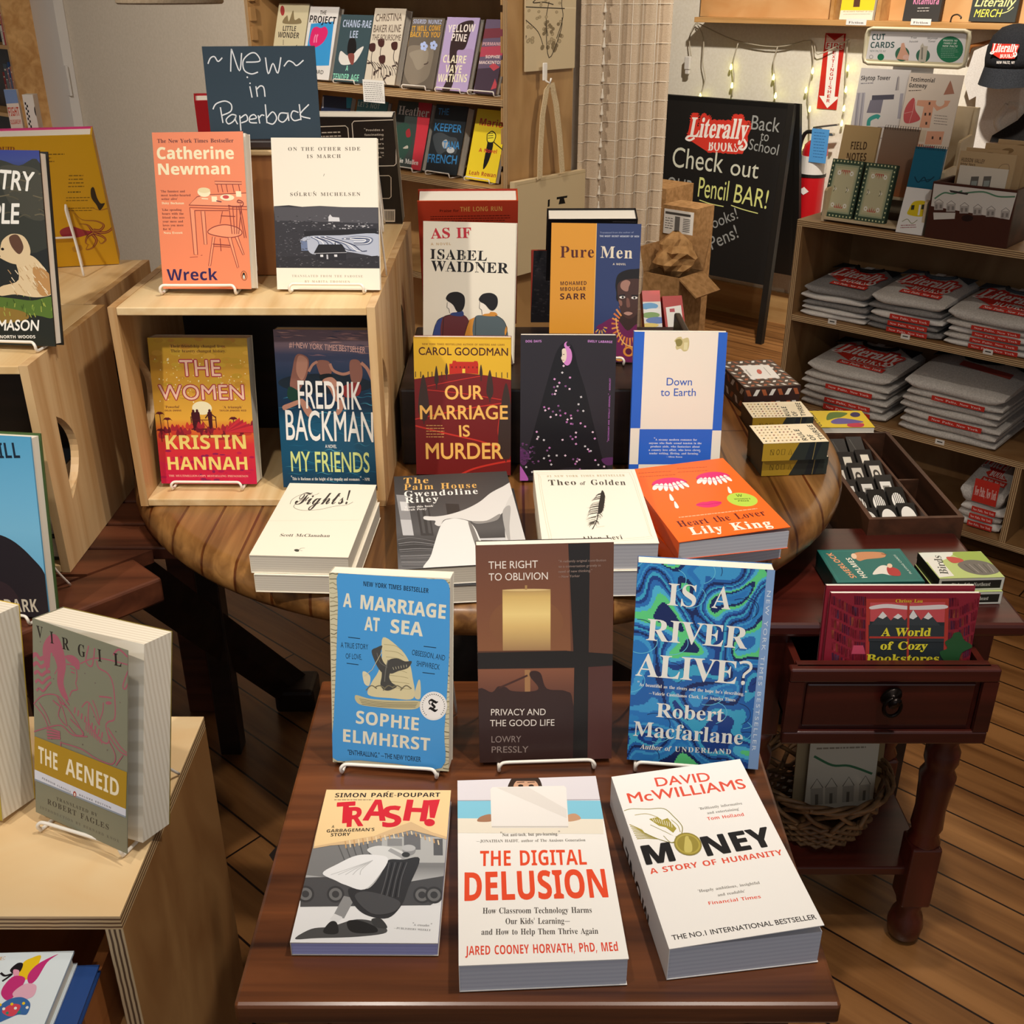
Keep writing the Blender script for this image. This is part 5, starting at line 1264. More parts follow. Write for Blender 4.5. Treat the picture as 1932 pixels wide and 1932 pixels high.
# ---- lower left plywood riser
def art_aen(a):
 a.bg('83836F')
 p = 'A85C6C'
 a.blob([(255, 250), (300, 200), (340, 205), (365, 260), (372, 330), (352, 400), (372, 470), (340, 455), (318, 400), (325, 330), (300, 270), (285, 320), (262, 340)], p)
 for i in range(5): a.curve([(190 + i * 2, 285 + i * 36), (215, 275 + i * 36), (235, 295 + i * 34), (262, 290 + i * 30), (285, 305 + i * 22)], 17 - i * 2, p)
 a.blob([(370, 290), (410, 285), (445, 310), (440, 345), (410, 325)], p)
 a.curve([(375, 320), (420, 330), (428, 370), (418, 400), (424, 425), (395, 432), (378, 455)], 5, p); a.curve([(395, 335), (418, 345)], 5, p); a.curve([(398, 352), (416, 358)], 6, p)
 a.curve([(302, 285), (330, 275), (328, 330), (308, 360)], 4, p)
 a.curve([(535, 310), (545, 340), (590, 365), (612, 420), (610, 540), (575, 560), (560, 580), (572, 640), (545, 650), (500, 610), (470, 560), (480, 480)], 6, p)
 a.curve([(535, 455), (575, 458), (600, 462)], 6, p); a.ell(582, 482, 16, 7, p); a.curve([(500, 470), (520, 520), (525, 575), (480, 480), (440, 500)], 5, p); a.curve([(555, 480), (548, 520), (520, 570)], 5, p)
 for i in range(9): a.curve([(405 + i * 17, 500 + i * 13), (398 + i * 17, 525 + i * 13)], 7, p); a.curve([(460 + i * 9, 560 + i * 9), (452 + i * 10, 600 + i * 7)], 5, p)
 a.curve([(450, 320), (540, 300), (690, 330)], 5, p); a.curve([(500, 250), (480, 310), (510, 330), (530, 260)], 6, p); a.curve([(620, 290), (650, 270), (690, 300)], 8, p); a.curve([(690, 350), (660, 410), (670, 425), (692, 390)], 6, p)
 a.curve([(170, 490), (230, 450), (310, 450), (360, 500), (405, 560), (440, 620)], 5, p); a.curve([(180, 490), (225, 540), (245, 590)], 5, p); a.curve([(205, 480), (240, 530), (258, 575)], 5, p)
 a.curve([(160, 610), (240, 590), (320, 580), (380, 620), (460, 625)], 5, p)
 for i in range(4): a.curve([(235, 595 + i * 14), (270, 600 + i * 12), (310, 610 + i * 9)], 8, p)
 a.curve([(310, 450), (340, 520), (350, 580), (310, 540), (322, 500)], 5, p); a.curve([(372, 550), (440, 610), (400, 620), (360, 580)], 5, p)
 for i in range(5): a.curve([(285 + i * 18, 470 + (i % 2) * 12), (310 + i * 16, 490 + (i % 2) * 10)], 6, p)
 a.curve([(565, 610), (620, 680), (660, 700)], 6, p); a.curve([(570, 585), (625, 660), (660, 690)], 6, p)
 a.curve([(310, 655), (420, 680), (500, 720), (580, 740), (600, 700), (570, 640)], 5, p); a.curve([(310, 650), (305, 690)], 5, p); a.curve([(600, 745), (640, 700)], 5, p)
 for x, y in ((300, 380), (210, 420), (350, 490), (470, 360), (520, 400), (500, 540), (610, 600), (260, 640), (430, 660), (560, 680), (245, 225), (640, 480)): a.ell(x, y, 3, 3, '6E5A58', 6)
 a.poly([(162, 630), (656, 772), (640, 936), (140, 783)], 'B08A1E'); a.poly([(140, 783), (640, 936), (637, 972), (133, 830)], 'DADDEA'); a.poly([(134, 826), (637, 968), (637, 976), (133, 834)], '8C98A8')
 a.text('V', (228, 205), (262, 214), 47, '27211E', 'B'); 
 for ch, x, y in (('I', 300, 232), ('R', 362, 258), ('G', 443, 288), ('I', 543, 312), ('L', 622, 330)): a.text(ch, (x, y), (x + (18 if ch == 'I' else 36), y + (4 if ch == 'I' else 8)), 47, '27211E', 'B', -.004)
 a.text('THE', (170, 750), (278, 783), 76, 'F3E8CC', 'SB', -.008); a.text('AENEID', (322, 797), (606, 886), 76, 'F3E8CC', 'SB', -.008)
 a.text('PENGUIN CLASSICS', (183, 826), (342, 882), 8, '5A5C66', 'SB', 0, .15); a.text('DELUXE EDITION', (390, 892), (560, 940), 8, '5A5C66', 'SB', 0, .15); a.ell(365, 886, 9, 13, 'A83A2E'); a.ell(365, 888, 4, 8, 'EDE6DA')
 k = '3A3630'
 a.text('TRANSLATED BY', (253, 923), (480, 985), 15, k, 'B', 0, .1); a.text('ROBERT FAGLES', (197, 945), (538, 1042), 25, k, 'B', -.005, .08); a.text('INTRODUCTION BY BERNARD KNOX', (150, 970), (590, 1096), 12, '5E5A50', 'B', 0, .14)

GP = 'books on the plywood riser'
b = leanbook('thick grey-green paperback with pink line drawing and gold band on the plywood riser', C16, [(213, 128), (692, 275), (630, 1145), (120, 990)], PZ + .0005, .046, art_aen, face='83836F', back='7A6A2A', group=GP, lean=14, hinge=.16, pages=DECKLE)
easel(b, 'white wire easel under the thick grey-green paperback', 'white wire book easels', wide=.03, ht=.3)

def art_edge(a):
 a.bg('B8A23A'); a.rect(-480, 300, 0, 600, '2E4A86')

leanbook('thick paperback cut off by the left edge of the photo, standing on the plywood riser', C16, [(-470, 20), (12, 175), (-48, 1020), (-540, 880)], PZ + .0005, .05, art_edge, back='C9A93A', group=GP, lean=10, pages=DECKLE)

# ---- left crate area
def art_hill(a):
 a.vgrad([(0, '57A3CC'), (.5, '79BEE2'), (1, '6AB2DC')])
 a.blob([(-300, 1500), (-180, 1400), (-60, 1372), (40, 1400), (120, 1480), (165, 1570), (150, 1760), (-300, 1760)], '241F26')
 a.ell(-60, 1700, 90, 120, '33262C')
 a.text('HILL', (20, 1068), (150, 1066), 60, '17283A', 'SB', -.02); a.text('NATHAN', (-205, 1072), (-10, 1068), 60, '17283A', 'SB', -.02)
 a.text('DARK', (-45, 1722), (103, 1722), 58, 'CFC6B4', 'SB', -.02)

bh = leanbook('blue hardcover with a dark round shape, at the left edge in front of the crate', C7, [(-212, 968), (207, 985), (146, 1752), (-290, 1720)], SZ + .0005, .026, art_hill, back='3E5A2E', hard=True, lean=10, group=G_EASEL, face='57A3CC')
easel(bh, 'white wire easel behind the blue hardcover at the left edge', 'white wire book easels', lip=.05, wide=.05, ht=.3)

def art_dog(a):
 a.vgrad([(0, '34408A'), (.05, '3A4888'), (.12, '2E3448'), (.2, '25282A'), (1, '23261F')])
 a.blob([(-90, 345), (-40, 320), (20, 310), (60, 322), (100, 320), (100, 470), (-90, 470)], '34362F'); a.blob([(20, 330), (60, 322), (100, 340), (95, 420), (40, 400)], '45443A')
 rnd = random.Random(4)
 for i in range(40):
  x, y = rnd.uniform(-85, 95), rnd.uniform(318, 420); a.curve([(x, y), (x + 12, y + rnd.uniform(-5, 5)), (x + 22, y + rnd.uniform(-4, 8))], 2, rnd.choice(['55503F', '1E201C', '6A614C']))
 a.blob([(-90, 560), (0, 566), (50, 572), (90, 566), (85, 605), (40, 600), (-90, 610)], '55702C'); a.blob([(-90, 580), (20, 590), (30, 610), (-90, 620)], '8A6E30')
 for i in range(60):
  x = rnd.uniform(-90, 86); y = rnd.uniform(564, 606); a.line([(x, y), (x + rnd.uniform(-3, 3), y - 8)], 1.6, rnd.choice(['78923A', '3E5420', 'A0A84A']))
 f = 'DCC39A'
 a.blob([(30, 488), (58, 486), (76, 502), (90, 530), (92, 558), (60, 566), (20, 560), (-10, 562), (-6, 545), (30, 532)], f); a.blob([(60, 510), (88, 520), (90, 556), (66, 560)], 'B98A54')
 a.blob([(2, 478), (10, 458), (30, 446), (52, 452), (60, 478), (48, 500), (24, 502), (0, 490), (-4, 484)], f); a.blob([(24, 452), (40, 448), (48, 470), (38, 484), (26, 470)], '5E4030'); a.ell(8, 474, 3, 2.6, '1E1612'); a.ell(-2, 487, 4, 3, '1E1612')
 for i in range(40):
  x, y = rnd.uniform(10, 85), rnd.uniform(498, 555); a.line([(x, y), (x + 5, y + 8)], 1.5, rnd.choice(['EAD9B8', 'B79368', 'CDB083']))
 w = 'F2EEE4'
 a.text('COUNTRY', (-84, 352), (84, 369), 34, w, 'GI', .02); a.text('PEOPLE', (-70, 424), (50, 427), 36, w, 'GI', .02)
 a.text('MASON', (-24, 629), (57, 630), 20, w, 'GI', .02); a.text('DANIEL', (-92, 628), (-30, 629), 20, w, 'GI', .02); a.text('AUTHOR OF NORTH WOODS', (-80, 645), (46, 645), 6, w, 'SB')

bd = leanbook('dark hardcover with a lying dog painting, on top of the leftmost crate', C0, [(-84, 288), (101, 296), (82, 661), (-104, 655)], 1.0425, .024, art_dog, face='23261F', back='1A1A18', hard=True, lean=12, group=G_EASEL)
easel(bd, 'white wire easel under the dog hardcover on the leftmost crate', 'white wire book easels', lip=.05, legs=False)

def art_squid(a):
 a.bg('D2A01A')
 k = '7A5A10'
 a.text('POKING the SQUID', (-330, 1078), (115, 1086), 24, '8A4A1A', 'I', .015)
 a.greek(-300, 1108, 520, 22, 3, 7, k); a.greek(480, 1245, 600, 24, 4, 7, k); a.greek(480, 1355, 590, 24, 1, 7, '4A3A10'); a.greek(470, 1395, 640, 20, 2, 6, k); a.greek(490, 1470, 680, 18, 2, 6, k)
 m = '7A1E30'
 a.blob([(440, 1640), (520, 1610), (620, 1640), (700, 1655), (640, 1680), (560, 1700), (460, 1690)], '9A2E3C')
 for P in ([(690, 1650), (780, 1660), (830, 1620), (835, 1540), (790, 1480), (720, 1490), (660, 1470)], [(690, 1640), (740, 1640), (760, 1600), (700, 1570), (600, 1560), (540, 1510)],
              [(700, 1665), (760, 1690), (790, 1720), (760, 1750), (735, 1720)], [(680, 1670), (720, 1720), (700, 1780), (650, 1800), (660, 1760)], [(690, 1660), (650, 1690), (640, 1740), (670, 1760)], [(680, 1645), (640, 1600), (580, 1590)]):
  a.curve(P, 26, m, taper=True); a.curve(P, 8, 'C8902A', taper=True)
 a.blob([(640, 1340), (660, 1330), (690, 1400), (720, 1440), (750, 1440), (720, 1490), (690, 1450), (650, 1400)], '2A2018')
 a.blob([(540, 1780), (600, 1760), (620, 1800), (560, 1820)], 'B8882A')
 a.text('POKING the SQUID', (640, 1035), (752, 1330), 30, '9A5A1A', 'I', .02)

bs = leanbook('yellow hardcover with a squid drawing, leaning behind the dog book on the crate', C1, [(-420, 1010), (612, 1002), (925, 1925), (-230, 1985)], 1.0425, .03, art_squid, face='D2A01A', back='D43A7C', hard=True, lean=-21, spine='R', group='books behind the front rows', pages=PAGEW)

# ---- centre crate, top
def art_wreck(a):
 a.bg('F08960')
 k = '54202A'
 a.text('The New York Times Bestseller', (362, 326), (830, 313), 23, k, 'B', -.004)
 c = 'F8EBC2'
 a.text('Catherine', (352, 420), (823, 410), 68, c, 'SB', .012); a.text('Newman', (350, 512), (790, 501), 64, c, 'SB', .012)
 for i, (s, x) in enumerate((("'The funniest and", 500), ('most tender-hearted', 533), ("writer alive'", 450))): a.text(s, (350, 617 + i * 23), (x, 614 + i * 23), 13, k, 'B')
 a.text('Daisy Buchanan', (350, 687), (487, 685), 13, c, 'B')
 for i, (s, x) in enumerate((("'Like spending", 468), ('hours with the', 478), ('friend who sees', 480), ('your mess and', 470), ('loves you more', 470), ("for it'", 392))): a.text(s, (346 - i, 727 + i * 23.3), (x, 725 + i * 23.3), 13, k, 'B')
 a.text('Nora Everett', (342, 866), (460, 864), 13, c, 'B')
 d = '8A3430'; f = 'F39A72'
 a.poly([(517, 690), (572, 640), (620, 628), (882, 612), (880, 692)], f); a.line([(882, 612), (620, 628), (572, 640), (517, 690), (880, 694)], 4, d); a.line([(520, 704), (878, 712)], 3, d)
 for q in ([(521, 705), (519, 990), (541, 992), (549, 722)], [(588, 726), (588, 928), (606, 928), (612, 726)]): a.poly(q, f); a.line(q, 4, d)
 a.line([(550, 722), (762, 720)], 3, d)
 a.poly([(690, 545), (858, 546), (858, 560), (692, 562)], f); a.line([(690, 545), (858, 546), (858, 560), (692, 562)], 4, d, True)
 for x in (703, 730, 760, 800, 838): a.line([(x, 562), (x + 6, 610)], 4, d)
 a.ell(618, 612, 40, 28, c); a.ell(620, 600, 38, 16, 'EBD9A8'); a.line([(600, 650), (640, 652)], 6, c)
 a.rect(662, 636, 696, 668, c); a.line([(690, 662), (722, 668)], 6, '6A2A40'); a.ell(760, 641, 44, 19, c); a.ell(752, 638, 20, 11, 'D24A48'); a.rect(817, 602, 850, 636, c)
 a.blob([(618, 850), (660, 820), (730, 806), (800, 820), (832, 845), (820, 870), (750, 884), (650, 870)], f); a.curve([(618, 850), (660, 820), (730, 806), (800, 820), (832, 845), (820, 870), (750, 884), (650, 870)], 5, d, True)
 for q in ([(645, 880), (603, 1060), (616, 1060), (660, 882)], [(742, 886), (784, 1072), (794, 1068), (762, 884)], [(788, 882), (826, 990), (836, 988), (806, 878)]): a.poly(q, f); a.line(q, 3.5, d)
 a.line([(692, 890), (690, 968)], 5, d); a.line([(642, 925), (752, 932)], 5, d); a.line([(645, 938), (750, 943)], 3, d)
 for x0, x1 in ((766, 770), (790, 786), (815, 800), (845, 812)): a.line([(x0, 690), (x1, 862)], 4, d)
 a.line([(838, 680), (858, 885)], 4, d); a.line([(828, 690), (846, 885)], 4, d); a.line([(722, 725), (700, 800)], 4, d); a.line([(710, 752), (800, 755)], 4, d)
 a.curve([(762, 688), (800, 695), (850, 690), (856, 668), (830, 655), (822, 668), (850, 672)], 5, d)
 a.line([(490, 1008), (540, 1004)], 3, d); a.line([(560, 996), (570, 994)], 3, d)
 a.text('Wreck', (334, 1152), (653, 1148), 70, '2D1F52', 'SB', -.004)
 a.ell(822, 1120, 20, 31, '3A2A30'); a.ell(822, 1120, 17, 28, 'E8854F'); a.ell(821, 1123, 10, 19, '241C1E'); a.ell(821, 1128, 5, 13, 'F2EADC'); a.ell(822, 1106, 6, 6, '241C1E')

GC = 'books on and in the centre crate'
CT = CZ1 + .0005
b = leanbook('orange paperback with a drawn table and chair, on top of the centre crate', C8, [(335, 266), (893, 247), (862, 1203), (302, 1203)], CT, .026, art_wreck, back='E8E0D4', group=GC, hinge=.1)
easel(b, 'white wire easel under the orange paperback on the centre crate', 'white wire book easels', off=-.012)

def art_march(a):
 a.bg('EFE6D4')
 k = '6A5F52'
 a.text('ON THE OTHER SIDE', (1143, 342), (1573, 358), 21, k, 'B', -.008, .1); a.text('IS MARCH', (1253, 390), (1455, 396), 21, k, 'B', -.008, .1)
 a.line([(1345, 500), (1351, 486)], 2.5, k)
 a.text('SOLRUN MICHELSEN', (1133, 613), (1557, 623), 21, k, 'B', -.008, .1); a.line([(1176, 592), (1182, 585)], 3, k); a.line([(1278, 594), (1284, 587)], 3, k)
 a.poly([(1026, 672), (1120, 668), (1200, 680), (1310, 677), (1450, 688), (1660, 695), (1645, 1064), (1005, 1056)], '302E33')
 a.poly([(1026, 675), (1200, 684), (1310, 680), (1460, 690), (1655, 698), (1652, 790), (1028, 760)], '4D4B50')
 rnd = random.Random(8)
 for i in range(120):
  x, y = rnd.uniform(1030, 1640), rnd.uniform(735, 850); a.line([(x, y), (x + rnd.uniform(4, 16), y + rnd.uniform(-2, 3))], rnd.uniform(1.5, 4), rnd.choice(['5A585C', '77757A', '98969C', '1E1C20', '232126']))
 a.poly([(1355, 772), (1357, 745), (1368, 730), (1381, 746), (1422, 750), (1424, 774)], 'D0CFD2')
 for i in range(24):
  x, y = rnd.uniform(1320, 1600), rnd.uniform(782, 815); a.rect(x, y, x + 10, y + 6, rnd.choice(['C8C7CA', '8A888C', 'AEACB0']))
 a.poly([(1200, 830), (1640, 820), (1645, 862), (1200, 858)], '1C1A1E')
 a.blob([(1172, 890), (1230, 860), (1420, 858), (1660, 858), (1650, 985), (1560, 978), (1440, 960), (1260, 975), (1210, 940)], 'AEB4C4')
 for i in range(9):
  a.curve([(1240 + i * 12, 866), (1280 + i * 26, 890 + i * 3), (1300 + i * 30, 930 + i * 3), (1400 + i * 22, 955)], 5, ['5A6480', 'E6E8EE', '2E3450'][i % 3])
 for i in range(5): a.curve([(1430 + i * 12, 880), (1520, 866 + i * 5), (1610 - i * 10, 880 + i * 2), (1590 - i * 8, 912 - i * 3), (1500, 916 - i * 4)], 5, ['5A6480', 'E6E8EE', '3E4662'][i % 3])
 a.rect(1175, 890, 1215, 950, '6A7898')
 for i in range(160):
  x, y = rnd.uniform(1010, 1230), rnd.uniform(860, 1050); a.line([(x, y), (x + rnd.uniform(4, 14), y + rnd.uniform(-3, 3))], rnd.uniform(1.5, 4), rnd.choice(['3E3C42', '5A585E', '222024', '6C6A70']))
 a.poly([(1010, 985), (1260, 985), (1450, 1000), (1640, 985), (1640, 1062), (1008, 1055)], '29272B')
 for i in range(90):
  x, y = rnd.uniform(1015, 1630), rnd.uniform(995, 1050); a.line([(x, y), (x + rnd.uniform(4, 14), y + rnd.uniform(-3, 3))], rnd.uniform(1.5, 3), rnd.choice(['3E3C42', '58565C', '1C1A1E', '77757A']))
 a.poly([(1262, 966), (1448, 962), (1446, 1012), (1262, 1010)], '222025'); a.poly([(1250, 968), (1285, 912), (1428, 914), (1452, 962)], '18161A'); a.line([(1250, 968), (1452, 964)], 3, 'B8B8BE')
 for x in (1290, 1376): a.rect(x, 976, x + 18, 990, 'D8D8DC')
 a.rect(1328, 976, 1338, 1004, 'B8B8BE'); a.line([(1387, 900), (1387, 915)], 5, '18161A')
 a.text('TRANSLATED FROM THE FAROESE', (1102, 1115), (1540, 1119), 14, 'A89C8A', 'B', -.012, .12); a.text('BY MARITA THOMSEN', (1180, 1150), (1460, 1153), 14, 'A89C8A', 'B', -.012, .12)

b = leanbook('cream paperback with a black and white village landscape, on top of the centre crate', C8, [(1044, 260), (1673, 290), (1640, 1198), (1002, 1193)], CT, .012, art_march, face='EFE6D4', back='EFE6D4', group=GC)
easel(b, 'white wire easel under the cream landscape paperback on the centre crate', 'white wire book easels', wide=.072, off=.0)

# ---- in the centre crate
def art_women(a):
 a.vgrad([(0, 'C9A22C'), (.2, 'CF9A30'), (.42, 'DDA53A'), (.55, 'F0B240'), (.62, 'E8732E'), (.72, 'DA3436'), (1, 'C81B48')])
 rnd = random.Random(2)
 for i in range(60):
  x, y = rnd.uniform(315, 920), rnd.uniform(290, 660); r = rnd.uniform(12, 40); a.ell(x, y, r, r * .5, rnd.choice(['D0A834', 'C9922E', 'D8A83C', 'C49A2A']), 10)
 a.dots(90, (330, 390, 900, 680), 5, ['F7EAA8', 'F3DC8A', 'FFF4C8'], rnd)
 a.text('Their friendship changed lives.', (450, 342), (792, 344), 17, '4E1E14', 'B'); a.text('Their bravery changed history.', (450, 371), (790, 373), 17, '4E1E14', 'B')
 for s, p0, p1, h in (('THE', (497, 517), (747, 517), 98), ('WOMEN', (350, 663), (880, 663), 90)):
  a.text(s, p0, p1, h, 'A81E3C', 'G', .045); a.text(s, p0, p1, h, 'F6C9B0', 'G', .004)
 a.ell(610, 716, 62, 42, 'FBF1C6')
 k = '5E1626'
 a.text("'Powerful'", (378, 716), (470, 716), 15, k, 'B'); a.text('DELIA OWENS', (375, 736), (478, 736), 10, k, 'SB'); a.text("'A triumph'", (742, 718), (862, 718), 15, k, 'B'); a.text('TAYLOR JENKINS REID', (718, 737), (886, 737), 10, k, 'SB')
 for x, y in ((553, 740), (577, 738), (655, 738)):
  a.ell(x, y - 6, 8, 9, '46141E'); a.blob([(x - 13, y + 5), (x + 13, y + 5), (x + 12, y + 60), (x + 9, y + 112), (x - 9, y + 112), (x - 12, y + 60)], '46141E')
 a.line([(666, 755), (690, 775)], 7, '46141E'); a.line([(644, 755), (625, 780)], 7, '46141E')
 for x in (535, 590, 690): a.line([(x, 768), (x, 850)], 6, '5A1A22')
 a.line([(535, 790), (690, 790)], 4, '5A1A22'); a.line([(530, 848), (700, 848)], 9, '5A1A22'); a.line([(600, 790), (640, 848)], 4, 'A02A2A')
 for i in range(40):
  x = rnd.uniform(310, 910); y = rnd.uniform(815, 900); a.blob([(x, y), (x + 12, y - 26), (x + 26, y - 6), (x + 40, y - 22), (x + 48, y + 12), (x + 10, y + 18)], rnd.choice(['7A1A2A', 'B02A34', '8E2030', 'D24030']))
 for x, y, h in ((340, 752, 130), (385, 788, 100), (335, 858, 70), (800, 785, 60)):
  a.line([(x, y), (x + 3, y + h)], 5, k)
  for q in range(7):
   an = math.pi * (1.05 + q * .15); a.curve([(x, y), (x + 20 * math.cos(an), y + 14 * math.sin(an)), (x + 30 * math.cos(an), y + 12 * math.sin(an) + 9)], 9, k, taper=True)
 for i in range(9): a.poly([(740, 870), (760 + i * 20, 775 + abs(4 - i) * 12), (770 + i * 20, 870)], ['D8343C', 'B8283A'][i % 2])
 for i in range(60):
  x, y = rnd.uniform(310, 900), rnd.uniform(985, 1180); a.ell(x, y, rnd.uniform(6, 24), rnd.uniform(4, 12), rnd.choice(['D0224A', 'B01A4A', '8E1E50', 'C2204A']), 8)
 a.text('KRISTIN', (360, 975), (866, 973), 88, 'F6DA78', 'SB', .004); a.text('HANNAH', (358, 1107), (863, 1107), 82, 'F6DA78', 'SB', .004)
 a.text('THE MULTIMILLION-COPY BESTSELLING PHENOMENON', (357, 1152), (863, 1155), 12, 'F4B8A0', 'B')

CB = CZ0 + .0127
b = leanbook('red and yellow paperback with palms inside the centre crate', C9, [(313, 282), (927, 287), (915, 1200), (305, 1196)], CB, .034, art_women, back='C8BFA8', group=GC, lean=9)
easel(b, 'white wire easel under the red and yellow paperback in the crate', 'white wire book easels', off=.0, legs=False)

def art_friends(a):
 a.vgrad([(0, '6B5662'), (.09, '74606A'), (.14, '3E4460'), (.3, '15304C'), (.45, '0F2C46'), (.55, '12506E'), (.8, '14506E'), (1, '163C58')])
 rnd = random.Random(6)
 for i in range(50):
  x, y = rnd.uniform(1090, 1640), 235 + abs(rnd.gauss(0, 75)); a.curve([(x, y), (x + 30, y + rnd.uniform(-5, 5)), (x + 75, y + rnd.uniform(-5, 5))], rnd.uniform(3, 8), rnd.choice(['A87E7C', '8A6A74', '4A4A62', 'C89A8E', '3A3E58']), taper=2)
 for i in range(60):
  x, y = rnd.uniform(1080, 1660), rnd.uniform(560, 1190); a.curve([(x, y), (x + 35, y - 12 * rnd.random()), (x + 75, y + 10 * rnd.random()), (x + 110, y - 5)], rnd.uniform(3, 7), rnd.choice(['2E7E9A', '1E6484', '4A98AE', '0E4460']), taper=2)
 a.ell(1390, 540, 290, 60, '14222E')
 s1, s2 = 'B4816C', '8E5E50'
 a.blob([(1215, 385), (1245, 368), (1292, 395), (1285, 470), (1250, 545), (1205, 600), (1170, 560), (1195, 450)], s2); a.blob([(1235, 380), (1285, 400), (1275, 470), (1245, 520), (1215, 470)], s1)
 a.blob([(1150, 600), (1170, 560), (1230, 600), (1220, 650), (1160, 640)], '143A2C'); a.blob([(1115, 680), (1160, 660), (1220, 640), (1215, 665), (1150, 695), (1120, 705)], s1); a.blob([(1225, 640), (1250, 640), (1300, 720), (1270, 745), (1235, 690)], s1)
 a.blob([(1340, 410), (1380, 400), (1420, 415), (1425, 480), (1365, 490), (1345, 450)], s2); a.curve([(1290, 470), (1315, 430), (1345, 410)], 16, s1); a.curve([(1420, 420), (1440, 460), (1500, 480), (1560, 460)], 18, s1)
 a.blob([(1355, 490), (1425, 480), (1425, 520), (1370, 530)], '101418'); a.blob([(1370, 520), (1430, 500), (1475, 550), (1450, 560), (1470, 640), (1440, 640), (1410, 570)], s1)
 a.blob([(1545, 400), (1600, 400), (1618, 470), (1600, 530), (1560, 545), (1540, 480)], s2); a.curve([(1610, 410), (1650, 450), (1685, 530)], 20, s1); a.blob([(1490, 560), (1560, 530), (1605, 545), (1590, 605), (1510, 620)], '8E2C2A'); a.blob([(1470, 640), (1500, 620), (1490, 690), (1460, 730), (1445, 715)], s1)
 a.text('#1 NEW YORK TIMES BESTSELLER', (1183, 333), (1636, 352), 32, 'E2B4AA', 'G', .008)
 w = 'F4F0E8'
 a.text('FREDRIK', (1213, 690), (1606, 694), 165, w, 'G', .008); a.text('BACKMAN', (1122, 892), (1678, 902), 186, w, 'G', .008); a.text('A NOVEL', (1365, 945), (1438, 946), 22, w, 'G', .01); a.text('MY FRIENDS', (1137, 1103), (1650, 1110), 132, 'DDE68F', 'G', .008)
 a.text('"This is Backman at the height of his empathy and resonance." —NPR', (1130, 1165), (1650, 1169), 20, w, 'B')

b = leanbook('dark blue paperback with swimmers under water inside the centre crate, right', C9, [(1098, 236), (1672, 223), (1696, 1222), (1075, 1216)], CB, .03, art_friends, face='123048', back='123048', group=GC, lean=8)
easel(b, 'white wire easel under the swimmers paperback in the crate', 'white wire book easels', legs=False)
# ---------------------------------------------------------------- round table: flat stacks
RT = .7706
G_RF = 'paperbacks lying in short stacks on the round table'

def art_fights(a):
 a.bg('F3EAD6')
 k = '3A3028'
 a.text('Fights!', (1205, 1292), (1525, 1284), 66, k, 'SC', .004)
 a.curve([(1180, 1290), (1200, 1262), (1260, 1235), (1330, 1238), (1360, 1226)], 3, k); a.curve([(1240, 1270), (1200, 1305), (1250, 1325), (1360, 1318), (1440, 1300), (1520, 1290), (1560, 1272)], 3, k)
 a.line([(1005, 1392), (1600, 1378)], 2.5, 'D8CDB6')
 a.text('Scott McClanahan', (1083, 1491), (1410, 1491), 19, '4A4036', 'B', -.006)
 a.blob([(1165, 1585), (1180, 1578), (1198, 1582), (1195, 1596), (1175, 1596)], '4A4A40'); a.curve([(1195, 1586), (1215, 1572), (1240, 1570)], 3, '5A5A50'); a.curve([(1205, 1588), (1222, 1590)], 3, '5A5A50')

b = flatbook('-', C9, [(1195, 1176), (1692, 1178), (1535, 1634), (848, 1628)], RT + .0555, .0266, art_fights, face='F3EAD6', back='F3EAD6', group=G_RF)
b['t']['label'] = 'cream paperback with a script title, upper copy at front left of the round table'
under(b, 'cream paperback right under the one with a script title', 'F3EAD6', 'F3EAD6', shift=(.004, -.003), group=G_RF)

def art_palm(a):
 a.vgrad([(0, '3A3A3C'), (.35, '4C4C4E'), (.6, '58585A'), (.75, '3E3E40'), (1, '6A6A6C')])
 a.rect(85, 270, 130, 420, '8E8E90'); a.rect(95, 300, 125, 340, 'D0D0D0'); a.rect(85, 380, 130, 450, 'BDBDBF')
 a.rect(160, 300, 215, 450, '3E3E40'); a.rect(170, 310, 182, 440, '525254'); a.rect(195, 310, 207, 440, '525254'); a.rect(290, 300, 350, 370, '353537')
 for i in range(14): a.curve([(60, 470 + i * 9), (120 + i * 5, 460 + i * 10), (230, 480 + i * 7)], 4, ['7A7A7C', '505052', '9A9A9C'][i % 3])
 a.poly([(395, 462), (560, 456), (565, 470), (395, 470)], 'C4C4C6'); a.poly([(395, 470), (565, 470), (570, 600), (430, 600)], '464648')
 w = 'DAD8D5'
 a.blob([(640, 175), (575, 205), (510, 240), (450, 285), (380, 322), (300, 350), (235, 362), (190, 362), (183, 374), (200, 380), (232, 382), (228, 398), (250, 405), (275, 375), (340, 368), (420, 382), (500, 370), (560, 330), (640, 250)], w)
 a.blob([(400, 380), (470, 375), (540, 340), (520, 372), (430, 392)], '8E8C8A')
 a.blob([(255, 400), (300, 372), (350, 372), (392, 390), (420, 450), (436, 600), (160, 610), (190, 540)], 'E4E2DF'); a.blob([(380, 392), (405, 420), (440, 600), (418, 600)], '7E7C7A')
 a.blob([(575, 300), (640, 235), (670, 400), (668, 520), (560, 500), (556, 400)], 'CFCDCA'); a.blob([(556, 330), (600, 300), (580, 400), (572, 480), (556, 440)], 'A8A6A4')
 o = 'E0B062'
 a.text('The', (122, 219), (229, 209), 25, o, 'B', -.004, .06); a.text('Palm House', (120, 248), (447, 218), 25, o, 'B', -.004, .06)
 a.text('Gwendoline', (117, 279), (449, 247), 25, 'F0EDE8', 'B', -.004, .06); a.text('Riley', (116, 307), (262, 292), 25, 'F0EDE8', 'B', -.004, .06)
 a.text("'I love this book'", (110, 329), (236, 317), 8, 'F0EDE8', 'B'); a.text('Sarah Perry', (108, 341), (203, 332), 8, 'F0EDE8', 'B')

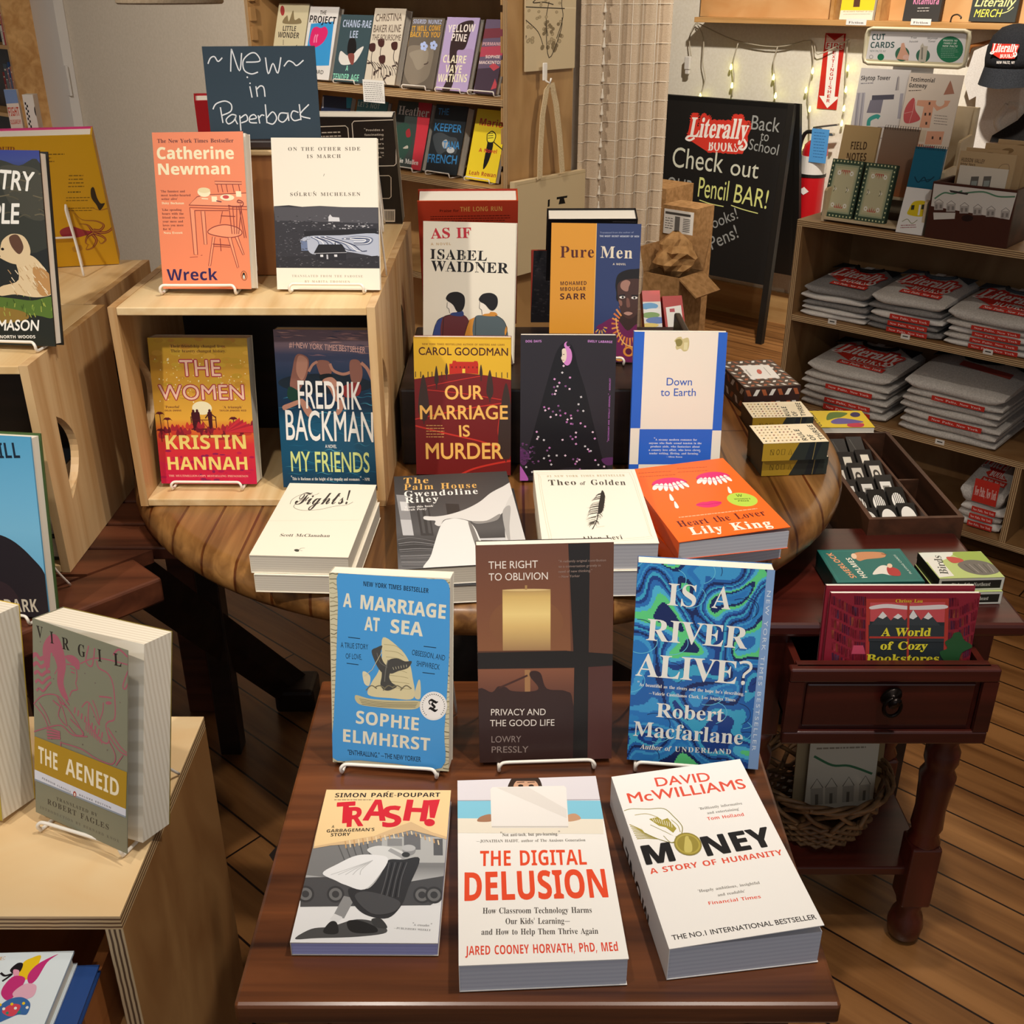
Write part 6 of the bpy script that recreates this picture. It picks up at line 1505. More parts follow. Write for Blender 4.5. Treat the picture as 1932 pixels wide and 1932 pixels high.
b = flatbook('paperback with a black and white photo of bare legs, top of its stack', C11, [(88, 190), (607, 126), (668, 580), (42, 602)], RT + .0535, .026, art_palm, face='3A3A3C', back='E8E4DC', group=G_RF)
under(b, 'paperback lying under the black and white legs cover', '3A3A3C', 'E8E4DC', shift=(.003, -.002), rot=-1.5, group=G_RF)

def art_theo(a):
 a.bg('F4ECDB')
 for d in (0, 9): a.curve([(735 + d, 178 + d), (760 + d, 158 + d * .7), (1120 - d, 140 + d), (1165 - d, 150 + d), (1200 - d, 250), (1258 - d, 440 - d), (1250 - d, 468 - d), (1000, 474 - d), (800 + d, 470 - d), (775 + d, 440 - d), (750 + d, 300)], 1.6, 'D0C4A6', True)
 a.text('#1 NEW YORK TIMES BESTSELLER', (770, 179), (1130, 166), 8.5, 'B6A47C', 'B', -.006, .1)
 k = '4E463C'
 a.text('Theo', (778, 215), (900, 211), 24, k, 'B', -.012, .05); a.text('of', (918, 211), (945, 210), 16, k, 'I'); a.text('Golden', (968, 210), (1134, 208), 24, k, 'B', -.012, .05)
 rnd = random.Random(9)
 for i in range(70):
  t = rnd.random(); x = 1020 - 40 * t; y = 245 + 150 * t; s = rnd.choice((-1, 1)); L = (58 if s < 0 else 30) * (math.sin(math.pi * (.12 + .8 * t)) ** .6)
  a.curve([(x, y), (x + s * L * .6, y + 6), (x + s * L * rnd.uniform(.7, 1), y + rnd.uniform(8, 22))], rnd.uniform(2, 5), rnd.choice(['2E2A26', '5A544C', '7E776C', '3E3934']), taper=True)
 a.curve([(1020, 238), (1005, 300), (995, 370), (972, 418)], 4, '2E2A26'); a.blob([(1018, 236), (1032, 262), (1022, 330), (1002, 340), (1008, 280)], '35302B')
 a.line([(990, 408), (1030, 404)], 1.5, 'C8BCA0')
 a.text('Allen Levi', (926, 469), (1118, 467), 20, k, 'B', -.014, .05)

b = flatbook('cream paperback with a dark feather, top of the tallest stack', C11, [(712, 150), (1178, 130), (1303, 492), (748, 482)], RT + .0785, .0385, art_theo, face='F4ECDB', back='F4ECDB', group=G_RF, pages=PAGEC)
under(b, 'cream paperback lying under the feather cover', 'F4ECDB', 'F4ECDB', shift=(.003, -.002), group=G_RF, pages=PAGEC)

def art_heart(a):
 a.bg('FB6A16')
 m = 'E0246E'; w = 'F7F1EA'
 a.greek(1255, 160, 1430, 18, 2, 3, 'C24A10', .3, slope=-.13); a.greek(1420, 128, 1600, 18, 2, 3, 'C24A10', .3, slope=-.13)
 for cx, cy, rx, rot in ((1370, 208, 76, -9), (1566, 168, 78, -9)):
  a.ell(cx, cy, rx, 30, m, 24, 180, 360, rot); a.ell(cx, cy + 2, rx - 4, 20, m, 24, 0, 180, rot)
  for k in range(7):
   f = (k - 3) / 3; a.ell(cx + f * rx * .82, cy + 18 - abs(f) * 10 - f * 10, 9, 21, w, 12, rot=-f * 45)
  a.line([(cx - rx, cy + 8), (cx, cy + 14), (cx + rx, cy - 14)], 3, 'B81858')
 for x, y in ((1357, 276), (1367, 312), (1618, 229)): a.blob([(x - 3, y - 16), (x + 3, y - 15), (x + 9, y + 8), (x + 2, y + 16), (x - 7, y + 10)], w)
 a.blob([(1450, 308), (1480, 294), (1502, 292), (1530, 286), (1566, 292), (1540, 312), (1500, 320), (1470, 318)], m); a.curve([(1452, 307), (1505, 304), (1562, 293)], 2, '9E1450')
 a.ell(1662, 275, 68, 35, 'BAD94C', 32); a.text('W', (1640, 262), (1668, 260), 13, '5E7A20', 'SB'); a.text("WOMEN'S", (1625, 277), (1700, 272), 6, '4E6A18', 'SB'); a.text('PRIZE', (1640, 286), (1690, 283), 6, '4E6A18', 'SB')
 a.greek(1362, 370, 1715, 10, 1, 4, 'F2B48A', 0, slope=-.15)
 k = '5E0E12'
 a.text('Heart the Lover', (1354, 418), (1748, 352), 28, k, 'B', -.006, .04); a.text('Lily King', (1394, 454), (1757, 408), 34, 'FBEBDC', 'B', .012, .05)

b = flatbook('bright orange paperback with two pink weeping eyes, top of the rightmost stack', C11, [(1203, 150), (1640, 60), (1838, 410), (1330, 490)], RT + .0535, .027, art_heart, face='F4601A', back='F4601A', group=G_RF, lift=2.2, pages=PAGEC)
under(b, 'paperback lying under the bright orange weeping eyes cover', 'F4601A', 'F4601A', shift=(.004, .004), rot=6, group=G_RF, pages=PAGEC)

# ---------------------------------------------------------------- leaning against the dark riser
def art_omm(a):
 a.bg('741E1E')
 a.poly([(90, 1000), (720, 1000), (715, 1262), (560, 1235), (420, 1222), (280, 1235), (108, 1262)], 'E4B42E')
 a.rect(108, 1003, 715, 1012, 'C8962A')
 a.text('NEW YORK TIMES BESTSELLING AUTHOR OF WRITERS AND LIARS', (162, 1052), (672, 1051), 11, '8E5E1A', 'SB')
 a.text('CAROL GOODMAN', (140, 1112), (693, 1112), 46, '45181A', 'G', .01)
 r = 'C02E20'
 a.poly([(328, 1230), (328, 1165), (345, 1165), (350, 1146), (368, 1146), (372, 1152), (480, 1152), (484, 1146), (503, 1148), (508, 1165), (508, 1228), (420, 1222)], r)
 for x in range(340, 500, 26): a.rect(x, 1180, x + 8, 1192, '7E1A16')
 a.rect(408, 1195, 426, 1222, 'F0C848')
 ln = 'C8342A'
 for P, w in (([(520, 1240), (400, 1262), (190, 1305)], 5), ([(190, 1328), (420, 1350), (652, 1386)], 5), ([(655, 1408), (400, 1450), (108, 1512)], 7), ([(108, 1552), (300, 1600), (520, 1650), (662, 1700)], 10), ([(715, 1774), (600, 1795), (470, 1828), (380, 1870)], 12), ([(640, 1500), (632, 1600), (665, 1690)], 6)): a.curve(P, w, ln)
 d = '3E2E28'
 for x, y0, y1, w in ((165, 1232, 1520, 34), (247, 1178, 1300, 13), (310, 1160, 1240, 10), (525, 1168, 1248, 10), (580, 1200, 1380, 22), (682, 1280, 1760, 50)):
  a.blob([(x, y0), (x + w * .7, y0 + (y1 - y0) * .35), (x + w, y0 + (y1 - y0) * .75), (x + w * .5, y1 - 8), (x, y1), (x - w * .5, y1 - 8), (x - w, y0 + (y1 - y0) * .75), (x - w * .7, y0 + (y1 - y0) * .35)], d); a.line([(x, y1 - 10), (x, y1 + 22)], 6, d)
 for x in (118, 150, 195, 220, 280, 620, 655, 690): a.line([(x, 1215), (x, 1250)], 5, d)
 o = 'F6BE62'
 a.text('OUR', (300, 1385), (536, 1383), 84, o, 'G', .016); a.text('MARRIAGE', (143, 1510), (692, 1508), 84, o, 'G', .016); a.text('IS', (388, 1620), (452, 1618), 70, o, 'G', .016); a.text('MURDER', (176, 1762), (662, 1760), 98, o, 'G', .016)
 a.greek(178, 1548, 300, 18, 5, 5, 'D09A5A', .2)

G_UP = 'books standing upright on the round table'
leanbook('dark red and yellow paperback with cypress trees and a villa, front left of the riser', C10, [(108, 1003), (713, 1000), (712, 1868), (112, 1862)], RT, .018, art_omm, face='8A3A1A', back='741E1E', group=G_UP, lean=9,
         spine_art=('C8842A', lambda s: s.text('OUR MARRIAGE IS MURDER', (.3, .08), (.3, .7), .4, '741E1E', 'G', .01)))

def art_dogd(a):
 a.bg('2B272D')
 a.blob([(1050, 1030), (1095, 1060), (1130, 1180), (1180, 1330), (1240, 1560), (1290, 1740), (1320, 1840), (1100, 1815), (930, 1850), (800, 1870), (790, 1810), (850, 1600), (910, 1380), (960, 1200), (1000, 1080)], '18161A')
 rnd = random.Random(12)
 a.blob([(760, 1690), (800, 1700), (830, 1740), (800, 1800), (770, 1780)], '5A2E5E'); a.blob([(760, 1800), (800, 1850), (820, 1900), (760, 1910)], 'B25EB4'); a.blob([(1290, 1760), (1370, 1750), (1370, 1790), (1320, 1800)], '5A2E5E')
 for i in range(40): a.ell(rnd.uniform(765, 860), rnd.uniform(1660, 1790), rnd.uniform(3, 12), rnd.uniform(2, 6), rnd.choice(['3A2A3E', '6A3E6E', '4A3250']), 8)
 for i in range(72):
  t = rnd.random() ** .8; y = 1160 + 690 * t; hw = 50 + 240 * t; x = 1055 + rnd.uniform(-hw, hw) * .95; c = rnd.choice(['E0A0D4', 'C87AC0', 'F0D0E4', '8E5A90', 'D8D4D8'])
  for q in range(4): a.ell(x + 4 * math.cos(q * 1.6 + i), y + 4 * math.sin(q * 1.6 + i), 4, 3, c, 6)
 a.ell(1062, 1116, 30, 56, 'D084C8'); a.blob([(1030, 1075), (1050, 1070), (1058, 1100), (1055, 1135), (1040, 1155), (1030, 1140), (1024, 1125), (1030, 1110)], 'E4D4C0'); a.ell(1040, 1105, 5, 2.5, '3A2A2A'); a.line([(1030, 1138), (1044, 1140)], 2.5, '8A4A4A')
 a.ell(1060, 1048, 18, 20, 'D084C8'); a.ell(1068, 1042, 13, 15, '2B272D')
 p = 'C88AD0'
 a.text('DOG DAYS', (806, 1033), (903, 1032), 14, p, 'SB'); a.text('EMILY LABARGE', (1187, 1032), (1337, 1037), 14, p, 'SB')
 a.text('"INCENDIARY AND TOTALLY ORIGINAL." —BOOKLIST', (1334, 1650), (1334, 1250), 9, 'B06AB8', 'SB')

leanbook('black paperback with a cloaked figure and scattered pink flowers, before the riser', C10, [(775, 988), (1363, 990), (1362, 1905), (768, 1902)], RT, .018, art_dogd, face='242028', back='242028', group=G_UP, lean=9,
         spine_art=('242028', lambda s: s.text('DOG DAYS   EMILY LABARGE', (.3, .04), (.3, .8), .45, 'A884B0', 'SB')))

def art_dte(a):
 bl = '2E66CC'; c = 'F1E8D8'
 a.bg(c)
 a.rect(-40, 340, 25, 817, bl); a.rect(-40, 1000, 25, 1090, bl); a.rect(386, 340, 440, 828, bl); a.rect(386, 938, 440, 1090, c); a.rect(22, 822, 386, 1000, bl)
 a.rect(386, 1000, 440, 1090, bl)
 a.blob([(185, 372), (205, 368), (212, 378), (238, 372), (246, 400), (240, 432), (220, 438), (204, 425), (186, 430), (180, 412), (196, 398), (172, 390)], 'CDC08A'); a.blob([(178, 385), (200, 378), (212, 392), (205, 410), (186, 412)], '8E8448'); a.rect(220, 395, 238, 430, 'E0D8A8')
 t = '3A62BC'
 a.text('Down', (145, 604), (270, 604), 37, t, 'G', .004); a.text('to Earth', (118, 656), (292, 656), 37, t, 'G', .004)
 for i, (s, x0, x1) in enumerate((('"A steamy modern romance for', 96, 312), ('anyone who finds sexual tension in the', 72, 336), ('produce aisle, who fantasizes about', 80, 328), ('a country love affair, who loves clever,', 72, 334), ('tender writing, flirting, and farming."', 76, 332))): a.text(s, (x0, 879 + i * 17.4), (x1, 880 + i * 17.4), 10, 'E8EAF4', 'B')
 a.text('—Alison Bowen', (162, 965), (243, 966), 8, 'E8EAF4', 'B')

leanbook('cream and blue checked paperback before the right end of the riser', C6, [(-26, 344), (430, 346), (432, 1085), (-22, 1080)], RT, .016, art_dte, face='2E66CC', back='F1E8D8', group=G_UP, lean=9)

# ---------------------------------------------------------------- standing on the riser
def art_asif(a):
 a.bg('F1E8D4')
 bk = '1E1A1A'
 a.text('AS', (228, 376), (347, 374), 62, 'CB3340', 'B', .006); a.text('IF', (388, 375), (478, 375), 62, 'CB3340', 'B', .006)
 a.text('A NOVEL', (225, 417), (350, 417), 15, 'CFAE7C', 'SB', 0, .08)
 a.text('ISABEL', (218, 500), (570, 517), 60, bk, 'B', .006, .03); a.text('WAIDNER', (220, 575), (700, 596), 63, bk, 'B', .006, .02)
 for x0, x1, y in ((240, 560, 478), (250, 690, 558)):
  for i in range(7): a.line([(x0 + i * (x1 - x0) / 7 + 10, y - 26), (x0 + i * (x1 - x0) / 7 + 4, y + 30)], 4, 'F1E8D4')
 a.poly([(205, 1000), (225, 930), (248, 885), (285, 865), (300, 1000)], '3A4A86'); a.blob([(275, 880), (330, 850), (410, 852), (445, 892), (436, 940), (405, 1010), (270, 1010)], '6A3438')
 a.poly([(150, 1200), (205, 990), (410, 985), (690, 985), (720, 1200)], '5A4A48')
 a.blob([(330, 852), (350, 830), (405, 828), (412, 858), (380, 862)], '34437A')
 a.blob([(312, 772), (335, 770), (356, 800), (374, 832), (345, 838), (325, 842), (322, 815), (309, 808)], 'F6ECDC'); a.line([(313, 772), (309, 806), (322, 815), (325, 842)], 3, bk)
 a.blob([(305, 745), (330, 715), (382, 708), (421, 734), (422, 790), (402, 828), (372, 832), (352, 795), (335, 778), (316, 765)], bk)
 a.poly([(408, 1000), (430, 930), (446, 885), (488, 866), (490, 1000)], 'D8923A'); a.blob([(482, 872), (540, 856), (612, 856), (662, 888), (684, 950), (668, 1000), (480, 1005)], '57656A')
 a.blob([(680, 925), (686, 945), (672, 985), (668, 960)], 'D8923A'); a.blob([(532, 858), (556, 838), (612, 838), (620, 862)], 'D8923A')
 a.blob([(516, 768), (540, 775), (562, 806), (580, 840), (545, 848), (530, 852), (528, 822), (514, 812)], 'F6ECDC'); a.line([(518, 768), (514, 812), (528, 822), (530, 852)], 3, bk)
 a.blob([(513, 752), (540, 722), (592, 717), (627, 742), (628, 792), (604, 824), (580, 822), (556, 795), (540, 782), (522, 772)], bk)
 for P in ([(205, 1000), (225, 930), (248, 885), (285, 865), (330, 850)], [(445, 892), (430, 930), (408, 1000)], [(488, 866), (482, 1000)], [(612, 856), (662, 888), (684, 950), (668, 1000)], [(285, 870), (272, 1000)]): a.curve(P, 3, bk)

RS = RTOP + .0005
leanbook('cream paperback with two dark-haired men seen from behind, standing on the riser', C10, [(185, 268), (758, 292), (716, 1172), (140, 1150)], RS, .016, art_asif, face='F1E8D4', back='F1E8D4', group='books standing on the riser', lean=11)
pm = None

def art_pure(a):
 a.bg('E09A32')
 a.poly([(1266, 280), (1560, 300), (1500, 1180), (1218, 1180)], '33406C')
 a.line([(1266, 280), (1219, 1180)], 4, 'EFC070')
 a.text('Pure', (1030, 491), (1243, 499), 72, '54201A', 'B', -.01, .04); a.text('Men', (1284, 502), (1480, 514), 72, 'EADCC4', 'B', -.01, .04)
 a.text('Translated from the author of', (1285, 350), (1492, 358), 10, '9AA2BC', 'G'); a.text('THE MOST SECRET MEMORY OF MEN', (1282, 372), (1524, 385), 11, 'C8CCD8', 'SB')
 a.text('A NOVEL', (1360, 550), (1440, 554), 12, 'EADCC4', 'SB', 0, .06)
 k = '451414'
 a.text('MOHAMED', (1027, 667), (1193, 669), 24, k, 'SB', -.006, .05); a.text('MBOUGAR', (1025, 703), (1187, 705), 24, k, 'SB', -.006, .05); a.text('SARR', (1022, 757), (1187, 760), 38, k, 'SB', -.004, .06)
 a.blob([(1398, 850), (1520, 820), (1525, 940), (1400, 960)], '3A2620')
 a.blob([(1240, 960), (1290, 910), (1370, 880), (1440, 960), (1510, 930), (1520, 1180), (1210, 1180)], '6E2052')
 for k2 in range(16):
  q = math.pi * (.35 + k2 * .075); a.line([(1455 + 70 * math.cos(q), 925 + 80 * math.sin(q)), (1455 + 112 * math.cos(q), 925 + 140 * math.sin(q))], 11, ['E0904A', 'D8783E'][k2 % 2])
 a.curve([(1372, 880), (1380, 960), (1420, 1040), (1500, 1070)], 6, 'F0C070')
 for k2 in range(10):
  q = math.pi * (.05 + k2 * .09); a.line([(1275 + 20 * math.cos(q), 935 + 22 * math.sin(q)), (1275 + 42 * math.cos(q), 935 + 50 * math.sin(q))], 8, ['D8A04A', '2E3A6A'][k2 % 2])
 a.ell(1445, 1090, 34, 32, 'D88A3A'); a.ell(1445, 1090, 20, 20, '5A1A3A'); a.ell(1390, 1135, 26, 16, 'E0A04A')
 a.blob([(1378, 720), (1374, 670), (1388, 615), (1430, 588), (1490, 580), (1545, 596), (1540, 760), (1525, 800), (1390, 780)], '1E1714')
 a.blob([(1384, 700), (1402, 655), (1460, 640), (1535, 655), (1530, 780), (1505, 850), (1470, 885), (1432, 880), (1400, 830)], '4A3028')
 a.blob([(1410, 660), (1440, 645), (1465, 660), (1455, 690), (1448, 715), (1425, 712), (1405, 690)], 'A87C6C'); a.blob([(1390, 770), (1410, 775), (1412, 800), (1400, 805)], '8A5E50'); a.blob([(1440, 760), (1455, 765), (1460, 810), (1440, 812)], '7A5044')
 a.ell(1414, 752, 18, 8, 'EDE6DC'); a.ell(1417, 752, 7, 7, '1A1210'); a.ell(1488, 757, 19, 8, 'EDE6DC'); a.ell(1488, 757, 7, 7, '1A1210')
 a.line([(1392, 742), (1430, 738)], 8, '1A1210'); a.line([(1470, 742), (1512, 744)], 8, '1A1210'); a.blob([(1420, 852), (1445, 842), (1475, 852), (1450, 866)], 'B48878')

pm = leanbook('paperback split orange and blue with a man in a patterned collar, standing on the riser', C10, [(980, 268), (1541, 304), (1486, 1158), (938, 1146)], RS, .014, art_pure, face='C8862A', back='33406C', group='books standing on the riser', lean=11,
              spine_art=('6A2418', lambda s: s.text('Pure Men', (.3, .1), (.3, .5), .5, 'E0B070', 'B')))
easel(pm, 'white wire easel under the orange and blue paperback on the riser', 'white wire book easels', legs=False)

def art_long(a):
 a.bg('A8331F')
 a.vgrad([(0, 'B23A22'), (.5, 'A0301E'), (1, '8A2820')])
 a.text('Praise for', (268, 207), (388, 204), 15, '4A120C', 'SB'); a.text('THE LONG RUN', (397, 202), (662, 194), 29, 'D2954E', 'SB')
 a.greek(210, 235, 715, 15, 5, 5, '5A160E', .1, slope=-.03); a.greek(280, 320, 700, 15, 3, 5, '5A160E', .3)

BT = CZ1 + .0005
leanbook('red hardcover seen from its back, pages up, behind the cream two-men paperback', C10, [(128, 142), (766, 128), (740, 905), (165, 910)], RS, .045, art_long, face='C8481E', back='A8331F', hard=True, lean=-18, spine='R', group='books behind the front rows', pages=PAGEW)

def art_blk(a):
 a.bg('141214'); a.greek(1330, 262, 1480, 12, 1, 3, '5A565A', 0)

leanbook('thick black hardcover behind the orange and blue paperback', C10, [(918, 256), (1492, 246), (1470, 870), (950, 872)], RS, .042, art_blk, face='141214', back='141214', hard=True, lean=-18, spine='R', group='books behind the front rows', pages=PAGEW)

def art_redf(a):
 a.bg('1E1A1C')
 rnd = random.Random(1)
 for i in range(120): a.rect(*(lambda x, y: (x, y, x + rnd.uniform(8, 22), y + rnd.uniform(3, 9)))(rnd.uniform(845, 990), rnd.uniform(480, 870)), rnd.choice(['2E2A2C', '3A3436', '121012']))
 a.rect(828, 440, 846, 900, 'B03A28'); a.rect(830, 440, 1100, 452, 'B03A28')

leanbook('red-edged black hardcover half hidden behind the thick black book', C10, [(830, 455), (1120, 455), (1110, 905), (848, 905)], RS, .02, art_redf, face='B03A28', back='B8402C', hard=True, lean=7, group='books behind the front rows')

def rear_easel(b, label, wide=.05, ht=.56):
 """easel seen from behind: two bent legs in front of a book that faces away"""
 u, bk, v = b['u'], b['bk'], b['v']; z = Vector((0, 0, 1)); r = .0021
 M = b['O'] + u * (b['W'] * .5 + wide * .0); n = b['n']
 t = thing('book_easel', label, 'book stand', Vector((M.x, M.y, b['zs'])), 'white wire book easels')
 for s in (-1, 1):
  ap = M + u * s * wide + v * b['H'] * ht + n * .005
  lo = M + u * s * wide * 1.05 + n * .005; lo.z = b['zs'] + r
  ft = M + u * s * wide * 1.25 - bk * .085; ft.z = b['zs'] + r
  mb = MB(); mb.tube(spline3([lo, lo * .5 + ap * .5, ap - v * .004, ap + n * .008 + v * .002, ap + n * .014 - v * .008, ap * .5 + ft * .5, ft]), r, 6); mb.build('leg', WHITEW, t)
 mb = MB(); a = M + v * b['H'] * ht * .5 + n * .005; mb.tube([a - u * wide, a + u * wide], r, 6); mb.build('crossbar', WHITEW, t)

# ---------------------------------------------------------------- centre crate: back row, box and chalk sign
def plain(c): return lambda a: a.bg(c)

bx0 = at_z(445, 520, BT); bx1 = at_z(606, 520, BT)
tz = at_y(500, 283, bx0.y).z
t = thing('wooden_block', 'brown wooden box standing between the two books on the centre crate', 'box', ((bx0.x + bx1.x) / 2, bx0.y + .05, BT))
mb = MB(); mb.rbox((bx0.x, bx0.y, BT), X(bx1.x - bx0.x), Y(.085), Z(tz - BT - .008), .002); mb.build('body', wood('brown_box', 'B77C46', '8E5A2E', 'Z', 16, 10, .5), t)
mb = MB(); mb.rbox((bx0.x - .004, bx0.y - .004, tz - .008), X(bx1.x - bx0.x + .008), Y(.093), Z(.008), .002); mb.build('lid', PINEX, t)

def art_sign(a):
 a.bg('33434F')
 w = 'E6E8EA'; s = 3.864; s2 = 3.5127
 L = lambda P, o=0: [(x / s, y / s) for x, y in P]
 M = lambda P: [(450 + x / s2, y / s2) for x, y in P]
 for P in ([(1525, 472), (1545, 430), (1575, 420), (1600, 455), (1632, 428)], [(1690, 530), (1700, 380), (1708, 385), (1755, 525), (1775, 395)], [(1805, 462), (1905, 455), (1880, 400), (1835, 400), (1785, 450), (1790, 520), (1840, 548), (1890, 535)]): a.curve(L(P), 2.3, w)
 for P in ([(190, 390), (205, 498), (238, 430), (268, 495), (292, 390)], [(310, 450), (340, 415), (370, 425), (395, 445), (440, 410)]): a.curve(M(P), 2.3, w)
 a.ell(450 + 65 / s2, 520 / s2, 1.6, 1.6, w)
 for P in ([(80, 580), (92, 655)], [(120, 580), (128, 650)], [(125, 600), (150, 578), (172, 590), (178, 650)]): a.curve(M(P), 2.3, w)
 a.ell(450 + 82 / s2, 560 / s2, 1.4, 1.4, w)
 for P in ([(1620, 905), (1605, 790)], [(1550, 805), (1575, 765), (1640, 745), (1685, 770), (1680, 820), (1615, 850)], [(1720, 850), (1685, 845), (1645, 880), (1660, 912), (1700, 890), (1720, 850), (1712, 880), (1728, 915)], [(1745, 850), (1750, 962)], [(1750, 870), (1790, 845), (1800, 885), (1755, 905)], [(1815, 880), (1865, 870), (1850, 845), (1820, 860), (1818, 900), (1870, 905)], [(1880, 850), (1890, 910)], [(1885, 870), (1905, 848), (1925, 852)]): a.curve(L(P), 2.3, w)
 for P in ([(178, 700), (185, 825)], [(185, 790), (225, 750), (250, 790), (225, 830), (185, 820)], [(320, 760), (275, 760), (262, 800), (290, 818), (320, 790), (325, 755), (330, 810)], [(395, 755), (360, 745), (345, 780), (365, 808), (405, 800)], [(402, 700), (410, 805)], [(465, 702), (405, 770), (472, 795)]): a.curve(M(P), 2.3, w)

q = [(384, 89), (597, 90), (603, 263), (396, 266)]
sg = leanbook('slate-blue chalkboard sign handwritten in white, standing on the brown wooden box', C0, q, tz + .012, .006, art_sign, face='33434F', back='33434F', name='chalkboard_sign', cat='sign', lean=6, ink=INKM)
for ch in list(sg['t'].children):
 if ch.name.startswith('page_block'): bpy.data.objects.remove(ch)
for ch in sg['t'].children: ch.name = 'board'
mb = MB(); O = sg['O']; mb.rbox((O.x + .012, O.y - .006, tz + .0006), X(sg['W'] - .05), Y(.03), Z(.013), .003); mb.build('stand', ESPRESSO, sg['t'])

def art_red(a): a.bg('B3202A'); a.greek(480, 225, 516, 10, 3, 3, '8A1018', .2)

leanbook('red hardcover half hidden behind the chalkboard sign', C0, [(348, 192), (520, 189), (535, 446), (417, 452)], BT, .03, art_red, face='B3202A', back='B3202A', hard=True, lean=-18, group='books behind the front rows', pages=PAGEW)

def art_mura(a):
 a.bg('1B181A')
 w = 'E6DCCB'
 def rr(x0, y0, x1, y1, wd=5): a.line([(x0 + 12, y0), (x1 - 12, y0), (x1, y0 + 12), (x1, y1 - 12), (x1 - 12, y1), (x0 + 12, y1), (x0, y1 - 12), (x0, y0 + 12)], wd, w, True)
 rr(1240, 180, 1495, 268); rr(1520, 158, 1760, 402); rr(1540, 460, 1730, 605)
 for i, s in enumerate(('"Provides a', 'fascinating', 'portrait of', "the writer's", 'making mind', 'through to', 'the page."')): a.text(s, (1585, 210 + i * 24), (1690, 211 + i * 24), 10, 'CFC6B8', 'SB')
 a.greek(1300, 208, 1460, 20, 2, 6, 'CFC6B8', .2)
 a.rect(1675, 680, 1755, 770, 'EDE6DA')
 for i in range(10): a.rect(1682 + i * 7, 690, 1685 + i * 7, 758, '2A2626')

bm_ = leanbook('black hardcover back with white rounded frames, behind the cream landscape paperback', C8, [(1210, 128), (1742, 148), (1805, 782), (1190, 775)], BT, .028, art_mura, face='1B181A', back='EDE6DA', hard=True, lean=-16, spine='R', group='books behind the front rows', pages=PAGEW)
rear_easel(bm_, 'white wire easel whose legs show before the black framed hardcover', .052)

# ---------------------------------------------------------------- games on the round table
def cardbox(label, crop, quad, zt, h, top, topart, frontart, side, name='card_box', cat='box', group=None, leftart=None):
 q = [px(crop, p) for p in quad]; zz = Vector((0, 0, 1))
 P = [at_z(*k, zt) for k in q]
 u = ((P[1] - P[0]) + (P[2] - P[3])).normalized(); v = zz.cross(u)
 if v.dot(P[0] - P[3]) < 0: v = -v
 W = .5 * ((P[1] - P[0]).dot(u) + (P[2] - P[3]).dot(u)); D = .5 * ((P[0] - P[3]).dot(v) + (P[1] - P[2]).dot(v))
 C = sum(P, Vector()) / 4; O = C - u * W / 2 - v * D / 2; O.z = zt - h
 t = thing(name, label, cat, (C.x, C.y, zt - h), group)
 mb = MB(); mb.obox(O, u * W, v * D, zz * h * .5, 0, side); 
 A = Art(W, h * .5, [(0, 0), (1, 0), (1, .5), (0, .5)]) if False else None
 F = Art(W, h); frontart(F)
 mb.build('tray', INK, t)
 mb = MB(); mb.obox(O + zz * h * .5 - u * .0006 - v * .0006, u * (W + .0012), v * (D + .0012), zz * h * .5, 0, side)
 T_ = Art(W, D, quad); topart(T_); T_.emit(mb, O + zz * h, u, v, zz)
 F.emit(mb, O - v * .0006, u, zz, -v)
 if leftart:
  G = Art(D, h); leftart(G); G.emit(mb, O + v * D - u * .0006, -v, zz, -u)
 mb.build('lid', INK, t)
 return dict(t=t, O=O, u=u, v=v, W=W, D=D)

def art_rule_top(q):
 # q: TL TR BR BL of the lid top in the picture
 def f(a):
  a.bg('F0DFBC')
  L = lambda s, t: (q[0][0] + (q[1][0] - q[0][0]) * s + (q[3][0] - q[0][0]) * t, q[0][1] + (q[1][1] - q[0][1]) * s + (q[3][1] - q[0][1]) * t)
  rnd = random.Random(3)
  for i in range(9):
   for j in range(6):
    x, y = L(.06 + i * .062, .1 + j * .15); a.rect(x, y, x + 8, y + 5, rnd.choice(['3A3428', '9A8458', '8A3A2A', 'C8A868']))
  for s, x in (('RULE', .70), ('OF', .83), ('THREE', .97)): a.text(s, L(x, .92), L(x, {'RULE': .3, 'OF': .62, 'THREE': .08}[s]), 22, '3A3A30', 'SB')
 return f

def art_rule_front(a):
 a.bg('B5912A'); a.poly([(.55, 0), (1, 0), (1, 1), (.42, 1)], '2E3430'); a.poly([(.72, 0), (.9, 0), (.82, 1), (.66, 1)], '20262A'); a.line([(.8, 0), (.78, 1)], .012, '8A7A4A')
 k = '5E4A14'
 a.line([(.12, .35), (.17, .35), (.17, .65), (.12, .65)], .008, k, True); a.line([(.12, .35), (.17, .65)], .008, k); a.ell(.235, .5, .025, .16, k); a.ell(.235, .5, .018, .12, 'B5912A'); a.line([(.29, .35), (.34, .35), (.34, .65), (.29, .65)], .008, k, True); a.line([(.40, .66), (.425, .34), (.45, .66)], .008, k, True)

GR = 'cream and mustard game boxes'
q1 = [(568, 800), (888, 788), (948, 880), (630, 890)]
cardbox('cream-topped mustard game box, upper one of the front pair', C6, q1, RT + .062, .0305, 'F0DFBC', art_rule_top(q1), art_rule_front, '3A3428', name='game_box', cat='game', group=GR)
cb = cardbox('mustard game box right under the upper front one', C6, [(568, 870), (888, 858), (940, 955), (622, 966)], RT + .031, .0305, 'F0DFBC', art_rule_top(q1), art_rule_front, '3A3428', name='game_box', cat='game', group=GR)
q2 = [(535, 684), (820, 680), (884, 755), (575, 762)]
cardbox('cream-topped mustard game box behind the front pair', C6, q2, RT + .031, .0305, 'F0DFBC', art_rule_top(q2), art_rule_front, '3A3428', name='game_box', cat='game', group=GR)

